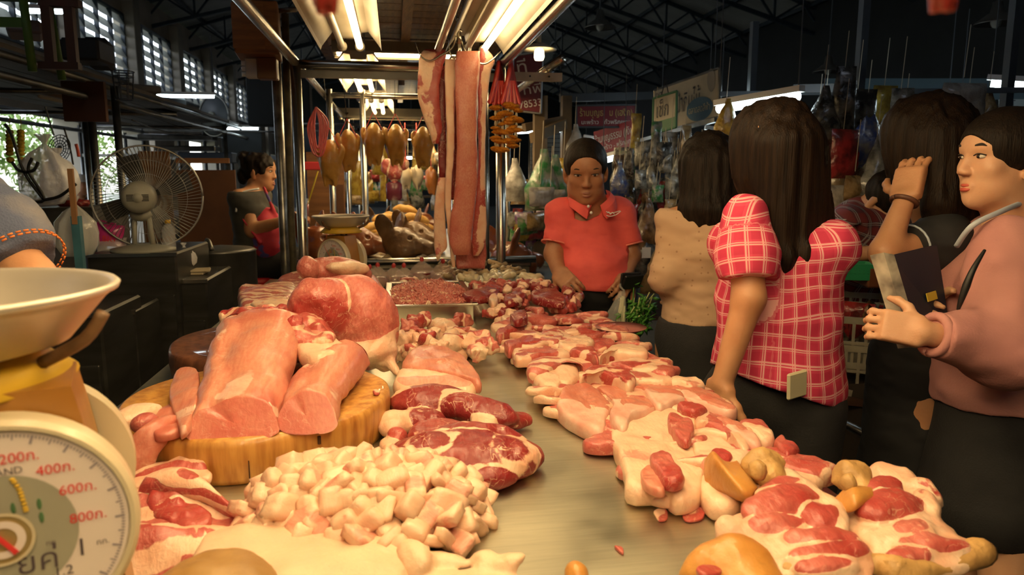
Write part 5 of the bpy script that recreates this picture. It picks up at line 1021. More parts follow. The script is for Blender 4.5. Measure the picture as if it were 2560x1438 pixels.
def head_sdf_h(S, R, t, k=1.0, male=False, ears=True):
    h = SDF()
    h.ell((0, .010, .030), (.075, .095, .083), None, .02).ell((0, -.028, -.030), (.059, .058, .080), None, .03).ell((0, -.050, .046), (.052, .040, .042), None, .03)
    h.ell((0, -.054, -.092), (.026+.006*male, .026, .022), None, .03)
    for e in (-1, 1):
        h.ell((e*.036, -.016, -.062), (.026+.005*male, .044, .034), None, .03).ell((e*.040, -.058, -.018), (.022, .020, .020), None, .02)
        if ears: h.ell((e*.077, .012, -.006), (.008, .019, .031), rotz(e*.35), .006).ell((e*.074, .006, -.03), (.008, .010, .013), None, .006)
        h.ell((e*.031, -.100, .008), (.017, .014, .0085), None, .012, 's')
        h.ell((e*.0115, -.0925, -.031), (.0075, .0095, .0065), None, .008)
    h.ell((0, -.070, .027), (.048, .018, .012), None, .02); h.cap((0, -.084, .012), (0, -.1000, -.026), .0065, .0095, .012)
    h.ell((0, -.080, -.060), (.021, .009, .006), None, .008).ell((0, -.079, -.070), (.018, .010, .0065), None, .008)
    h.cap((0, .022, -.06), (0, .035, -.17), .050+.006*male, .052+.008*male, .03)
    q = h.move(np.asarray(R)*1.0, (0, 0, 0))
    for p in q.p:
        if p[0] == 'c': S.p.append(('c', p[1]*k+t, p[2]*k+t, p[3]*k, p[4]*k, p[5]*k, p[6]))
        else: S.p.append((p[0], p[1]*k+t, p[2]*k, p[3], p[4]*k, p[5]*k, p[6]))
def face(body, R, t, k=1.0, lips=lipn, brow_w=.0032, open_=1.0, brow_up=0):
    R = np.asarray(R); X = lambda p: t+R@(A_(p, float)*k)
    for e in (-1, 1):
        MB().ell(X((e*.031, -.0785, .007)), (.0130*k, .0100*k, .0060*k*open_), 10, R).build('eye', eyew, body, True)
        MB().ell(X((e*.031, -.0858, .007)), (.0060*k, .0034*k, .0052*k*open_), 8, R).build('iris', iris, body, True)
        P = spline(A_([X((e*.046, -.078, .010)), X((e*.038, -.0868, .0125*open_+.001)), X((e*.028, -.0885, .0125*open_+.001)), X((e*.017, -.088, .009))]), 5); v, f = tube(P, .0014*k, 6); mk('eyelid', v, f, browm, body, True)
        P = spline(A_([X((e*.050, -.076, .026+brow_up)), X((e*.040, -.086, .032+brow_up)), X((e*.028, -.0905, .031+brow_up)), X((e*.014, -.090, .027+brow_up))]), 5); v, f = tube(P, brow_w*k*np.interp(np.linspace(0, 1, len(P)), [0, .4, 1], [.4, 1, .9]), 6); mk('eyebrow', v, f, browm, body, True)
    for z, th in ((-.0605, .0042), (-.0705, .0050)):
        P = spline(A_([X((-.020, -.0765, -.0655)), X((-.011, -.0855, z)), X((0, -.0885, z-.0006)), X((.011, -.0855, z)), X((.020, -.0765, -.0655))]), 5); v, f = tube(P, th*k*np.sin(np.linspace(.25, math.pi-.25, len(P))), 8); mk('lip', v, f, lips, body, True)
def hand(S, w_, f, n, side, curl=(.3, .4, .3), k=1.0, spread=.1):
    f = nrm(f); n = nrm(np.asarray(n)-f*np.dot(n, f)); ac = np.cross(n, f); w_ = A_(w_, float)
    S.box(w_+f*.048*k, (.036*k, .030*k, .008*k), np.column_stack([f, ac, n]), .008*k, .02)
    for i, (o, L) in enumerate(zip((-.029, -.010, .010, .029), (.92, 1.05, 1., .78))):
        d = nrm(f+ac*spread*(i-1.5)*.6); p = w_+f*.086*k+ac*o*k; a = 0; r = .0088*k
        for j, l in enumerate((.036, .025, .020)):
            a += curl[j]; dd = d*math.cos(a)-n*math.sin(a); q = p+dd*l*L*k; S.cap(p, q, r, r-.0010*k, .006); p = q; r -= .0010*k
    p = w_+f*.022*k+ac*side*.028*k
    for j, l in enumerate((.034, .028, .022)):
        dd = nrm(f*(.55+.2*j)+ac*side*(.75-.25*j)-n*(.25+.15*j)); q = p+dd*l*k; S.cap(p, q, (.0125-.0015*j)*k, (.011-.0015*j)*k, .008); p = q
def torso(S, R, t, k=1.0, off=0., w_=1., belly=0., female=False, top=True, bot=True, k_=.03):
    h = SDF()
    if top:
        h.ell((0, .005, 1.17), (.145*w_+off, .095+off, .17+off), None, .04); h.cap((-.125*w_, .015, 1.285), (.125*w_, .015, 1.285), .050+off, None, .04)
        if female:
            for e in (-1, 1): h.ell((e*.062, -.072, 1.165), (.055+off, .050+off, .055+off), None, .03)
    h.ell((0, -.01-belly*.5, 1.02), (.128*w_+off+belly*.5, .088+off+belly, .16+off), None, .04)
    if bot: h.ell((0, .012, .90), (.152*w_+off, .108+off, .13+off), None, .04)
    q = h.move(R, (0, 0, 0)); T = A_(t, float)
    for p in q.p: S.p.append((('c', p[1]*k+T, p[2]*k+T, p[3]*k, p[4]*k, p[5], p[6]) if p[0] == 'c' else (p[0], p[1]*k+T, p[2]*k, p[3], p[4], p[5], p[6])))
def limb(S, pts, rs, k=.02): S.chain([A_(p, float) for p in pts], rs, k)
def cut(S, p, d, w_=.095, L=.05):
    d = nrm(d); b_ = nrm(np.cross(d, [.3, .9, .2])); S.box(A_(p, float)+d*L, (L, w_, w_), np.column_stack([d, b_, np.cross(d, b_)]), .001, .004, 's')
def mkS(S, name, vox, m, parent, noise=None, attrs=None, **kw):
    v, f = S.surf(vox, noise); return mk(name, v, f, m, parent, True, attrs(v) if attrs else None, **kw)
def wrinkle(amp, seed, sc=(9, 9, 22)): return lambda p: amp*fbm(p*A_(sc), 1., seed, 3)
def person(S, vox, m, label, group=None): return mkS(S, 'person', vox, m, None, label=label, cat='person', group=group)
def legs(S, R, t, k, off=0., z0=.0, z1=.86, shoe=True, skirt=None):
    T = A_(t, float); X = lambda p: R@(A_(p, float)*k)+T
    for e in (-1, 1): limb(S, [X((e*.08, .01, z1)), X((e*.085, 0, .46)), X((e*.085, .015, .09))], [.085+off, .058+off, .040+off], .02); S.ell(X((e*.085, -.05, .035)), (.045, .115, .04), R, .03)
def plaidmat(name, base, tint, line, per=.045, lw=.08):
    m, N, L, B = newmat(name)
    def at(a): n = N.new('ShaderNodeAttribute'); n.attribute_name = a; return n.outputs['Fac']
    def mt(op, a, b_=None):
        n = N.new('ShaderNodeMath'); n.operation = op
        for i, x in enumerate((a, b_)):
            if x is None: continue
            if isinstance(x, (int, float)): n.inputs[i].default_value = x
            else: L.new(x, n.inputs[i])
        return n.outputs[0]
    def bands(a, p, o, w_): fr = mt('FRACT', mt('ADD', mt('DIVIDE', a, p), o)); return mt('LESS_THAN', fr, w_)
    def mx(f, a, b_):
        n = N.new('ShaderNodeMix'); n.data_type = 'RGBA'; L.new(f, n.inputs[0])
        for i, x in ((6, a), (7, b_)):
            if isinstance(x, tuple): n.inputs[i].default_value = (*x, 1)
            else: L.new(x, n.inputs[i])
        return n.outputs[2]
    u, v = at('pu'), at('pv')
    c = mx(mt('MULTIPLY', mt('ADD', bands(u, per, .3, .45), bands(v, per, .3, .45)), .4), base, tint)
    ln = mt('MAXIMUM', mt('MAXIMUM', bands(u, per, 0., lw), bands(v, per, 0., lw)), mt('MAXIMUM', bands(u, per, .14, lw*.7), bands(v, per, .14, lw*.7)))
    c = mx(mt('MULTIPLY', ln, .62), c, line); L.new(c, B.inputs['Base Color']); B.inputs['Roughness'].default_value = .8; return m
# ---- 1: man in coral polo
R0 = rotz(.06); D = 2.98
hc = atd(1464, 431, 2.92); Rh = rotz(-.22)@rotx(.22)@roty(-.03)
tm = atd(1478, 560, 3.02); t0 = A_([tm[0], tm[1], tm[2]-1.235]); K = 1.0
shR, elR, wrR = atd(1404, 545, 3.0), atd(1384, 635, 2.98), atd(1398, 683, 2.88)          # image left
shL, elL, wrL = atd(1554, 543, 3.02), atd(1578, 640, 3.02), atd(1562, 690, 2.94)
B_ = SDF(); head_sdf_h(B_, Rh, hc, 1.06, True); torso(B_, R0, t0, 1.0, 0, .98, .05); B_.cap(atd(1476, 500, 2.98), hc+A_([0, .03, -.07]), .062, .056, .03)
for a in ((shR, elR, wrR), (shL, elL, wrL)): limb(B_, a, [.05, .038, .028])
hand(B_, wrR, atd(1420, 706, 2.82)-wrR, A_([-.6, -.3, .7]), -1, (.5, .6, .4)); hand(B_, wrL, atd(1556, 722, 2.84)-wrL, A_([.6, .2, .7]), 1, (.7, .8, .5))
legs(B_, R0, t0*A_([1, 1, 0]), 1.0)
man = person(B_, .0055, sk_man, 'older person in coral red polo shirt standing across the counter')
face(man, Rh, hc, 1.06, lipn, .0028, .85)
coral = M('coral polo cotton', (.80, .115, .10), .75, col2=(.68, .085, .08), nscale=10, bump=.15, bscale=260); coral_d = M('coral trim', (.80, .22, .17), .7)
S = SDF()
for a, e in (((shR, elR), 1), ((shL, elL), 1)): d = a[1]-a[0]; limb(S, [a[0]-A_([0, 0, .0]), a[0]+d*.85], [.058, .060], .04); cut(S, a[0]+d*.72, d)
torso(S, R0, t0, 1.0, .013, 1.0, .055)
S.half((0, 0, atd(1470, 718, 3.0)[2]), (0, 0, -1)); S.cap(hc+A_([.01, .04, -.05]), hc+A_([.01, .04, -.16]), .066, .07, .01, 's'); S.ell(atd(1496, 515, 2.9), (.022, .05, .045), None, .01, 's')
shirt = mkS(S, 'polo_shirt', .0055, coral, man, wrinkle(.006, 5))
nk = atd(1480, 500, 2.96)
for e in (-1, 1):      # collar wings and placket
    P = [nk+A_([e*.075, .06, .02]), nk+A_([e*.078, .0, .012]), nk+A_([e*.055, -.045, -.012]), nk+A_([e*.018, -.06, -.04])]; P = spline(A_(P), 5)
    rings = [[p+A_([0, 0, .020]), p+A_([e*.016, -.014, .0]), p+A_([e*.024, -.018, -.034]), p+A_([e*.012, -.004, -.020])] for p in P]; v, f = loftv(rings, True); mk('collar', v, f, coral, shirt, False)
for a in ((shR, elR), (shL, elL)):
    d = a[1]-a[0]; c = a[0]+d*.72; x = nrm(np.cross(d, [0, 1, 0])); y = nrm(np.cross(d, x)); an = np.linspace(0, 2*math.pi, 25); v, f = tube(A_([c+.060*(math.cos(q)*x+math.sin(q)*y) for q in an]), .004, 6); mk('cuff_trim', v, f, coral_d, shirt, True)
for (u, v_) in ((1471, 516), (1478, 532)): MB().ell(atd(u, v_, 2.865), (.006, .004, .006), 6).build('button', white_pl, shirt, True)
lg0 = atd(1531, 533, 2.885)
for (pts) in ([(1515, 529), (1525, 533), (1538, 531), (1550, 527)], [(1516, 539), (1526, 541), (1540, 537), (1552, 528)], [(1518, 533), (1522, 530), (1526, 536), (1531, 531), (1536, 536)]):
    v, f = tube(spline(A_([atd(u, v_, 2.895) for u, v_ in pts]), 4), .0016, 5); mk('embroidery', v, f, white_pl, shirt, True)
S = SDF(); torso(S, R0, t0, 1.0, .012, 1.15, .045, top=False); legs(S, R0, t0*A_([1, 1, 0]), 1.0, .02); S.half((0, 0, atd(1470, 700, 3.0)[2]), (0, 0, 1)); mkS(S, 'trousers', .008, cloth_k, man, wrinkle(.004, 2))
S = SDF(); h = SDF().ell((0, .010, .037), (.084, .109, .092), None, .02); h.ell((0, -.105, -.018), (.074, .082, .094), None, .010, 's'); h.half((0, 0, -.02), (0, .25, -1)); h.ell((.085, -.03, -.06), (.03, .05, .07), None, .01, 's').ell((-.085, -.03, -.06), (.03, .05, .07), None, .01, 's')
h.half((0, -.055, .05), (0, -1, .0)) if False else None
def headpart(h, R, t, k):
    q = h.move(R, (0, 0, 0)); s = SDF()
    for p in q.p:
        if p[0] == 'c': s.p.append(('c', p[1]*k+t, p[2]*k+t, p[3]*k, p[4]*k, p[5]*k, p[6]))
        elif p[0] == 'h': s.p.append(('h', p[1]*k+t, p[2], p[3], p[4], p[5], p[6]))
        else: s.p.append((p[0], p[1]*k+t, p[2]*k, p[3], p[4]*k, p[5]*k, p[6]))
    return s
strands = lambda amp, sd, sc=(55, 55, 5): (lambda p: amp*fbm(p*A_(sc), 1., sd, 2))
mkS(headpart(h, Rh, hc, 1.06), 'hair', .004, hair_k, man, strands(.0012, 4, (60, 60, 25)))
# what he holds
wl_ = empty('wallet', 'black leather wallet held open by the person in coral', 'wallet', None, tuple(atd(1575, 705, 2.84))); c = atd(1576, 702, 2.84); MB().box(c, (.045, .006, .034), rotz(.2)@rotx(.2), .004).box(c+A_([.004, -.012, -.004]), (.045, .005, .033), rotz(.3)@rotx(.5), .004).build('cover', M('black leather', (.012, .012, .013), .45), wl_)
MB().tube(spline(A_([atd(1426, 712, 2.8), atd(1432, 716, 2.8), atd(1434, 722, 2.8)]), 4), .0022, 6).build('coin_clip', hookm, None, True, label='tiny shiny metal clip pinched in fingers over the offal', cat='clip')
vb = empty('vegetable_bag', 'clear plastic bag of leafy green vegetables hanging from a hand', 'bag', None, tuple(atd(1570, 850, 2.84)))
g = np.random.default_rng(4); stem_m = M('vegetable stem', (.42, .48, .2), .5); leaf_m = M('vegetable leaf', (.05, .20, .02), .45, col2=(.10, .30, .05), nscale=12)
top = atd(1562, 728, 2.82)
P0 = [atd(1556, 728, 2.82), atd(1545, 770, 2.82), atd(1532, 815, 2.84), atd(1540, 850, 2.86)]; rad = [.010, .03, .055, .045]
a = np.linspace(0, 2*math.pi, 30, endpoint=False); rings = [[p+A_([r*(1+.12*math.cos(9*q))*math.cos(q), .6*r*math.sin(q), 0]) for q in a] for p, r in zip(spline(A_(P0), 5), np.interp(np.linspace(0, 3, 16), range(4), rad))]
v, f = loftv(rings, True); mk('bag_film', v, f, plastic('veg bag film', (1, 1, .95), .18), vb, True)
for i in range(46):
    x0 = atd(1575+g.uniform(-14, 14), 850, 2.86); u1, v1 = 1600+g.normal()*22, 770+g.normal()*22; x1 = atd(u1, v1, 2.84+g.normal()*.03); v, f = tube(spline(A_([x0, (x0+x1)/2+A_([g.normal()*.01, 0, .01]), x1]), 3), .0026, 5); mk('stem', v, f, stem_m if i % 2 else leaf_m, vb, True)
    for j in range(3):
        d = nrm(A_([g.normal(), g.normal()*.6, g.normal()*.6-.1])); L_ = g.uniform(.03, .055); b_ = nrm(np.cross(d, g.normal(size=3))); p = x1+(x0-x1)*g.uniform(0, .35); q = np.cross(b_, d)
        v = A_([p, p+d*L_*.4+b_*.009, p+d*L_, p+d*L_*.4-b_*.009, p+d*L_*.45+q*.003, p+d*L_*.45-q*.003]); mk('leaf', v, [(0, 1, 4), (1, 2, 4), (2, 3, 4), (3, 0, 4), (1, 0, 5), (2, 1, 5), (3, 2, 5), (0, 3, 5)], leaf_m, vb, True)
for i in range(16):
    x = atd(1548+g.uniform(-14, 18), 848, 2.85+g.uniform(-.02, .02)); v, f = tube([x, atd(1556+g.uniform(-5, 6), 740+g.uniform(0, 30), 2.83)], .003, 5); mk('stem', v, f, M('pale stem', (.6, .58, .36), .5) if i == 0 else bpy.data.materials['pale stem'], vb, True)
MB().tube(spline(A_([top, atd(1550, 715, 2.82), atd(1558, 705, 2.84)]), 4), .004, 6).build('handle', bpy.data.materials['veg bag film'], vb, True)
# ---- 2: woman in beige dotted blouse, seen from behind
def dotted():
    m, N, L, B = newmat('beige dotted blouse'); tc = N.new('ShaderNodeTexCoord'); vo = N.new('ShaderNodeTexVoronoi'); vo.inputs['Scale'].default_value = 46; vo.inputs['Randomness'].default_value = .35; L.new(tc.outputs['Object'], vo.inputs[0])
    r = N.new('ShaderNodeMapRange'); r.inputs[1].default_value = .13; r.inputs[2].default_value = .18; L.new(vo.outputs['Distance'], r.inputs[0]); x = N.new('ShaderNodeMix'); x.data_type = 'RGBA'; x.inputs[6].default_value = (.34, .20, .12, 1); x.inputs[7].default_value = (.48, .32, .20, 1); L.new(r.outputs[0], x.inputs[0]); L.new(x.outputs[2], B.inputs['Base Color']); B.inputs['Roughness'].default_value = .75; return m
Rb = rotz(math.pi-.35); d2 = 2.42; tm = atd(1768, 640, d2); t2 = A_([tm[0], tm[1], 0]); k2 = .985
hb_ = atd(1768, 425, d2); Rhb = rotz(math.pi-.2)
sh1, el1, wr1 = atd(1702, 548, d2), atd(1672, 690, d2-.02), atd(1715, 770, d2+.16); sh2, el2, wr2 = atd(1840, 548, d2), atd(1860, 700, d2), atd(1840, 780, d2+.15)
B_ = SDF(); head_sdf_h(B_, Rhb, hb_, 1.0); torso(B_, Rb, t2, k2, 0, .92, 0, True); legs(B_, Rb, t2, k2); B_.cap(hb_+A_([0, 0, -.08]), t2+A_([0, 0, 1.3]), .045, .05, .03)
for a in ((sh1, el1, wr1), (sh2, el2, wr2)): limb(B_, a, [.04, .034, .024])
hand(B_, wr1, A_([.2, .8, .3]), A_([0, -.3, 1]), 1); hand(B_, wr2, A_([-.2, .8, .3]), A_([0, -.3, 1]), -1); p2_ = person(B_, .006, sk_w, 'person in beige dotted blouse with long dark hair, seen from behind')
S = SDF()
for a in ((sh1, el1, wr1), (sh2, el2, wr2)): limb(S, [a[0], a[1], a[2]], [.052, .058, .042], .03); cut(S, a[2]-(a[2]-a[1])*.1, a[2]-a[1], .07)
torso(S, Rb, t2, k2, .016, .9, 0, True); S.cap(t2+A_([0, 0, .88]), t2+A_([0, 0, 1.0]), .135, .125, .04)
S.half((0, 0, atd(1768, 806, d2)[2]), (0, 0, -1)); S.half((0, 0, hb_[2]-.13), (0, 0, 1)); mkS(S, 'blouse', .006, dotted(), p2_, wrinkle(.007, 8))
S = SDF(); torso(S, Rb, t2, k2, .015, .95, top=False); S.cap(t2+A_([0, 0, .45]), t2+A_([0, 0, .86]), .17, .15, .05); S.half((0, 0, atd(1768, 800, d2)[2]), (0, 0, 1)); mkS(S, 'skirt', .009, cloth_k, p2_)
def long_hair(h0, k, length, back, wid, seed, m, parent, side=0., front=False, cutz=0, vox=.0055):
    """h0 head centre; back = unit vector pointing behind the head"""
    b_ = nrm(back); s_ = nrm(np.cross([0, 0, 1], b_)); S = SDF(); S.ell(h0+b_*.006+A_([0, 0, .036]), (.090*k, .110*k, .097*k), np.column_stack([s_, b_, [0, 0, 1.]]), .03)
    if front: S.ell(h0+b_*.014+A_([0, 0, -.035]), (.094*k, .098*k, .115*k), np.column_stack([s_, b_, [0, 0, 1.]]), .03)
    for e in np.linspace(-1, 1, 7):
        top_ = h0+s_*e*.062*k+b_*(.05+.03*(1-e*e))*k+A_([0, 0, .02]); mid_ = h0+s_*e*(wid*.9)+b_*(.075+.03*(1-e*e))*k+A_([0, 0, -length*.5])+s_*side*.5; end = h0+s_*e*wid*.8+b_*(.08+.03*(1-e*e))*k+A_([0, 0, -length*(1-.08*abs(e)+.04*math.sin(e*9))])+s_*side
        S.chain([top_, mid_, end], [.040*k, .036*k, .016*k], .03)
    if not front: S.ell(h0-b_*.10*k+A_([0, 0, -.03]), (.055*k, .075*k, .085*k), np.column_stack([s_, b_, [0, 0, 1.]]), .02, 's')
    return mkS(S, 'hair', vox, m, parent, strands(.006, seed))
long_hair(hb_, 1.0, .26, A_([-.2, -1, 0]), .072, 3, hair_k, p2_)
# ---- 3: woman in pink plaid shirt
plaid = plaidmat('pink plaid cotton', (.48, .025, .075), (.66, .07, .14), (.80, .55, .50), .036, .10)
d3 = 1.84; tm = atd(1945, 720, d3); t3 = A_([tm[0], tm[1], 0]); R3 = rotz(math.pi-.55)@rotx(.0); k3 = .97
h3 = atd(1925, 385, d3-.02); Rh3 = rotz(math.pi-.5)
sA, eA, wA = atd(1862, 560, d3-.10), atd(1872, 745, d3-.14), atd(1806, 955, d3-.12); sB, eB, wB = atd(2020, 560, d3+.16), atd(2050, 700, d3+.25), atd(1990, 830, d3+.32)
B_ = SDF(); head_sdf_h(B_, Rh3, h3, 1.0); torso(B_, R3, t3, k3, 0, 1.0, .0, True); legs(B_, R3, t3, k3); B_.cap(h3+A_([0, 0, -.08]), t3+A_([0, 0, 1.28]), .048, .055, .03)
limb(B_, (sA, eA, wA), [.046, .037, .025]); limb(B_, (sB, eB, wB), [.044, .036, .025]); hand(B_, wA, A_([-.2, .1, -1]), A_([-.9, -.3, 0]), 1); hand(B_, wB, A_([-.5, .5, -.3]), A_([0, 0, 1]), -1)
p3_ = person(B_, .0055, sk_w, 'person in pink plaid shirt with very long dark hair beside the counter')
S = SDF()
dA = eA-sA; limb(S, [sA+A_([0, 0, .02]), sA+dA*.45, sA+dA*.8], [.058, .068, .062], .03); cut(S, sA+dA*.74, dA); dB = eB-sB; limb(S, [sB, sB+dB*.8], [.058, .06], .03); cut(S, sB+dB*.74, dB)
torso(S, R3, t3, k3, .020, .96, .01, True); S.cap(t3+A_([.0, 0, .88]), t3+A_([0, 0, 1.05]), .155, .14, .05); S.ell(t3+A_([.09, .02, .90]), (.09, .12, .12), None, .05)
S.half((t3[0], t3[1], atd(1930, 978, d3)[2]), nrm(A_([-.35, -.1, -1]))); S.ell(h3+A_([0, .0, -.06]), (.06, .07, .09), None, .01, 's')
def pl_attr(v):
    ax = np.clip(((v-sA)@nrm(dA))/np.linalg.norm(dA), -.2, 1); dist = np.linalg.norm(v-(sA+ax[:, None]*dA), axis=1); arm = (dist < .083) & (ax > .12); loc = (v-t3)@R3
    n1 = nrm(np.cross(dA, [0, 1, 0])); n2 = nrm(np.cross(dA, n1)); q = v-sA; an = np.arctan2(q@n2, q@n1)
    return {'pu': np.where(arm, an*.07, np.arctan2(loc[:, 0], -loc[:, 1])*.155), 'pv': np.where(arm, ax*np.linalg.norm(dA), v[:, 2]+.012*fbm(v, 9, 3, 2))}
sh3 = mkS(S, 'plaid_shirt', .0055, plaid, p3_, wrinkle(.009, 12, (8, 8, 9)), pl_attr)
S = SDF(); torso(S, R3, t3, k3, .012, .97, top=False); legs(S, R3, t3, k3, .02); S.half((0, 0, .98), (0, 0, 1)); mkS(S, 'trousers', .008, cloth_k, p3_)
long_hair(h3, 1.06, .50, nrm(A_([.45, -.9, 0])), .095, 6, hair_b, p3_, side=.05, front=True)
ph = atd(1992, 962, d3-.165); MB().box(ph, (.032, .005, .032), rotz(.35)@roty(-.06), .004).build('phone', M('phone case', (.55, .50, .33), .35), None, label='cream phone sticking out of the back pocket', cat='phone')
# ---- 4: woman in black with raised hand
d4 = 1.98; h4 = atd(2312, 360, d4); tm = atd(2340, 700, d4+.02); t4 = A_([tm[0], tm[1], 0]); R4 = rotz(-math.pi/2-.7); Rh4 = rotz(-math.pi/2-1.2); k4 = .98
s4, e4, w4 = atd(2330, 610, d4-.08), atd(2212, 632, d4-.14), atd(2262, 500, d4-.12); s5, e5, w5 = atd(2400, 600, d4+.15), atd(2300, 800, d4+.2), atd(2240, 900, d4+.18)
B_ = SDF(); head_sdf_h(B_, Rh4, h4, 1.02); torso(B_, R4, t4, k4, 0, .95, 0, True); legs(B_, R4, t4, k4); B_.cap(h4+A_([0, 0, -.08]), t4+A_([0, 0, 1.28]), .046, .052, .03)
limb(B_, (s4, e4, w4), [.043, .036, .024]); limb(B_, (s5, e5, w5), [.043, .034, .024]); hand(B_, w4, atd(2280, 420, d4-.1)-w4, A_([-.8, -.4, .2]), 1, (.3, .4, .3)); hand(B_, w5, A_([-.4, -.3, -.6]), A_([-.6, 0, .5]), -1)
p4_ = person(B_, .0055, sk_w, 'person in black dress with brown hair and hand raised to the face'); face(p4_, Rh4, h4, 1.02, lipm)
S = SDF(); d_ = e4-s4; limb(S, [s4, s4+d_*.6], [.060, .058], .03); cut(S, s4+d_*.48, d_); d_ = e5-s5; limb(S, [s5, s5+d_*.6], [.06, .055], .03); cut(S, s5+d_*.5, d_); torso(S, R4, t4, k4, .018, .97, 0, True); S.cap(t4+A_([0, 0, .50]), t4+A_([0, 0, .92]), .165, .15, .06); S.half((0, 0, h4[2]-.15), (0, 0, 1)); S.half((0, 0, .52), (0, 0, -1))
dr = mkS(S, 'dress', .0065, M('black dress cloth', (.010, .011, .014), .8), p4_, wrinkle(.006, 15))
d_ = e4-s4; c = s4+d_*.48; x = nrm(np.cross(d_, [0, 1, 0])); y = nrm(np.cross(d_, x)); v, f = tube(A_([c+.060*(math.cos(q)*x+math.sin(q)*y) for q in np.linspace(0, 2*math.pi, 25)]), .003, 6); mk('sleeve_piping', v, f, M('pale blue piping', (.35, .42, .5), .6), dr, True)
long_hair(h4, 1.10, .32, nrm(A_([.5, -.85, 0])), .095, 9, hair_b, p4_, front=True)
wb = w4+nrm(w4-e4)*(-.005); dd = nrm(w4-e4); x = nrm(np.cross(dd, [0, 1, 0])); y = nrm(np.cross(dd, x)); v, f = tube(A_([wb+.030*(math.cos(q)*x+math.sin(q)*y) for q in np.linspace(0, 2*math.pi, 25)]), .006, 6); mk('watch', v, f, M('brown strap', (.12, .05, .03), .5), None, True, None, 'brown strap watch on the raised wrist', 'watch')
# ---- 5: woman in pink sweater holding a folder
d5 = 1.72; h5 = atd(2508, 405, d5); Rh5 = rotz(-math.pi/2-.10)@rotx(-.06); k5h = 1.0; tm = atd(2530, 760, d5+.05); t5 = A_([tm[0], tm[1], 0]); R5 = rotz(-math.pi/2-.15); k5 = .97
s6, e6, w6 = atd(2510, 610, d5-.10), atd(2500, 870, d5-.16), atd(2310, 832, d5-.20); s7, e7, w7 = atd(2540, 600, d5+.22), atd(2440, 800, d5+.24), atd(2330, 780, d5+.10)
B_ = SDF(); head_sdf_h(B_, Rh5, h5, k5h); torso(B_, R5, t5, k5, 0, 1.0, 0, True); legs(B_, R5, t5, k5); B_.cap(h5+Rh5@A_([0, .03, -.08]), t5+A_([.02, 0, 1.29]), .05, .058, .03)
limb(B_, (s6, e6, w6), [.045, .037, .025]); limb(B_, (s7, e7, w7), [.045, .037, .025]); hand(B_, w6, atd(2240, 818, d5-.18)-w6, A_([.1, -.95, .2]), -1, (.55, .9, .7), .9); hand(B_, w7, A_([-.6, -.5, .1]), A_([0, 1, .2]), 1, (.3, .5, .4))
p5_ = person(B_, .0042, sk_f, 'person in dusty pink sweater in profile, holding a navy folder'); face(p5_, Rh5, h5, k5h, lipm, .0036, .95, .002)
pinkm = M('dusty pink sweater', (.50, .235, .215), .85, col2=(.43, .19, .18), nscale=7, bump=.15, bscale=180)
S = SDF(); limb(S, [s6+A_([.01, 0, .0]), e6+A_([.0, 0, .0]), w6+(e6-w6)*.0], [.066, .088, .052], .03); cut(S, w6+(e6-w6)*.12, w6-e6, .075); limb(S, [s7, e7, w7], [.066, .07, .045], .03); cut(S, w7+(e7-w7)*.15, w7-e7, .07); torso(S, R5, t5, k5, .026, .98, .0, True); S.cap(t5+A_([0, 0, .93]), t5+A_([0, 0, 1.1]), .155, .15, .06); S.half(A_([t5[0], t5[1], .885]), nrm(A_([.2, 0, -1]))); S.ell(h5+A_([.03, .02, -.09]), (.075, .075, .10), None, .01, 's')
sw_ = mkS(S, 'sweater', .005, pinkm, p5_, wrinkle(.013, 22, (7, 7, 10)))
cp = w6+(e6-w6)*.13; dd = nrm(w6-e6); x = nrm(np.cross(dd, [0, 1, 0])); y = nrm(np.cross(dd, x)); v, f = tube(A_([cp+.040*(math.cos(q)*x+math.sin(q)*y) for q in np.linspace(0, 2*math.pi, 25)]), .010, 8); mk('ribbed_cuff', v, f, pinkm, sw_, True)
P = spline(A_([atd(2560, 505, d5-.02), atd(2500, 530, d5-.09), atd(2430, 565, d5-.10), atd(2392, 615, d5-.04)]), 6); v, f = tube(P, .0065, 8); mk('blue_collar', v, f, M('pale blue shirt', (.42, .47, .55), .7), sw_, True)
P = spline(A_([atd(2462, 625, d5-.185), atd(2430, 680, d5-.19), atd(2405, 745, d5-.18), atd(2395, 775, d5-.17)]), 6); v, f = tube(P, np.interp(np.linspace(0, 1, len(P)), [0, .5, 1], [.003, .008, .003]), 8); mk('black_ribbon', v, f, black, sw_, True)
S = SDF(); torso(S, R5, t5, k5, .012, .95, top=False); S.cap(t5+A_([0, 0, .62]), t5+A_([0, 0, .90]), .17, .13, .06); S.half((0, 0, .93), (0, 0, 1)); S.half((0, 0, .52), (0, 0, -1)); mkS(S, 'skirt', .008, cloth_k, p5_)
S = SDF(); h = SDF().ell((0, .010, .037), (.086, .110, .094), None, .02); h.ell((0, .09, -.02), (.06, .05, .07), None, .03).ell((.0, .12, -.05), (.045, .04, .05), None, .03); h.ell((0, -.120, -.036), (.086, .082, .098), None, .008, 's'); h.ell((-.085, .012, -.025), (.02, .018, .032), None, .008, 's').ell((.085, .012, -.025), (.02, .018, .032), None, .008, 's')
mkS(headpart(h, Rh5, h5, k5h), 'hair', .004, hair_k, p5_, strands(.0012, 7, (40, 40, 25)))
fo = empty('folder', 'navy ring folder held upright against the pink sweater', 'folder', None, tuple(atd(2280, 800, d5-.05))); navy = M('navy folder board', (.006, .018, .045), .5)
A0, A1, A2, A3 = atd(2220, 640, d5-.10), atd(2338, 612, d5+.02), atd(2372, 830, d5+.02), atd(2285, 860, d5-.10); n_ = nrm(np.cross(A1-A0, A3-A0))*.004
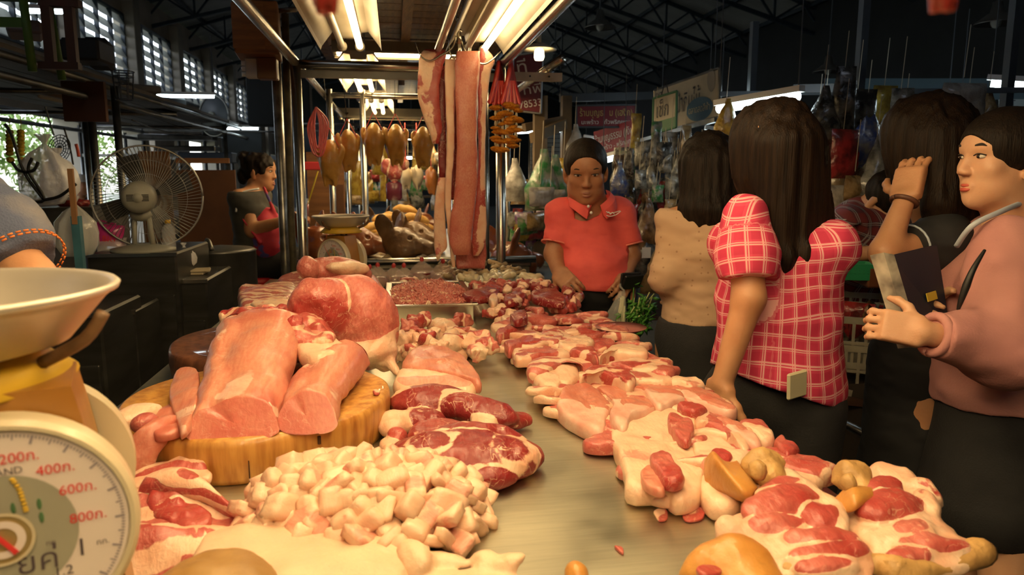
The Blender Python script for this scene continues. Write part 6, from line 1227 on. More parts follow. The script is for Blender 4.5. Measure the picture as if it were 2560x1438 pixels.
v = A_([A0, A1, A2, A3]); v = np.vstack([v-n_, v+n_]); mk('cover', v, [(0, 1, 2, 3), (7, 6, 5, 4), (0, 4, 5, 1), (1, 5, 6, 2), (2, 6, 7, 3), (3, 7, 4, 0)], navy, fo, False)
Q0, Q1, Q2, Q3 = atd(2192, 635, d5-.11), atd(2218, 640, d5-.11), atd(2283, 860, d5-.11), atd(2262, 870, d5-.11); v = A_([Q0, Q1, Q2, Q3]); v = np.vstack([v-n_*4, v+n_*4]); mk('spine', v, [(0, 1, 2, 3), (7, 6, 5, 4), (0, 4, 5, 1), (1, 5, 6, 2), (2, 6, 7, 3), (3, 7, 4, 0)], M('scuffed white spine', (.5, .45, .36), .5, col2=(.05, .04, .04), nscale=16), fo, False)
tg = (A0*.35+A1*.65)*.45+(A3*.35+A2*.65)*.55; cm = nrm(A1-A0); MB().box(tg-nrm(n_)*(.006 if nrm(n_)[1] > 0 else -.006), (.022, .0012, .010), np.column_stack([cm, nrm(n_), np.cross(cm, nrm(n_))])).build('yellow_sticker', M('yellow sticker', (.65, .48, .05), .5), fo)
# ---- 6: seated vendor in dark green vest
d6 = 4.4; h6 = atd(650, 432, d6); Rh6 = rotz(math.pi/2-.25); tm = atd(635, 560, d6); t6 = A_([tm[0], tm[1], tm[2]-1.12]); R6 = rotz(math.pi/2-.3)
s8, e8, w8 = atd(618, 500, d6-.12), atd(632, 575, d6-.14), atd(700, 555, d6-.2); s9, e9, w9 = atd(655, 500, d6+.15), atd(670, 570, d6+.15), atd(715, 545, d6)
B_ = SDF(); head_sdf_h(B_, Rh6, h6, .98); torso(B_, R6, t6, 1., 0, 1.05, .02, True); limb(B_, (s8, e8, w8), [.052, .044, .028]); limb(B_, (s9, e9, w9), [.05, .042, .028]); hand(B_, w8, A_([.9, .2, .2]), A_([0, -.4, 1]), 1, (.5, .6, .4)); hand(B_, w9, A_([.9, -.2, .2]), A_([0, -.4, 1]), -1, (.5, .6, .4)); B_.cap(h6+A_([-.02, 0, -.08]), t6+A_([0, 0, 1.28]), .048, .055, .03)
hipz = t6[2]+.88; B_.cap((t6[0], t6[1]-.08, hipz), (t6[0]+.38, t6[1]-.1, hipz), .08, .06).cap((t6[0]+.38, t6[1]-.1, hipz), (t6[0]+.36, t6[1]-.1, .06), .055, .04).cap((t6[0], t6[1]+.08, hipz), (t6[0]+.38, t6[1]+.08, hipz), .08, .06).cap((t6[0]+.38, t6[1]+.08, hipz), (t6[0]+.36, t6[1]+.08, .06), .055, .04)
p6_ = person(B_, .007, sk_w, 'seated vendor in dark vest and red apron, seen in profile behind the posts'); face(p6_, Rh6, h6, .98)
S = SDF(); torso(S, R6, t6, 1., .018, 1.07, .02, True); d_ = e8-s8; limb(S, [s8, s8+d_*.25], [.07, .066], .03); S.half((0, 0, h6[2]-.11), (0, 0, 1)); S.half((0, 0, hipz-.02), (0, 0, -1)); vest = mkS(S, 'vest', .008, M('dark olive vest', (.045, .045, .038), .85), p6_, wrinkle(.006, 4))
v, f = tube(spline(A_([atd(648, 472, d6-.14), atd(600, 485, d6-.18), atd(590, 530, d6-.19)]), 6), .006, 6); mk('white_piping', v, f, white_pl, vest, True)
apr = M('red flowered apron', (.50, .03, .06), .7, col2=(.10, .08, .3), nscale=14, contrast=(.55, .62)); S = SDF(); S.ell(atd(668, 590, d6-.05), (.10, .13, .17), None, .03); S.cap(atd(586, 520, d6-.16), atd(650, 605, d6-.19), .010, .012, .02).cap(atd(660, 470, d6-.13), atd(690, 540, d6-.1), .010, .012, .02); mkS(S, 'apron', .008, apr, p6_, wrinkle(.005, 3))
S = SDF(); S.cap((t6[0]-.02, t6[1]-.08, hipz), (t6[0]+.38, t6[1]-.1, hipz), .1, .08).cap((t6[0]-.02, t6[1]+.08, hipz), (t6[0]+.38, t6[1]+.08, hipz), .1, .08).cap((t6[0]+.38, t6[1], hipz), (t6[0]+.36, t6[1], .1), .1, .08); mkS(S, 'trousers', .01, cloth_k, p6_)
S = SDF(); h = SDF().ell((0, .010, .038), (.086, .107, .091), None, .02); h.ell((0, .10, .085), (.05, .045, .045), None, .03).ell((0, .105, -.02), (.05, .03, .05), None, .02); h.ell((0, -.112, -.048), (.085, .078, .098), None, .012, 's'); h.ell((-.085, .012, -.025), (.02, .018, .032), None, .008, 's').ell((.085, .012, -.025), (.02, .018, .032), None, .008, 's'); mkS(headpart(h, Rh6, h6, .98), 'hair', .006, hair_k, p6_, strands(.012, 17, (30, 30, 20)))
sto = empty('stool', 'round red plastic stool under the seated vendor', 'stool', None, (t6[0], t6[1], 0)); MB().lathe([(0, hipz-.13), (.17, hipz-.13), (.18, hipz-.10), (.17, hipz-.075), (0, hipz-.07)], (t6[0], t6[1], 0), 30).build('seat', M('red plastic', (.5, .015, .02), .4), sto, True)
for a in range(4): MB().tube([(t6[0]+.1*math.cos(a*1.57+.7), t6[1]+.1*math.sin(a*1.57+.7), hipz-.12), (t6[0]+.17*math.cos(a*1.57+.7), t6[1]+.17*math.sin(a*1.57+.7), 0)], .018, 8).build('leg', black, sto, True)
# ---- 7: stallholder in dark plaid bending over
d7 = 3.0; h7 = atd(2212, 505, d7); Rh7 = rotz(.5)@rotx(.9); plaid2 = plaidmat('dark red check', (.16, .02, .02), (.02, .02, .035), (.35, .32, .3), .05, .08); c7 = atd(2160, 590, d7+.1)
B_ = SDF(); head_sdf_h(B_, Rh7, h7, 1.); B_.ell(c7, (.16, .16, .13), None, .04).cap(h7+A_([-.02, .06, -.06]), c7+A_([0, 0, .08]), .05, .07, .04).cap(c7, c7+A_([0, .15, -.45]), .14, .13, .05); B_.cap(c7+A_([0, .15, -.45]), c7*A_([1, 1, 0])+A_([-.08, .15, .08]), .08, .05).cap(c7+A_([.05, .15, -.45]), c7*A_([1, 1, 0])+A_([.1, .15, .08]), .08, .05); sC, eC, wC = atd(2120, 560, d7), atd(2095, 640, d7-.05), atd(2180, 632, d7-.15); limb(B_, (sC, eC, wC), [.05, .04, .028]); hand(B_, wC, A_([1, -.2, -.1]), A_([0, 0, 1]), 1); limb(B_, (c7+A_([.16, 0, .05]), c7+A_([.22, -.1, -.1]), c7+A_([.15, -.22, -.12])), [.05, .04, .028])
p7_ = person(B_, .007, sk_w, 'stallholder in dark red check shirt bending over the trays'); face(p7_, Rh7, h7, 1.)
S = SDF(); S.ell(c7, (.18, .175, .15), None, .04).cap(c7, c7+A_([0, .15, -.45]), .16, .15, .05); limb(S, [sC, eC+(wC-eC)*.3], [.075, .06], .04); S.cap(sC, eC, .075, .062, .04); cut(S, eC+(wC-eC)*.3, wC-eC); mkS(S, 'check_shirt', .008, plaid2, p7_, wrinkle(.006, 5), lambda v: {'pu': v[:, 0]+.3*v[:, 1], 'pv': v[:, 2]-.5*v[:, 1]})
h = SDF().ell((0, .010, .038), (.086, .107, .091), None, .02); h.ell((0, -.112, -.048), (.085, .078, .098), None, .012, 's'); mkS(headpart(h, Rh7, h7, 1.), 'hair', .006, hair_k, p7_, strands(.004, 19))
# ---- 8: vendor in denim at the left edge
denim = M('washed denim', (.075, .095, .17), .85, col2=(.20, .19, .20), nscale=9, bump=.4, bscale=240, contrast=(.42, .7)); d8 = 1.35; s10 = atd(-85, 500, d8); e10 = atd(75, 700, d8-.05); w10 = atd(50, 940, d8-.28)
t8 = atd(-260, 640, d8+.02)*A_([1, 1, 0]); h8 = A_([t8[0], t8[1], 1.62]); B_ = SDF(); R8 = rotz(math.pi/2+.3); head_sdf_h(B_, R8, h8, 1.02); torso(B_, R8, t8, 1.06, 0, 1.0, .02); legs(B_, R8, t8, 1.05); limb(B_, (s10, e10, w10), [.055, .042, .03]); hand(B_, w10, A_([.5, -.4, -.6]), A_([.5, 0, .8]), 1); B_.cap(h8+A_([0, 0, -.08]), t8+A_([0, 0, 1.38]), .05, .06, .03); p8_ = person(B_, .008, sk_w, 'vendor in denim top at the picture edge behind the front scale'); face(p8_, R8, h8, 1.02)
S = SDF(); torso(S, R8, t8, 1.06, .03, 1.0, .02); d_ = e10-s10; limb(S, [s10+A_([-.03, 0, .03]), s10+d_*.5, s10+d_*.93], [.07, .078, .072], .04); cut(S, s10+d_*.86, d_, .09); S.half((0, 0, .9), (0, 0, -1)); S.half((0, 0, 1.48), (0, 0, 1)); dj = mkS(S, 'denim_top', .006, denim, p8_, wrinkle(.008, 6))
orth = M('orange thread', (.70, .20, .04), .6); x = nrm(np.cross(d_, [0, 1, 0])); y = nrm(np.cross(d_, x))
for off_ in (.80, .83):
    for q in np.linspace(0, 2*math.pi, 40, endpoint=False):
        c = s10+d_*off_; r = .082; p = c+r*(math.cos(q)*x+math.sin(q)*y); p1 = c+r*(math.cos(q+.1)*x+math.sin(q+.1)*y); v, f = tube([p, p1], .0018, 4); mk('stitch', v, f, orth, dj)
S = SDF(); torso(S, R8, t8, 1.06, .012, 1.0, top=False); legs(S, R8, t8, 1.05, .02); S.half((0, 0, 1.0), (0, 0, 1)); mkS(S, 'trousers', .012, cloth_k, p8_)
h = SDF().ell((0, .010, .038), (.086, .107, .091), None, .02); h.ell((0, -.112, -.048), (.085, .078, .098), None, .012, 's'); mkS(headpart(h, R8, h8, 1.02), 'hair', .008, hair_k, p8_, strands(.004, 19))
# ---- 9: far person against the daylight
h9 = atd(203, 465, 9.); S = SDF(); head_sdf_h(S, rotz(1.2), h9, 1.); S.ell(h9+A_([0, .05, -.42]), (.2, .13, .28), None, .05).cap(h9+A_([0, .05, -.6]), h9*A_([1, 1, 0])+A_([0, 0, .1]), .13, .1).cap(h9+A_([-.17, .05, -.25]), h9+A_([-.2, -.05, -.55]), .055, .04).cap(h9+A_([.17, .05, -.25]), h9+A_([.25, -.1, -.5]), .055, .04); p9_ = person(S, .012, sk_man, 'far person in a pale cap standing against the daylight'); c = h9+A_([0, 0, .06]); MB().lathe([(0, .09), (.07, .075), (.098, .02), (.1, 0), (.15, -.005), (.15, -.012), (.09, -.004)], c, 20).build('cap', M('pale cap', (.4, .36, .3), .8), p9_, True)
S = SDF().ell(h9+A_([0, .05, -.42]), (.215, .145, .29), None, .05).cap(h9+A_([0, .05, -.6]), h9*A_([1, 1, 0])+A_([0, 0, .2]), .15, .12); mkS(S, 'dark_shirt', .014, cloth_k, p9_)
# ------------------------------------------------------------------ vendor side: cabinets, fan, bags
cab = M('dark kitchen steel', (.10, .10, .095), .38, .75, col2=(.06, .06, .055), nscale=3, stretch=(1, 1, 6))
def cabinet(u0, u1, v_top, Y, depth, label, z0=0., doors=1, zt=None):
    a, b_ = ony(u0, v_top, Y), ony(u1, v_top, Y); zt = zt or (a[2]+b_[2])/2; x0, x1 = a[0], b_[0]; t = empty('steel_cabinet', label, 'cabinet', 'steel cabinets', ((x0+x1)/2, Y+depth/2, z0))
    MB().box(((x0+x1)/2, Y+depth/2, (z0+zt)/2), ((x1-x0)/2, depth/2, (zt-z0)/2), bev=.008).build('cabinet_body', cab, t)
    w_ = (x1-x0)/doors
    for k in range(doors): MB().box((x0+w_*(k+.5), Y-.006, (z0+zt)/2-.06), (w_/2-.015, .008, (zt-z0)/2-.12), bev=.004).build('door', cab, t)
    MB().box(((x0+x1)/2, Y-.004, zt-.006), ((x1-x0)/2+.004, .006, .008)).build('edge_trim', steel, t); return t, zt, x0, x1
cA, zA, xA0, xA1 = cabinet(215, 440, 634, 3.25, .55, 'tall dark steel cabinet carrying the fan and bottle', doors=2)
cB, zB, _, _ = cabinet(441, 516, 700, 3.3, .5, 'lower steel cabinet beside the one with the fan')
cC, zC, _, _ = cabinet(130, 252, 785, 2.6, .4, 'low steel unit behind the front scale'); cD, zD, _, _ = cabinet(253, 336, 778, 2.9, .3, 'narrow steel unit with a paper label')
lb_ = ony(295, 840, 2.89); MB().box(lb_, (.028, .002, .022)).build('paper_label', M('paper label', (.30, .33, .36), .6), cD)
# fan seen from behind
fan = empty('desk_fan', 'large grey desk fan seen from behind on the steel cabinet', 'fan', None, tuple(ony(355, 632, 3.45))); fc = ony(370, 492, 3.42); fr_ = .222; cage = M('cage wire', (.32, .32, .30), .4, .6); fgrey = M('fan grey plastic', (.34, .34, .29), .45, col2=(.26, .26, .22), nscale=6)
Rf = rotz(.25); an = np.linspace(0, 2*math.pi, 49)
def FP(r, a, y): return fc+Rf@A_([r*math.cos(a), y, r*math.sin(a)])
for y_, rr in ((-.005, fr_), (.012, fr_*1.005)): v, f = tube(A_([FP(rr, a, y_) for a in an]), .004, 6); mk('rim_ring', v, f, cage, fan, True)
wr = MB()
for a in np.linspace(0, 2*math.pi, 84, endpoint=False):
    wr.tube(spline(A_([FP(.055, a, -.075), FP(.13, a+.12, -.062), FP(fr_, a+.2, 0)]), 3), .0011, 4, False); wr.tube(spline(A_([FP(.03, a, .085), FP(.13, a+.1, .075), FP(fr_, a+.2, .01)]), 3), .0011, 4, False)
for r_, y_ in ((.10, -.069), (.16, -.05)): wr.tube(A_([FP(r_, a, y_) for a in an]), .0011, 4, False)
wr.build('cage_wires', cage, fan, True, kind='stuff')
Rc = np.column_stack([Rf@A_([1., 0, 0]), Rf@A_([0, 0, 1.]), Rf@A_([0, -1., 0])]); mc = fc+Rf@A_([-.03, -.06, 0])
MB().lathe([(0, .115), (.045, .113), (.062, .098), (.068, .05), (.07, -.02), (.06, -.04), (0, -.04)], mc, 32, Rc).build('motor_housing', fgrey, fan, True)
for k in range(5): MB().box(mc+Rf@A_([0, -.112, .012-.006*k]), (.042, .004, .0018), Rf).build('vent_slot', black, fan)
MB().lathe([(0, .004), (.02, .004), (.02, -.004), (0, -.004)], mc+Rf@A_([0, -.116, 0]), 16, Rc).build('rear_knob', fgrey, fan, True)
for k in range(4):
    a0 = k*math.pi/2+.4; P = [FP(.03, a0-.2, .0), FP(.10, a0-.35, -.012), FP(.19, a0-.25, -.02), FP(.20, a0+.2, .006), FP(.11, a0+.35, .02), FP(.03, a0+.3, .012)]; P = A_(P); n0 = Rf@A_([0, .002, 0]); v = np.vstack([P-n0, P+n0]); f = [tuple(range(6)), tuple(range(11, 5, -1))]+[(i, 6+i, 6+(i+1) % 6, (i+1) % 6) for i in range(6)]; mk('blade', v, f, M('smoke fan blade', (.05, .05, .05), .3) if k == 0 else bpy.data.materials['smoke fan blade'], fan, False)
for dx in (-.025, .03): MB().tube([mc+A_([dx, 0, -.07]), (mc[0]+dx*1.4, mc[1], zA+.02)], .011, 10).build('stand_post', fgrey, fan, True)
MB().ell(mc+A_([0, 0, -.075]), (.045, .04, .03), 10).build('neck', fgrey, fan, True); MB().lathe([(0, 0), (.13, 0), (.13, .012), (.05, .03), (0, .03)], (mc[0], mc[1], zA), 30).build('base', fgrey, fan, True)
pet = plastic('clear bottle plastic', (.95, .97, 1), .22, .08)
bc = ony(425, 632, 3.4); bo = empty('water_bottle', 'clear plastic bottle with yellow cap on the steel cabinet', 'bottle', None, (bc[0], bc[1], zA)); MB().lathe([(0, 0), (.026, .002), (.028, .01), (.026, .03), (.028, .045), (.0265, .055), (.028, .065), (.0265, .075), (.028, .085), (.024, .10), (.012, .113), (.011, .12)], (bc[0], bc[1], zA), 24).build('bottle_body', pet, bo, True); MB().lathe([(.0, .132), (.012, .132), (.0125, .117), (0, .117)], (bc[0], bc[1], zA), 20).build('cap', M('yellow cap', (.75, .45, .02), .4), bo, True)
# candy bag and tied bags
cb = empty('candy_bag', 'pink snack bag with handle leaning on the cabinet', 'bag', None, (*ony(270, 632, 3.42)[:2], zA)); pinkfoil = M('pink foil print', (.62, .04, .25), .3, coat=.4); cl = plastic('snack bag film', (1, 1, 1), .4)
def pillow(c, hw, hh, d, m, name, parent, R=None, seed=0, n=14, wr_=.006, **kw):
    u = np.linspace(-1, 1, n); U, W = np.meshgrid(u, u); U, W = U.ravel(), W.ravel(); b_ = ((1-U**2)*(1-W**2))**.45; v = []
    for s in (-1, 1): P = np.column_stack([U*hw*(1-.06*(1-W**2)), s*d*b_, W*hh*(1-.04*(1-U**2))]); P[:, 1] += s*wr_*fbm(P, 25, seed+s, 2)*b_; v.append(P)
    v = np.vstack(v); f = []
    for s in range(2):
        o = s*n*n
        for i in range(n-1):
            for j in range(n-1): q = (o+i*n+j, o+i*n+j+1, o+(i+1)*n+j+1, o+(i+1)*n+j); f.append(q if s == 0 else q[::-1])
    if R is not None: v = v@np.asarray(R).T
    return mk(name, v+A_(c, float), f, m, parent, True, **kw)
c = ony(275, 600, 3.42); pillow(c+A_([0, 0, .02]), .06, .05, .02, pinkfoil, 'printed_top', cb, rotz(.1)@roty(.12)); pillow(c+A_([.005, 0, -.035]), .065, .045, .03, cl, 'clear_base', cb); v, f = tube(spline(A_([c+A_([-.05, 0, .06]), c+A_([-.035, 0, .085]), c+A_([0, 0, .075]), c+A_([.03, 0, .07])]), 5), .004, 6); mk('handle', v, f, pinkfoil, cb, True)
text('BIG', .035, M('snack lettering red', (.7, .06, .03), .5), cb, c+A_([.005, -.026, .005]), rotz(.1)@A_([1., 0, -.12]), (0, 0, 1))
whitebag = plastic('white carrier film', (.86, .86, .9), .72, .3)
def tied_bag(c, r, h, m, label, seed, top=.35, fill=None, group='hanging plastic bags'):
    t = empty('plastic_bag', label, 'bag', group, tuple(A_(c)-A_([0, 0, h/2]))); n = 30; a = np.linspace(0, 2*math.pi, n, endpoint=False); rings = []
    for i, (rr, zz) in enumerate(((.1, -.5), (.6, -.48), (.95, -.3), (1., -.1), (.85, .1), (.5, .28), (.15, .38), (.08, .42), (.22, .5), (.3, .56))):
        w_ = 1+(.10+.12*(i > 3))*np.cos(7*a+seed+i*.4)+.06*np.cos(11*a-i); rings.append(A_(c)+np.column_stack([r*rr*w_*np.cos(a), r*rr*w_*.6*np.sin(a), np.full(n, zz*h)]))
    v, f = loftv(rings, False); v = v+.08*r*fbm(v, 14, seed, 2)[:, None]*A_([1, 1, .4]); mk('bag_film', v, f, m, t, True)
    if fill: MB().ell(A_(c)-A_([0, 0, h*.2]), (r*.75, r*.45, h*.25), 10).build('contents', fill, t, True)
    return t
tied_bag(ony(190, 570, 3.0), .075, .22, plastic('tied clear bag', (.8, .82, .8), .45), 'knotted clear bag tied to the blue post', 1)
tied_bag(ony(112, 430, 4.1), .12, .34, whitebag, 'big white carrier bag hanging before the daylight opening', 2); tied_bag(ony(150, 440, 4.2), .09, .26, whitebag, 'second white carrier bag partly behind the big one', 3)
tied_bag(ony(462, 640, 3.5), .045, .11, whitebag, 'white knotted bag on the lower cabinet', 4)
for i, (dx, dz, lab) in enumerate(((0, 0, 'cream tray on the lower cabinet'), (.02, .012, 'second cream tray stacked on the lower one'))): MB().box(ony(475, 690, 3.5)*A_([1, 1, 0])+A_([dx, 0, zB+.006+dz]), (.07, .05, .005), rotz(.2*i), .003).build('tray', M('cream foam tray', (.5, .42, .28), .6) if i == 0 else bpy.data.materials['cream foam tray'], None, label=lab, cat='tray')
bp_ = empty('blue_post', 'slim blue steel post with a wooden stick lashed to it', 'post', None, tuple(ony(204, 690, 2.9)*A_([1, 1, 0]))); px_ = ony(204, 690, 2.9)
MB().box((px_[0], px_[1], ony(204, 540, 2.9)[2]/2+.0), (.014, .014, ony(204, 540, 2.9)[2]/2)).build('post_body', M('teal blue paint', (.06, .20, .26), .5, col2=(.04, .12, .16), nscale=9), bp_); MB().box((px_[0], px_[1]-.012, (ony(204, 422, 2.9)[2]+ony(204, 560, 2.9)[2])/2), (.009, .006, (ony(204, 422, 2.9)[2]-ony(204, 560, 2.9)[2])/2)).build('wooden_stick', M('brown stick', (.30, .15, .06), .7), bp_)
# steel sink behind and pots
sk_ = empty('steel_sink', 'worn steel sink unit behind the tied bag', 'sink', None, (*ony(150, 560, 4.5)[:2], 0)); a, b_ = ony(76, 520, 4.5), ony(240, 520, 4.5); MB().box(((a[0]+b_[0])/2, 4.75, a[2]-.12), ((b_[0]-a[0])/2, .25, .12), bev=.02).build('basin', steel_dk, sk_)
for x in (a[0]+.04, b_[0]-.04): MB().box((x, 4.55, (a[2]-.24)/2), (.02, .02, (a[2]-.24)/2)).build('leg', steel_dk, sk_)
mp_ = Blob(); mp_.e(ony(172, 505, 4.7), (.07, .05, .035), None, .1, .8); mp_.e(ony(200, 508, 4.7), (.05, .05, .03), None, .1, .8); mp_.build('meat_pile', .008, .01, m=beefy, label='dark red meat pile on the sink edge', seed=33)
pc = ony(556, 680, 4.0); po = empty('stock_pot', 'big aluminium stock pot near the seated vendor', 'pot', None, (pc[0], pc[1], 0)); MB().lathe([(0, .60), (.17, .60), (.175, .61), (.175, ony(556, 628, 4.)[2]), (.18, ony(556, 628, 4.)[2]+.004), (.16, ony(556, 625, 4.)[2]+.01), (0, ony(556, 612, 4.)[2])], (pc[0], pc[1], 0), 40).build('pot_body', steel_dk, po, True); MB().lathe([(0, .6), (.2, .6), (.2, 0), (.19, 0), (.19, .58), (0, .58)], (pc[0], pc[1], 0), 24).build('stove_ring', black, po, True); MB().tube(spline(A_([ony(515, 640, 3.9), ony(518, 600, 3.9), ony(530, 625, 3.85)]), 4), .012, 8).build('ladle_handle', steel_dk, po, True)
# plywood partitions
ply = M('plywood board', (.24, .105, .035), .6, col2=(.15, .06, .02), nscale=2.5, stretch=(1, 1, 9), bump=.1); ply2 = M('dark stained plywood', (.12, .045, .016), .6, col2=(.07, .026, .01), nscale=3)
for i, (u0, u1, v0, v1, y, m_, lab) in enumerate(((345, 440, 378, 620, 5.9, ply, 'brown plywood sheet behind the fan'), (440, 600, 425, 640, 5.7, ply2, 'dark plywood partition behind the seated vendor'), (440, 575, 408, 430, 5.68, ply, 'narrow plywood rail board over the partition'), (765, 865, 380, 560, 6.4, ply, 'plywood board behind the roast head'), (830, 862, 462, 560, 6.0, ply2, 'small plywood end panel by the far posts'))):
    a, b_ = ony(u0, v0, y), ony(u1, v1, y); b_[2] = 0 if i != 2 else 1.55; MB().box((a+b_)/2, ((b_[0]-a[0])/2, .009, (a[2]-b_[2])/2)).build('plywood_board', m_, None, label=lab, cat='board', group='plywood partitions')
# wooden box and switch gear hung on the frame
wb_ = empty('wooden_box', 'old wooden box hung beside the pipe frame', 'box', None, tuple(ony(650, 145, 3.75))); c = ony(645, 80, 3.75); brown = M('varnished box wood', (.25, .11, .03), .5, col2=(.14, .055, .016), nscale=5, stretch=(1, 1, 6)); MB().box(c, (.10, .13, .12), rotz(.1), .006).build('box_body', brown, wb_); MB().box(c+A_([-.02, -.135, 0]), (.07, .004, .10), rotz(.1)).build('front_board', brown, wb_); MB().tube([c+A_([.09, 0, .1]), c+A_([.19, -.05, .1])], .012, 8).build('bracket', steel_dk, wb_, True)
eb = empty('switch_box', 'grey electric switch box under the wooden box', 'electric box', None, tuple(ony(625, 200, 3.75))); c = ony(632, 172, 3.75); MB().box(c, (.03, .03, .045), None, .004).build('casing', M('grey casing', (.4, .4, .4), .5), eb); MB().box(c+A_([.07, 0, .0]), (.045, .04, .05), None, .004).build('back_plate', M('brown bakelite', (.14, .07, .03), .4), eb)
for k in range(3): MB().tube([c+A_([-.03, -.005, -.028+.026*k]), c+A_([-.05, -.01, -.028+.026*k])], .011, 10).build('fuse', white_pl, eb, True)
# neighbouring stalls on the vendor side
ns = empty('neighbour_stall', 'dark pipe and board canopy of the neighbouring stalls', 'stall frame', None, (-2.4, 5, 0))
for x in (-1.85, -3.3):
    for z in (1.90, 2.0): MB().tube([(x, 2.2, z), (x, 10.5, z)], .02, 10).build('rail', steel_dk, ns, True)
for y in (3.1, 5.1, 6.8, 8.6, 10.3): MB().tube([(-3.3, y, 1.95), (-1.85, y, 1.95)], .018, 10).build('cross_rail', greysteel, ns, True)
for (x, y) in ((-1.85, 4.95), (-1.79, 5.2), (-3.3, 5.1), (-1.85, 8.6), (-3.3, 8.6), (-3.3, 2.4), (-2.6, 6.8)): MB().tube([(x, y, 0), (x, y, 2.)], .024, 14).build('post', greysteel, ns, True)
board = M('grey canopy board', (.12, .10, .09), .6, col2=(.07, .06, .05), nscale=3)
for k in range(7): MB().box((-2.95+.17*k, 5.0, 2.045), (.08, 2.6, .012)).build('shelf_board', board, ns)
for k in range(6): MB().box((-2.95+.2*k, 8.8, 2.045), (.09, 1.6, .012)).build('shelf_board', board, ns)
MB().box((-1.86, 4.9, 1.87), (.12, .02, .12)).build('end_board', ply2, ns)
offl_ = M('dark unlit channel', (.20, .12, .06), .5)
for i, (x, y) in enumerate(((-2.15, 3.6), (-2.5, 3.7), (-2.3, 5.9))):
    t = empty('unlit_lamp', ['unlit tube lamp under the neighbour canopy, nearest', 'unlit tube lamp under the neighbour canopy, outer', 'unlit tube lamp under the neighbour canopy, far'][i], 'light fixture', 'unlit lamps', (x, y, 1.97)); MB().box((x, y, 1.975), (.03, .6, .02)).build('channel', offl_, t); MB().tube([(x, y-.57, 1.94), (x, y+.57, 1.94)], .013, 10).build('tube', tubeoff, t, True)
# things stored on the canopy
gs = empty('green_stool', 'green plastic stool stored on the canopy in the corner', 'stool', None, tuple(ony(25, 160, 3.6))); gm = M('green plastic', (.07, .16, .02), .5)
c = ony(22, 70, 3.6); MB().box(c+A_([0, 0, .15]), (.14, .14, .012), None, .006).build('seat', gm, gs)
for sx in (-1, 1):
    for sy in (-1, 1): MB().tube([c+A_([sx*.12, sy*.12, .15]), c+A_([sx*.14, sy*.14, -.2])], .018, 8).build('leg', gm, gs, True)
MB().box(c+A_([0, -.13, .0]), (.12, .008, .02)).build('brace', gm, gs)
wc = empty('wooden_rack', 'dark wooden rack stored on the canopy', 'rack', None, tuple(ony(150, 170, 3.5))); dkw = M('dark rack wood', (.07, .03, .016), .6)
for u in (122, 178):
    a, b_ = ony(u, 0, 3.5), ony(u, 172, 3.5); MB().box((a+b_)/2+A_([0, 0, .1]), (.018, .018, (a[2]-b_[2])/2+.1)).build('upright', dkw, wc)
for v_ in (8, 165): a, b_ = ony(100, v_, 3.5), ony(200, v_, 3.5); MB().box((a+b_)/2, ((b_[0]-a[0])/2, .02, .015)).build('crossbar', dkw, wc)
for i, (u, v_, y, hw, hh, m_, lab) in enumerate(((225, 185, 4.6, .10, .06, black, 'black box stored on the canopy beside the rack'), (255, 195, 4.8, .06, .08, dkboard, 'dark speaker box on the canopy edge'), (70, 150, 3.8, .07, .03, M('crumpled sack', (.2, .18, .2), .7), 'crumpled sack on the canopy under the stool'), (345, 235, 6.2, .14, .03, board, 'flat board bundle on the far canopy'), (425, 285, 8., .12, .07, dkboard, 'dark case on the far canopy'))):
    c = ony(u, v_, y); c[2] = 2.058+hh; MB().box(c, (hw, .12, hh), rotz(.2*i), .012).build('stored_box', m_, None, label=lab, cat='box', group='boxes stored overhead')
wb2 = empty('wire_basket', 'round wire basket stand on the canopy corner', 'basket', None, tuple(ony(308, 250, 5.))); c = ony(308, 200, 5.)
for zz, r in ((.05, .065), (.02, .06), (-.02, .05), (-.12, .05)): v, f = tube(A_([c+A_([r*math.cos(a), r*math.sin(a), zz]) for a in np.linspace(0, 2*math.pi, 25)]), .004, 5); mk('hoop', v, f, darksteel, wb2, True)
for a in np.linspace(0, 6.28, 9)[:-1]: MB().tube([c+A_([.064*math.cos(a), .064*math.sin(a), .05]), c+A_([.05*math.cos(a), .05*math.sin(a), -.12])], .003, 5).build('wire', darksteel, wb2)
# wall fan, cool tubes
wf = empty('wall_fan', 'grey wall fan high beside the columns', 'fan', None, tuple(ony(535, 300, 9.))); c = ony(535, 290, 9.); R_ = .23; Rw = rotz(-.6); v, f = tube(A_([c+Rw@A_([R_*math.cos(a), 0, R_*math.sin(a)]) for a in an]), .012, 6); mk('rim_ring', v, f, cage, wf, True); MB().lathe([(0, .03), (R_*.98, 0), (R_*.98, -.01), (0, -.03)], c, 36, np.column_stack([Rw@A_([1., 0, 0]), [0, 0, 1.], Rw@A_([0, -1., 0])])).build('cage', M('grey fan mesh', (.10, .11, .12), .5), wf, True); MB().lathe([(0, .06), (.045, .055), (.05, .03), (0, .02)], c, 20, np.column_stack([Rw@A_([1., 0, 0]), [0, 0, 1.], Rw@A_([0, -1., 0])])).build('hub', fgrey, wf, True); MB().tube([c+A_([0, .05, 0]), c+A_([-.1, .3, -.1])], .02, 8).build('arm', darksteel, wf, True)
cool = emit('cool fluorescent tube', COOL, 20)
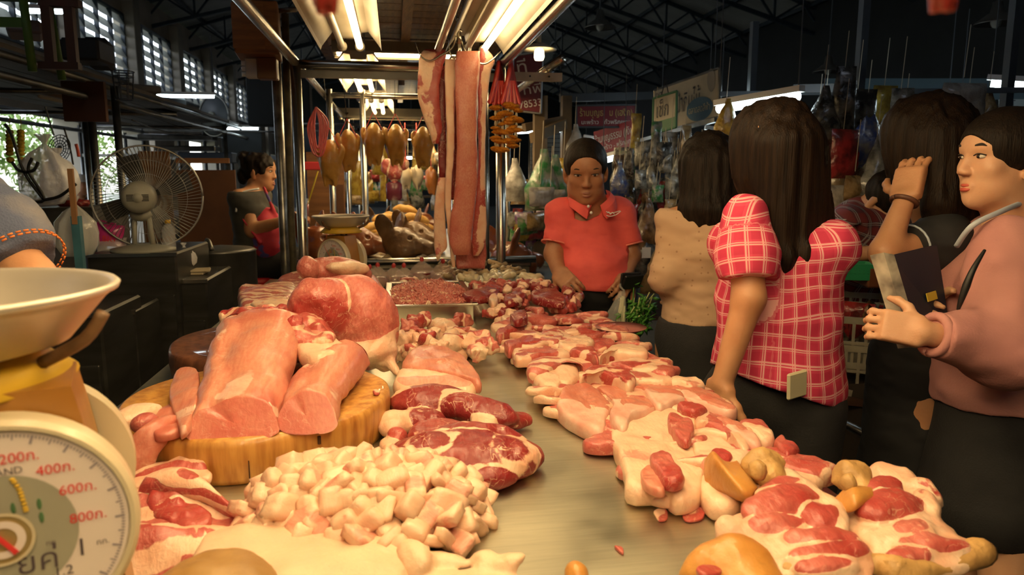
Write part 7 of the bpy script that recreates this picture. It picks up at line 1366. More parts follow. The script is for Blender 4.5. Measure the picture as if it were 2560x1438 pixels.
def cool_tube(p, q, label, r=.014):
    p, q = A_(p), A_(q); t = empty('tube_lamp', label, 'light fixture', 'cool tube lamps', tuple((p+q)/2)); v, f = tube([p, q], r, 10); mk('tube', v, f, cool, t, True); d = q-p; MB().box((p+q)/2+A_([0, 0, .03]), (np.linalg.norm(d)/2+.02, .02, .014), np.column_stack([nrm(d), nrm(np.cross([0, 0, 1], d)), np.cross(nrm(d), nrm(np.cross([0, 0, 1], d)))])).build('housing', white_pl, t)
    for e in (p, q): MB().tube([e+A_([0, 0, .03]), (e[0], e[1], e[2]+.6)], .003, 5).build('hanger', darksteel, t)
cool_tube(ony(392, 240, 8.), ony(535, 242, 8.), 'cool tube lamp hanging before the columns'); cool_tube(ony(566, 321, 9.5), ony(645, 322, 9.5), 'cool tube lamp beside the wall fan'); cool_tube(ony(60, 28, 5.6), ony(155, 30, 5.6), 'cool tube lamp behind the stored stool')
# hooks, skimmer, garlands and shelf clutter before the daylight
hk_ = empty('hook_cluster', 'black cable with cluster of hooks before the daylight opening', 'hooks', None, tuple(ony(70, 440, 4.)))
for pts in ([(12, 310), (30, 340), (60, 430), (110, 500)], [(110, 500), (150, 490), (190, 460)], [(30, 405), (45, 425), (65, 430)], [(95, 405), (85, 425), (62, 432)], [(80, 395), (72, 430), (110, 500), (40, 500)]): v, f = tube(spline(A_([ony(u, v_, 4.) for u, v_ in pts]), 6), .008, 6); mk('cable', v, f, black, hk_, True)
sk2 = empty('wire_skimmer', 'round wire mesh skimmer hanging against the daylight', 'skimmer', None, tuple(ony(148, 370, 4.3))); c = ony(148, 372, 4.3)
for r in (.075, .06, .045, .03, .015): v, f = tube(A_([c+A_([r*.75*math.cos(a), .4*r*math.sin(a), r*math.sin(a)]) for a in an]), .0025, 4); mk('mesh_ring', v, f, darksteel, sk2)
for a in np.linspace(0, 3.14, 9)[:-1]: MB().tube([c+A_([.056*math.cos(a), .03*math.sin(a), .075*math.sin(a)]), c-A_([.056*math.cos(a), .03*math.sin(a), .075*math.sin(a)])], .002, 4).build('mesh_wire', darksteel, sk2)
MB().tube([c+A_([-.02, 0, .07]), c+A_([-.05, 0, .22])], .005, 6).build('handle', darksteel, sk2)
ygm = M('yellow flowers', (.55, .36, .02), .7, bump=.8, bscale=150)
for i, (u, lab) in enumerate(((24, 'yellow flower garland, outer of the two by the pillar'), (52, 'yellow flower garland, inner of the two by the pillar'))):
    t = empty('yellow_garland', lab, 'garland', 'old yellow garlands', tuple(ony(u, 300, 4.4)))
    for k in range(7): MB().ell(ony(u, 330+9*k, 4.4), (.02, .02, .014), 8).build('flower', ygm, t, True)
    MB().ell(ony(u+2, 400, 4.4), (.02, .02, .018), 8).build('flower', ygm, t, True); MB().tube([ony(u, 290, 4.4), ony(u, 400, 4.4)], .002, 5).build('thread', ygm, t)
MB().tube(spline(A_([ony(190, 360, 4.4), ony(194, 375, 4.4), ony(197, 392, 4.4)]), 4), .009, 8).build('red_tassel', M('red handle', (.5, .06, .03), .5), None, True, label='small red tassel hanging on a wire before the daylight', cat='tassel')
for i, (pts, lab) in enumerate((([(160, 320, 4.4), (175, 370, 4.4), (183, 412, 4.4)], 'thin wire hanging before the daylight'), ([(290, 250, 5), (460, 320, 7), (700, 330, 4)], 'sagging black cable strung between the stalls'), ([(330, 300, 5.), (420, 330, 7.), (560, 345, 9.)], 'thin black cable along the far stalls'))):
    v, f = tube(spline(A_([ony(u, v_, y) for u, v_, y in pts]), 6), .005, 5); mk('cable', v, f, black, None, True, None, lab, 'cable')
# cluttered far stalls behind the fan
for i, (u, v_, y, hw, hh, m_, lab) in enumerate(((470, 372, 9.5, .35, .03, greysteel, 'grey shelf plate far behind the partition'), (520, 395, 9., .3, .06, M('far blue crate', (.05, .08, .14), .6), 'dark blue crate far behind the partition'), (445, 345, 10, .45, .03, greysteel, 'far steel rack shelf under the columns'), (610, 350, 10, .25, .2, dkboard, 'dark far stall panel beside the posts'), (700, 240, 9, .35, .35, dkboard, 'dark board high behind the left posts'))):
    c = ony(u, v_, y); MB().box(c, (hw, .15, hh), None, .01).build('far_clutter', m_, None, label=lab, cat='clutter', group='far stall clutter')
ft = empty('far_stall', 'far stall of steel posts below the columns', 'stall frame', None, (-3.2, 11, 0))
for x in (-4.2, -3.4, -2.6):
    for y in (10.8, 12.5): MB().tube([(x, y, 0), (x, y, 2.1)], .025, 8).build('post', greysteel, ft, True)
for y in (10.8, 12.5):
    for z in (2.05, 1.7): MB().box((-3.4, y, z), (.85, .02, .02)).build('rail', greysteel, ft)
MB().box((-3.4, 11.6, .85), (.85, .85, .02)).build('table_top', steel_dk, ft)
rb_ = ony(785, 415, 5.6); MB().box(rb_, (.08, .05, .03), None, .006).build('red_box', M('red carton', (.5, .03, .04), .5), None, label='red carton box on the plywood board', cat='box')
jar = empty('drink_glass', 'glass of red drink with yellow straw by the pipe post', 'glass', None, tuple(ony(762, 540, 4.05))); c = ony(762, 520, 4.05); MB().lathe([(0, -.05), (.02, -.05), (.026, .05), (.024, .05), (.018, -.045), (0, -.045)], c, 18).build('glass_body', pet, jar, True); MB().lathe([(0, -.044), (.018, -.044), (.022, .02), (0, .02)], c, 16).build('red_drink', M('red drink', (.45, .01, .02), .2), jar, True); MB().tube([c+A_([0, 0, -.03]), ony(795, 428, 4.05)], .004, 8).build('straw', M('yellow straw', (.7, .55, .03), .4), jar, True)
# ------------------------------------------------------------------ shops across the aisle
def quad(name, TL, TR, BR, BL, th, m, parent=None, **k):
    P = A_([TL, TR, BR, BL], float); n = nrm(np.cross(P[1]-P[0], P[3]-P[0])); n = -n if n[1] < 0 else n
    v = np.vstack([P, P+n*th]); return mk(name, v, [(3, 2, 1, 0), (4, 5, 6, 7), (0, 1, 5, 4), (1, 2, 6, 5), (2, 3, 7, 6), (3, 0, 4, 7)], m, parent, False, **k), P, -n
def signboard(px, ds, m, label, edge=None):
    P = [atd(u, v, d) for (u, v), d in zip(px, ds)]; t = empty('signboard', label, 'sign', 'shop signs', tuple((P[2]+P[3])/2)); o, Q, n = quad('sign_panel', *P, .012, m, t)
    if edge: x = Q; [MB().tube([x[i], x[(i+1) % 4]], .008, 6).build('sign_edge', edge, t) for i in range(4)]
    def put(s, a, b_, size, mm, width=None): c = Q[0]*(1-a)*(1-b_)+Q[1]*a*(1-b_)+Q[2]*a*b_+Q[3]*(1-a)*b_; return text(s, size, mm, t, c+n*.004, Q[1]-Q[0], Q[0]-Q[3], width=width)
    return t, Q, n, put
gold = M('gold sign print', (.42, .30, .08), .5); whitep = M('white sign print', (.62, .58, .52), .5); ink = M('black sign print', (.03, .03, .04), .6)
redsign = M('red sign paint', (.30, .02, .025), .5, col2=(.22, .014, .02), nscale=4); maroon = M('maroon sign paint', (.16, .008, .012), .5, col2=(.11, .006, .01), nscale=3); whites = M('white sign panel', (.50, .46, .36), .6, col2=(.40, .36, .27), nscale=5); greens = M('green sign panel', (.10, .22, .12), .6)
W_ = lambda Q: np.linalg.norm(Q[1]-Q[0])
t, Q, n, put = signboard([(1283, 140), (1358, 128), (1352, 284), (1283, 276)], [4.9, 4.9, 4.9, 4.9], maroon, 'maroon phone number sign behind the garlands', greysteel)
put('ที', .3, .25, .14, whitep); put('ทีฟี', .68, .62, .085, whitep, .13); put('78533', .62, .86, .07, whitep, .15)
t, Q, n, put = signboard([(1441, 264), (1590, 262), (1588, 318), (1441, 318)], [5.6, 5.6, 5.6, 5.6], maroon, 'dim maroon shop sign with gold lettering above the red one', darksteel)
put('ร้านบุญธ   ม (เฮงิก)', .5, .36, .075, gold, W_(Q)*.88); put('มะพร้าว   ถั่วพริกแกง', .5, .78, .045, whitep, W_(Q)*.82)
t, Q, n, put = signboard([(1484, 330), (1592, 296), (1592, 362), (1488, 388)], [5.9, 5.4, 5.4, 5.9], redsign, 'bright red shop sign with white lettering behind the coral polo')
put('ร้านบุญธรรม (เงิน)', .5, .40, .085, whitep, W_(Q)*.92); put('มะพร้าว - พริกแกง', .52, .80, .05, whitep, W_(Q)*.8)
t, Q, n, put = signboard([(1636, 226), (1798, 170), (1798, 292), (1640, 332)], [5.2, 4.3, 4.3, 5.2], whites, 'large white tilted shop sign with blue oval', greysteel)
put('ป้ากิมไน้', .56, .52, .17, ink, W_(Q)*.36); put('DIT', .09, .18, .07, ink)
c = Q[0]*.18*.24+Q[1]*.76*.24+Q[2]*.76*.76+Q[3]*.24*.76; c = Q[0]*(.27)*(.27)+Q[1]*.73*.27+Q[2]*.73*.73+Q[3]*.27*.73; xd = nrm(Q[1]-Q[0]); a = np.linspace(0, 2*math.pi, 32, endpoint=False); zd = nrm(Q[0]-Q[3]); v = A_([c+n*.003+xd*W_(Q)*.19*math.cos(q)+zd*.075*math.sin(q) for q in a]); mk('blue_oval', v, [tuple(range(32))], M('blue oval print', (.05, .14, .24), .6), t, False)
text('ตลาดสดสีฟ้า', .06, M('cream print', (.5, .45, .3), .6), t, c+n*.005, Q[1]-Q[0], zd, width=W_(Q)*.3); c2 = Q[0]*.1*.8+Q[1]*.9*.8+Q[2]*.9*.2+Q[3]*.1*.2
v = A_([c2+n*.003+xd*.05*math.cos(q)+zd*.07*math.sin(q) for q in a]); mk('round_emblem', v, [tuple(range(32))], M('grey emblem print', (.28, .26, .22), .6), t, False)
t, Q, n, put = signboard([(1634, 246), (1692, 228), (1690, 318), (1632, 334)], [4.6, 4.4, 4.4, 4.6], whites, 'small green and white sign hanging before the large white one', M('green sign edge', (.06, .2, .1), .6))
put('เช็ก', .42, .42, .13, ink, W_(Q)*.5); quad('green_band', Q[0]*.3+Q[3]*.7+n*.003, Q[1]*.3+Q[2]*.7+n*.003, Q[2]+n*.003, Q[3]+n*.003, .001, greens, t)
for e in (.35, .65): MB().tube([Q[0]*(1-e)+Q[1]*e, (Q[0]*.5+Q[1]*.5)+A_([0, 0, .1])], .003, 5).build('hanger', black, t)
t, Q, n, put = signboard([(2500, 248), (2600, 248), (2600, 281), (2500, 281)], [4.2, 4.2, 4.2, 4.2], M('grey white sign', (.22, .24, .24), .6), 'grey sign with black letters at the picture edge'); put('DIT', .22, .42, .07, ink, .07)
pn = [atd(2063, 240, 3.2), atd(2090, 240, 3.2), atd(2091, 285, 3.2), atd(2078, 304, 3.2), atd(2066, 285, 3.2)]; v = A_(pn); v = np.vstack([v, v+A_([0, .002, 0])]); mk('pennant', v, [tuple(range(4, -1, -1)), tuple(range(5, 10))]+[(i, (i+1) % 5, 5+(i+1) % 5, 5+i) for i in range(5)], M('pink pennant', (.42, .14, .15), .7), None, False, None, 'pink paper pennant hanging among the packets', 'pennant')
# shelter structure: posts, roof edge boards, rails, counters
ws = empty('market_shopfront', 'wooden post and beam front of the shops across the aisle', 'shop frame', None, (2.2, 5, 0)); woodp = M('weathered post wood', (.15, .10, .05), .7, col2=(.09, .06, .03), nscale=6)
def beam(p, q, w_, h, m, nm='beam', par=ws): p, q = A_(p), A_(q); d = q-p; x = nrm(d); y = nrm(np.cross([0, 0, 1] if abs(x[2]) < .9 else [0, 1, 0], x)); MB().box((p+q)/2, (np.linalg.norm(d)/2, w_, h), np.column_stack([x, y, np.cross(x, y)])).build(nm, m, par)
for (u, y) in ((1412, 5.4), (1355, 6.2), (1345, 5.0)): p = ony(u, 600, y); beam((p[0], p[1], 0), (p[0], p[1], ony(u, 240, y)[2]), .035, .035, woodp, 'post')
beam(ony(1310, 320, 5.2), ony(1410, 300, 5.4), .02, .03, woodp); beam(ony(1330, 345, 5.), ony(1412, 310, 5.3), .02, .035, woodp); beam(ony(1400, 245, 5.6), ony(1640, 240, 5.6), .03, .03, darksteel)
beam(atd(1600, 352, 5.2), atd(1790, 300, 4.2), .012, .012, greysteel, 'hang_rail'); beam(atd(1800, 235, 3.9), atd(2560, 225, 3.3), .012, .012, darksteel, 'hang_rail'); beam(atd(1990, 222, 3.6), atd(2130, 220, 3.3), .02, .02, darksteel, 'hang_rail')
for (u, y) in ((1860, 4.6), (2120, 3.8), (2480, 3.6)): p = atd(u, 600, y); beam((p[0], p[1], 0), (p[0], p[1], 2.35), .02, .02, darksteel, 'post')
slats = empty('roller_shutter', 'grey slatted shutter behind the wooden post', 'shutter', None, tuple(ony(1380, 480, 6.6)*A_([1, 1, 0])))
for k in range(44): MB().box(ony(1385, 330+11*k, 6.6), (.22, .01, .017)).build('slat', M('shutter grey', (.12, .13, .13), .5, .4) if k == 0 else bpy.data.materials['shutter grey'], slats)
quadm = M('blue grey fascia', (.05, .09, .11), .6); o_, _, _ = quad('fascia_board', atd(2060, 196, 5.), atd(2560, 196, 4.5), atd(2560, 250, 4.5), atd(2060, 246, 5.), .02, quadm, ws)
tb = [('market_table', 'goods table across the aisle behind the coral polo', (1420, 1760), 660, 4.4), ('market_table', 'dark counter of the shop behind the plaid shirt', (1980, 2620), 655, 3.05)]
for nm, lab, (u0, u1), v_, d in tb:
    p, q = atd(u0, v_, d), atd(u1, v_, d); z = (p[2]+q[2])/2; t = empty(nm, lab, 'table', 'shop tables', (*((p+q)/2)[:2], 0)); p[2] = q[2] = z; x = nrm(q-p); y = np.cross([0, 0, 1], x); R_ = np.column_stack([x, y, [0, 0, 1.]]); MB().box((p+q)/2+y*.35, (np.linalg.norm(q-p)/2, .35, .02), R_).build('table_top', dkw, t); MB().box((p+q)/2+y*.35-A_([0, 0, .35]), (np.linalg.norm(q-p)/2-.05, .3, .012), R_).build('lower_shelf', dkw, t)
    for e in (.05, .5, .95): MB().box(np.append((p*(1-e)+q*e)[:2]+y[:2]*.05, z/2), (.02, .02, z/2)).build('leg', darksteel, t)
    t['z'] = float(z)
gsh = empty('green_rack', 'grey green metal rack beside the roast head table', 'rack', None, tuple(ony(1400, 800, 4.9)*A_([1, 1, 0]))); gg = M('grey green metal', (.12, .14, .11), .5)
for u in (1335, 1372, 1410):
    p = ony(u, 600, 4.9); MB().box((p[0], p[1], .4), (.012, .012, .4)).build('leg', gg, gsh)
for z in (.8, .5): a, b_ = ony(1335, 600, 4.9), ony(1410, 600, 4.9); MB().box(((a[0]+b_[0])/2, 4.95, z), ((b_[0]-a[0])/2+.03, .12, .01)).build('shelf', gg, gsh)
# hanging and piled packets
def pk_mesh(kind, seed):
    n = 9; u = np.linspace(-1, 1, n); U, W = np.meshgrid(u, u); U, W = U.ravel(), W.ravel(); v = []
    for s in (-1, 1):
        b_ = ((1-U**2)*(1-W**2)+1e-4)**.45
        if kind == 0: x, z, d = U*.06, W*.085, .03*b_
        elif kind == 1: tp = np.clip((1-W)/1.25, .12, 1)**.8; x, z, d = U*.075*tp, W*.13, .05*b_*tp
        elif kind == 2: x, z, d = U*.04, W*.14, .02*b_
        else: x, z, d = U*.09, W*.06, .035*b_
        P = np.column_stack([x, s*d, z]); P[:, 1] += s*.012*fbm(P, 26, seed+s, 2)*b_; P[:, 0] += .008*fbm(P, 18, seed, 2); v.append(P)
    f = []
    for s in range(2):
        o = s*n*n
        for i in range(n-1):
            for j in range(n-1): q = (o+i*n+j, o+i*n+j+1, o+(i+1)*n+j+1, o+(i+1)*n+j); f.append(q if s == 0 else q[::-1])
    return np.vstack(v), f
PM = {}
def pmat(nm, col, col2=None, film=False): PM[nm] = M('packet '+nm, col, .22, col2=col2 or tuple(c*.4 for c in col), nscale=22, bump=.7, bscale=40, coat=.6, contrast=(.4, .62)); return nm
for nm, c1, c2 in (('clear', (.30, .30, .27), (.08, .08, .075)), ('dried brown', (.22, .12, .05), (.06, .03, .015)), ('red', (.35, .03, .03), (.12, .02, .02)), ('blue', (.05, .08, .25), (.2, .2, .22)), ('green', (.04, .20, .06), (.3, .3, .25)), ('black', (.02, .02, .02), (.12, .12, .11)), ('tan', (.40, .27, .12), (.2, .12, .05)), ('white', (.5, .48, .44), (.3, .28, .25)), ('yellow', (.5, .36, .06), (.3, .18, .03)), ('purple', (.14, .05, .16), (.3, .28, .3))): pmat(nm, c1, c2)
pmesh = {}
def packet(c, kind, mt, sc, rz_, label, group, string=0., cat='packet'):
    key = (kind, mt)
    if key not in pmesh: v, f = pk_mesh(kind, len(pmesh)); pmesh[key] = mesh('packet', v, f, PM[mt])
    if string > 0:
        t = empty('hanging_packet', label, cat, group, tuple(A_(c)-A_([0, 0, .1*sc]))); o = bpy.data.objects.new('packet_body', pmesh[key]); link(o, t); o.location = (0, 0, .1*sc)
        MB().tube([A_(c)+A_([-.01, 0, .08*sc]), A_(c)+A_([0, 0, .08*sc+string])], .0018, 4).build('string', M('string', (.45, .4, .3), .6) if 'string' not in bpy.data.materials else bpy.data.materials['string'], t)
    else: o = bpy.data.objects.new('packet', pmesh[key]); link(o); o.location = c; tag(o, label, cat, group)
    o.scale = (sc, sc, sc); o.rotation_euler = (0, 0, rz_); return o
g = np.random.default_rng(55); names = list(PM)
for i in range(74):                                   # dense curtain of small packets behind the coral polo
    u, v_ = g.uniform(1545, 1765), g.uniform(375, 560)
    if u < 1600 and v_ < 400: v_ += 40
    d = 4.3+g.uniform(-.25, .35); mt = names[int(g.choice([0, 0, 0, 1, 1, 5, 5, 2, 3, 6, 7, 4]))]
    packet(atd(u, v_, d), int(g.integers(0, 3)), mt, g.uniform(.55, .95), g.uniform(-.6, .6), 'small %s packet hanging in the curtain behind the coral polo' % mt, 'curtain of small packets', g.uniform(.03, .2))
BIG = [(2060, 290, 'black', 1, 1.0, 'dark packet hanging high beside the pink pennant'), (2045, 360, 'clear', 1, 1.1, 'clear packet hanging low left of the green one'), (2060, 350, 'green', 0, 1.2, 'dark green packet hanging beside the long hair'), (2110, 385, 'red', 0, 1.25, 'red packet hanging between green and blue bags'), (2167, 330, 'blue', 1, 1.2, 'clear bag of blue sachets on white strings'), (2115, 430, 'tan', 1, 1.35, 'clear bag of tan sticks hanging lowest in front'), (2190, 430, 'clear', 1, 1.2, 'empty looking clear bag below the blue sachets'), (2100, 500, 'white', 3, 1.1, 'pale packet beneath the tan sticks'), (2065, 440, 'black', 3, .9, 'black and silver packet behind the long hair'), (2110, 265, 'black', 2, 1.2, 'black garment packet near the rail'), (2145, 290, 'black', 0, 1.4, 'black bag with white print'), (2212, 265, 'yellow', 0, 1.1, 'mustard yellow dotted bag hanging high'), (2255, 260, 'clear', 0, .8, 'small pale packet beside the mustard bag'), (2420, 290, 'clear', 1, 1.0, 'clear packet near the fascia lamp'), (2470, 285, 'tan', 1, .8, 'brown packet right of the fascia lamp'), (2410, 250, 'white', 3, 1.2, 'white ceiling fan shaped packet'), (1818, 305, 'yellow', 1, .8, 'big yellow noodle bag above the plaid shirt'), (2240, 470, 'clear', 0, 1.0, 'clear packet beside the raised hand'), (2140, 470, 'tan', 3, .9, 'tan snack packet under the sticks'), (2260, 350, 'purple', 0, .9, 'purple packet behind the brown hair')]
for i, (u, v_, mt, kd, sc, lab) in enumerate(BIG): packet(atd(u, v_, 3.15+.12*(i % 3)), kd, mt, sc, g.uniform(-.4, .4), lab, 'large hanging packets', .22)
for i, (u, v_, mt, kd, sc, d, lab) in enumerate(((1358, 450, 'green', 1, 1.5, 4.6, 'white and green bag hanging by the wooden post'), (1386, 455, 'green', 1, 1.35, 4.65, 'second white and green bag hanging by the post'), (1355, 492, 'white', 3, 1.0, 4.5, 'garlic bag beneath the green bags'), (1380, 498, 'white', 3, 1.0, 4.55, 'second garlic bag beneath the green bags'), (1288, 450, 'white', 1, 1.1, 4.8, 'bag of white garlic right of the pipe post'), (1300, 480, 'tan', 0, 1.0, 4.9, 'tan box packet under the garlic'), (1412, 420, 'yellow', 0, .8, 5., 'yellow packet behind the coral polo shoulder'), (1440, 360, 'white', 1, 1.1, 5.3, 'striped packet hanging above the black hair'), (1640, 350, 'green', 2, .8, 4.4, 'bunch of green stalks hanging on the rail'), (1680, 385, 'clear', 2, .9, 4.2, 'stalk bundle in clear film under the rail'), (1715, 370, 'tan', 2, .9, 4.1, 'straw bundle under the white sign'), (1590, 330, 'yellow', 2, .9, 5., 'yellow hanging ornament beside the red sign'))):
    packet(atd(u, v_, d), kd, mt, sc, g.uniform(-.3, .3), lab, 'bags hanging by the post', .25)
for i in range(40):                                   # goods on the tables
    near = i < 24; u, v_, d = (g.uniform(1595, 1700), g.uniform(560, 655), 4.2+g.uniform(-.1, .3)) if near else (g.uniform(1290, 1370), g.uniform(540, 590), 5.0+g.uniform(-.1, .2)); mt = names[int(g.integers(0, 10))]
    packet(atd(u, v_, d), int(g.choice([0, 3])), mt, g.uniform(.7, 1.1), g.uniform(-1, 1), '%s packet piled on the %s' % (mt, 'goods table behind the coral polo' if near else 'rack beside the pipe post'), 'piled packets')
for i, (u, v_, mt, lab) in enumerate(((1618, 640, 'black', 'bag of black dried fungus with paper tag'), (1640, 660, 'tan', 'bag of dried shrimp beside the fungus bag'), (1620, 570, 'dried brown', 'two lobed bag of brown dried fruit'))): packet(atd(u, v_, 3.6), 1, mt, 1.15, .2*i, lab, 'dried goods bags', .1)
MB().box(atd(1616, 632, 3.52), (.022, .001, .026)).build('paper_tag', white_pl, None, label='paper price tag on the dried fungus bag', cat='tag')
# trays, crates and basket of the shop on the right
def crate(c, hx, hy, h, m, label, R=np.eye(3), ncol=9, nrow=3, group='plastic crates'):
    t = empty('plastic_crate', label, 'crate', group, tuple(c)); c = A_(c, float)
    def bx(p, s, nm): MB().box(c+R@A_(p, float), s, R).build(nm, m, t)
    bx((0, 0, .006), (hx, hy, .006), 'floor_panel')
    for sx, sy, ax in ((0, -1, 0), (0, 1, 0), (-1, 0, 1), (1, 0, 1)):
        L = hx if ax == 0 else hy; o = A_([sx*hx, sy*hy, 0])
        for z in (.012, h*.5, h-.012): bx(o+A_([0, 0, z]), (L, .006, .012 if z != h*.5 else .005) if ax == 0 else (.006, L, .012 if z != h*.5 else .005), 'side_rail')
        for k in range(ncol+1): q = -L+2*L*k/ncol; bx(o+(A_([q, 0, h/2]) if ax == 0 else A_([0, q, h/2])), (.005, .005, h/2), 'side_bar')
    return t
crm = M('dirty white crate', (.42, .39, .30), .55, col2=(.3, .27, .2), nscale=8); d = 2.75; p = atd(2150, 955, d); Rr = rotz(-.55)
crate(atd(2150, 968, d)-A_([0, 0, .0]), .19, .14, .19, crm, 'lower dirty white crate in the aisle stack', Rr); crate(atd(2150, 900, d)+A_([-.02, 0, .0]), .19, .14, .19, crm, 'upper dirty white crate holding red bags', Rr); crate(atd(2085, 870, d+.25), .17, .13, .22, crm, 'rear white crate with a paper notice', Rr)
pz = atd(2150, 1000, d)[2]; st_ = empty('crate_stand', 'dark low stand under the white crates', 'stand', None, (*atd(2150, 968, d)[:2], 0)); zt = atd(2150, 968, d)[2]; MB().box(np.append(atd(2150, 968, d)[:2], zt-.012), (.24, .18, .012), Rr).build('stand_top', dkw, st_)
for sx in (-.2, .2):
    for sy in (-.14, .14): q = np.append(atd(2150, 968, d)[:2], 0)+Rr@A_([sx, sy, 0]); MB().box((q[0], q[1], (zt-.024)/2), (.015, .015, (zt-.024)/2)).build('leg', darksteel, st_)
for i in range(7): packet(atd(2130+14*(i % 4), 790+18*(i//4), 2.72+.05*(i % 3)), 3, ['red', 'clear', 'red', 'dried brown'][i % 4], .9, g.uniform(-1, 1), 'shiny bag of red fruit in the upper white crate', 'bags in the crate')
orb = M('orange brown tray', (.20, .06, .02), .5, col2=(.12, .035, .012), nscale=6)
for i, (u0, u1, v0, v1, d, lab) in enumerate(((2052, 2120, 648, 690, 2.9, 'orange brown tray left of the green basket'), (2150, 2215, 660, 712, 2.75, 'orange brown tray right of the green basket'))):
    p, q = atd(u0, v0, d), atd(u1, v1, d); MB().box((p+q)/2, ((np.linalg.norm((q-p)[:2]))/2, .10, abs(p[2]-q[2])/2), rotz(-.3), .006).build('display_tray', orb, None, label=lab, cat='tray', group='display trays')
gp = atd(2135, 696, 2.72); crate(gp, .055, .05, .06, M('green basket plastic', (.02, .26, .10), .5), 'small green plastic basket between the brown trays', rotz(-.3), 7, group='green basket')
for i in range(10): packet(atd(2070+14*i, 640+g.uniform(-4, 4), 2.9), 3, 'clear', .55, g.uniform(-1, 1), 'clear film packet spread on the brown trays', 'film packets on trays')
for k in range(3):
    c = atd(2075+17*k, 612, 2.95); t = empty('water_bottle', ['clear water bottle nearest the long hair', 'clear water bottle in the middle of three', 'clear water bottle next to the check shirt'][k], 'bottle', 'shop water bottles', tuple(c-A_([0, 0, .06]))); MB().lathe([(0, -.06), (.03, -.058), (.031, .04), (.024, .065), (.012, .08), (.012, .09), (0, .09)], c, 18).build('bottle_body', pet, t, True); MB().lathe([(0, .105), (.013, .105), (.013, .088), (0, .088)], c, 14).build('cap', whitep, t, True)
a, b_ = atd(2050, 1030, 2.3), atd(2255, 1132, 2.0); v, f = tube([a, b_], .014, 12); fp = mk('foot_rail', v, f, greysteel, None, True, None, 'steel foot rail in front of the dark shop base', 'rail'); quad('shop_base_panel', atd(2040, 960, 2.75), atd(2420, 960, 2.3), atd(2420, 1250, 2.3), atd(2040, 1120, 2.75), .02, M('dark base panel', (.03, .022, .016), .7), None, label='dark panel closing the base of the shop counter', cat='panel')
# lamps of the shops
cool_tube(atd(1797, 272, 3.6), atd(1995, 240, 3.2), 'cool tube lamp above the long haired shopper', .022); cool_tube(atd(1508, 402, 5.2), atd(1562, 388, 5.), 'cool tube lamp under the bright red sign', .02); cool_tube(atd(2478, 208, 3.9), atd(2580, 214, 3.8), 'cool tube lamp at the fascia edge', .02); cool_tube(atd(2370, 262, 4.3), atd(2400, 285, 4.3), 'short cool lamp glimpsed behind the brown hair', .02); cool_tube(atd(1770, 332, 4.6), atd(1800, 338, 4.6), 'short cool lamp behind the beige blouse', .02); cool_tube(ony(1465, 350, 6.5), ony(1490, 354, 6.5), 'short cool lamp above the black hair', .025)
wl2 = empty('pendant_lamp', 'pendant lamp with white shade and glowing bulb right of the posts', 'lamp', None, tuple(ony(1348, 120, 4.0))); c = ony(1348, 122, 4.0)
MB().lathe([(.0, .03), (.03, .028), (.06, .014), (.095, -.002), (.096, -.006), (.06, .006), (.03, .02), (0, .022)], c, 36).build('lamp_shade', M('enamel shade', (.62, .55, .42), .4), wl2, True); MB().lathe([(0, -.062), (.022, -.06), (.028, -.045), (.026, -.012), (.018, .0), (0, .005)], c, 24).build('bulb', emit('warm bulb', (1., .74, .36), 22), wl2, True); MB().tube([c+A_([0, 0, .03]), c+A_([0, 0, .14])], .012, 10).tube([c+A_([0, 0, .14]), c+A_([0, 0, .8])], .004, 6).build('cord', M('lamp stem', (.4, .35, .25), .5), wl2, True)
ph_ = None
for i, (u, v_, d, lab) in enumerate(((1500, 68, 9, 'unlit high bay lamp under the dark roof, nearest the posts'), (2070, 178, 10, 'unlit high bay lamp under the dark roof, above the packets'), (2490, 58, 7, 'unlit high bay lamp at the dark roof corner'), (1388, 168, 12, 'unlit high bay lamp far away beside the warm pendant'))):
    c = atd(u, v_, d); t = empty('high_bay_lamp', lab, 'lamp', 'unlit high bay lamps', tuple(c)); MB().lathe([(0, .22), (.04, .2), (.06, .1), (.19, 0), (.2, -.01), (.18, -.004), (.05, .08), (0, .1)], c, 28).build('reflector', M('bay lamp metal', (.3, .3, .3), .3, .9) if i == 0 else bpy.data.materials['bay lamp metal'], t, True); MB().ell(c+A_([0, 0, .02]), (.05, .05, .07), 10).build('glass', M('bay glass', (.6, .65, .65), .15) if i == 0 else bpy.data.materials['bay glass'], t, True); MB().tube([c+A_([0, 0, .2]), (c[0], c[1], min(rz(c[0])-.05, c[2]+2.))], .01, 6).build('rod', darksteel, t)
# red fly-chaser tassels hanging close to the viewer
for i, (u, v_, d, lab) in enumerate(((812, 22, .36, 'blurred red tassel tip at the top edge above the lamp'), (2358, 16, .34, 'blurred red tassel tip at the top edge over the dark roof'))):
    c = atd(u, v_, d); t = empty('red_tassel', lab, 'tassel', 'red tassels', tuple(c))
    for k in range(6): a = k*1.05; MB().tube([c+A_([.002*math.cos(a), .002*math.sin(a), .07]), c+A_([.004*math.cos(a), .004*math.sin(a), .03]), c+A_([.003*math.cos(a), .003*math.sin(a), .003*(k % 2)-.002])], [.002, .0055, .003], 6).build('strand', redrib, t, True)
    MB().tube([c+A_([0, 0, .07]), c+A_([0, 0, .5])], .001, 5).build('cord', redrib, t)
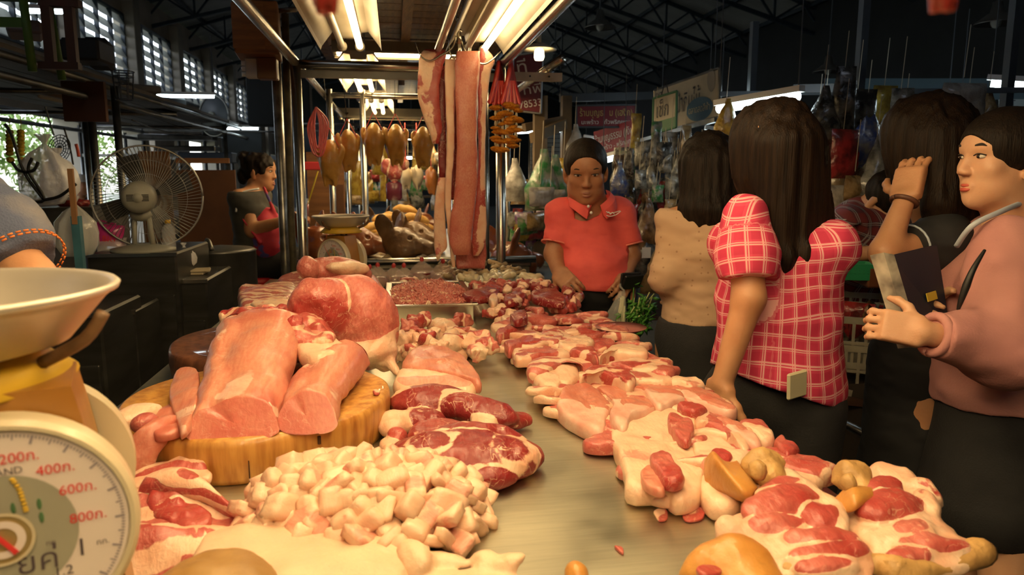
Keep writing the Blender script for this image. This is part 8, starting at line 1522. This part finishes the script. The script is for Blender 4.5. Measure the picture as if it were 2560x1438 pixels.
# extra tube lamps added to brighten the shop goods and signs
cool_tube(atd(1655, 262, 5.35), atd(1785, 225, 4.6), 'cool tube lamp mounted behind the large white sign', .016)
cool_tube(ony(1290, 330, 5.6), ony(1400, 326, 5.6), 'cool tube lamp behind the wooden post', .014)
# ------------------------------------------------------------------ goods and lights far down the row of stalls
g = np.random.default_rng(91)
fs = empty('far_shelf', 'far shelf of goods at the end of the stall row', 'shelf', None, (.3, 11.5, 0))
for z in (.7, 1.1, 1.45, 1.8): MB().box((.3, 11.5, z), (1.1, .2, .015)).build('shelf_board', woodp, fs)
for x in (-.8, -.1, .7, 1.4): MB().tube([(x, 11.28, 0), (x, 11.28, 2.1)], .025, 10).build('post', steel, fs, True)
for y in (8.0, 9.2, 10.4): MB().tube([(-1.0, y, 1.96), (1.5, y, 1.96)], .015, 8).build('hang_rail', steel_dk, fs, True)
for y in (8.0, 10.4):
    for x in (-1.0, 1.5): MB().tube([(x, y, 0), (x, y, 1.96)], .018, 8).build('post', steel_dk, fs, True)
for i in range(60):
    y = (8.0, 9.2, 10.4)[i % 3]; u = g.uniform(868, 1095); v_ = g.uniform(385, 500); mt = ['yellow', 'yellow', 'tan', 'white', 'green', 'red', 'clear', 'tan'][int(g.integers(0, 8))]
    packet(ony(u, v_, y), int(g.integers(0, 4)), mt, g.uniform(.8, 1.4), g.uniform(-1, 1), 'small %s bag glimpsed far down the stall row' % mt, 'goods far down the row', max(.05, 1.95-ony(u, v_, y)[2]))
for i, (u, v_, w_, lab) in enumerate(((915, 385, .35, 'far lamp left of the hanging forequarter'), (960, 430, .3, 'far low lamp behind the pig heads'), (1030, 395, .35, 'far lamp above the white birds'), (1000, 330, .5, 'far lamp high behind the poached birds'), (955, 450, .2, 'far tiny lamp at the end of the row'))):
    c = ony(u, v_, 10.5+.4*i); t = empty('far_lamp', lab, 'light fixture', 'far lamps', tuple(c)); v, f = tube([c-A_([w_/2, 0, 0]), c+A_([w_/2, 0, 0])], .018, 8); mk('tube', v, f, tubefar if i % 2 else cool, t, True); MB().box(c+A_([0, 0, .03]), (w_/2+.02, .02, .012)).build('housing', white_pl, t)
    MB().tube([c+A_([0, 0, .03]), c+A_([0, 0, 1.2])], .004, 5).build('hanger', darksteel, t)
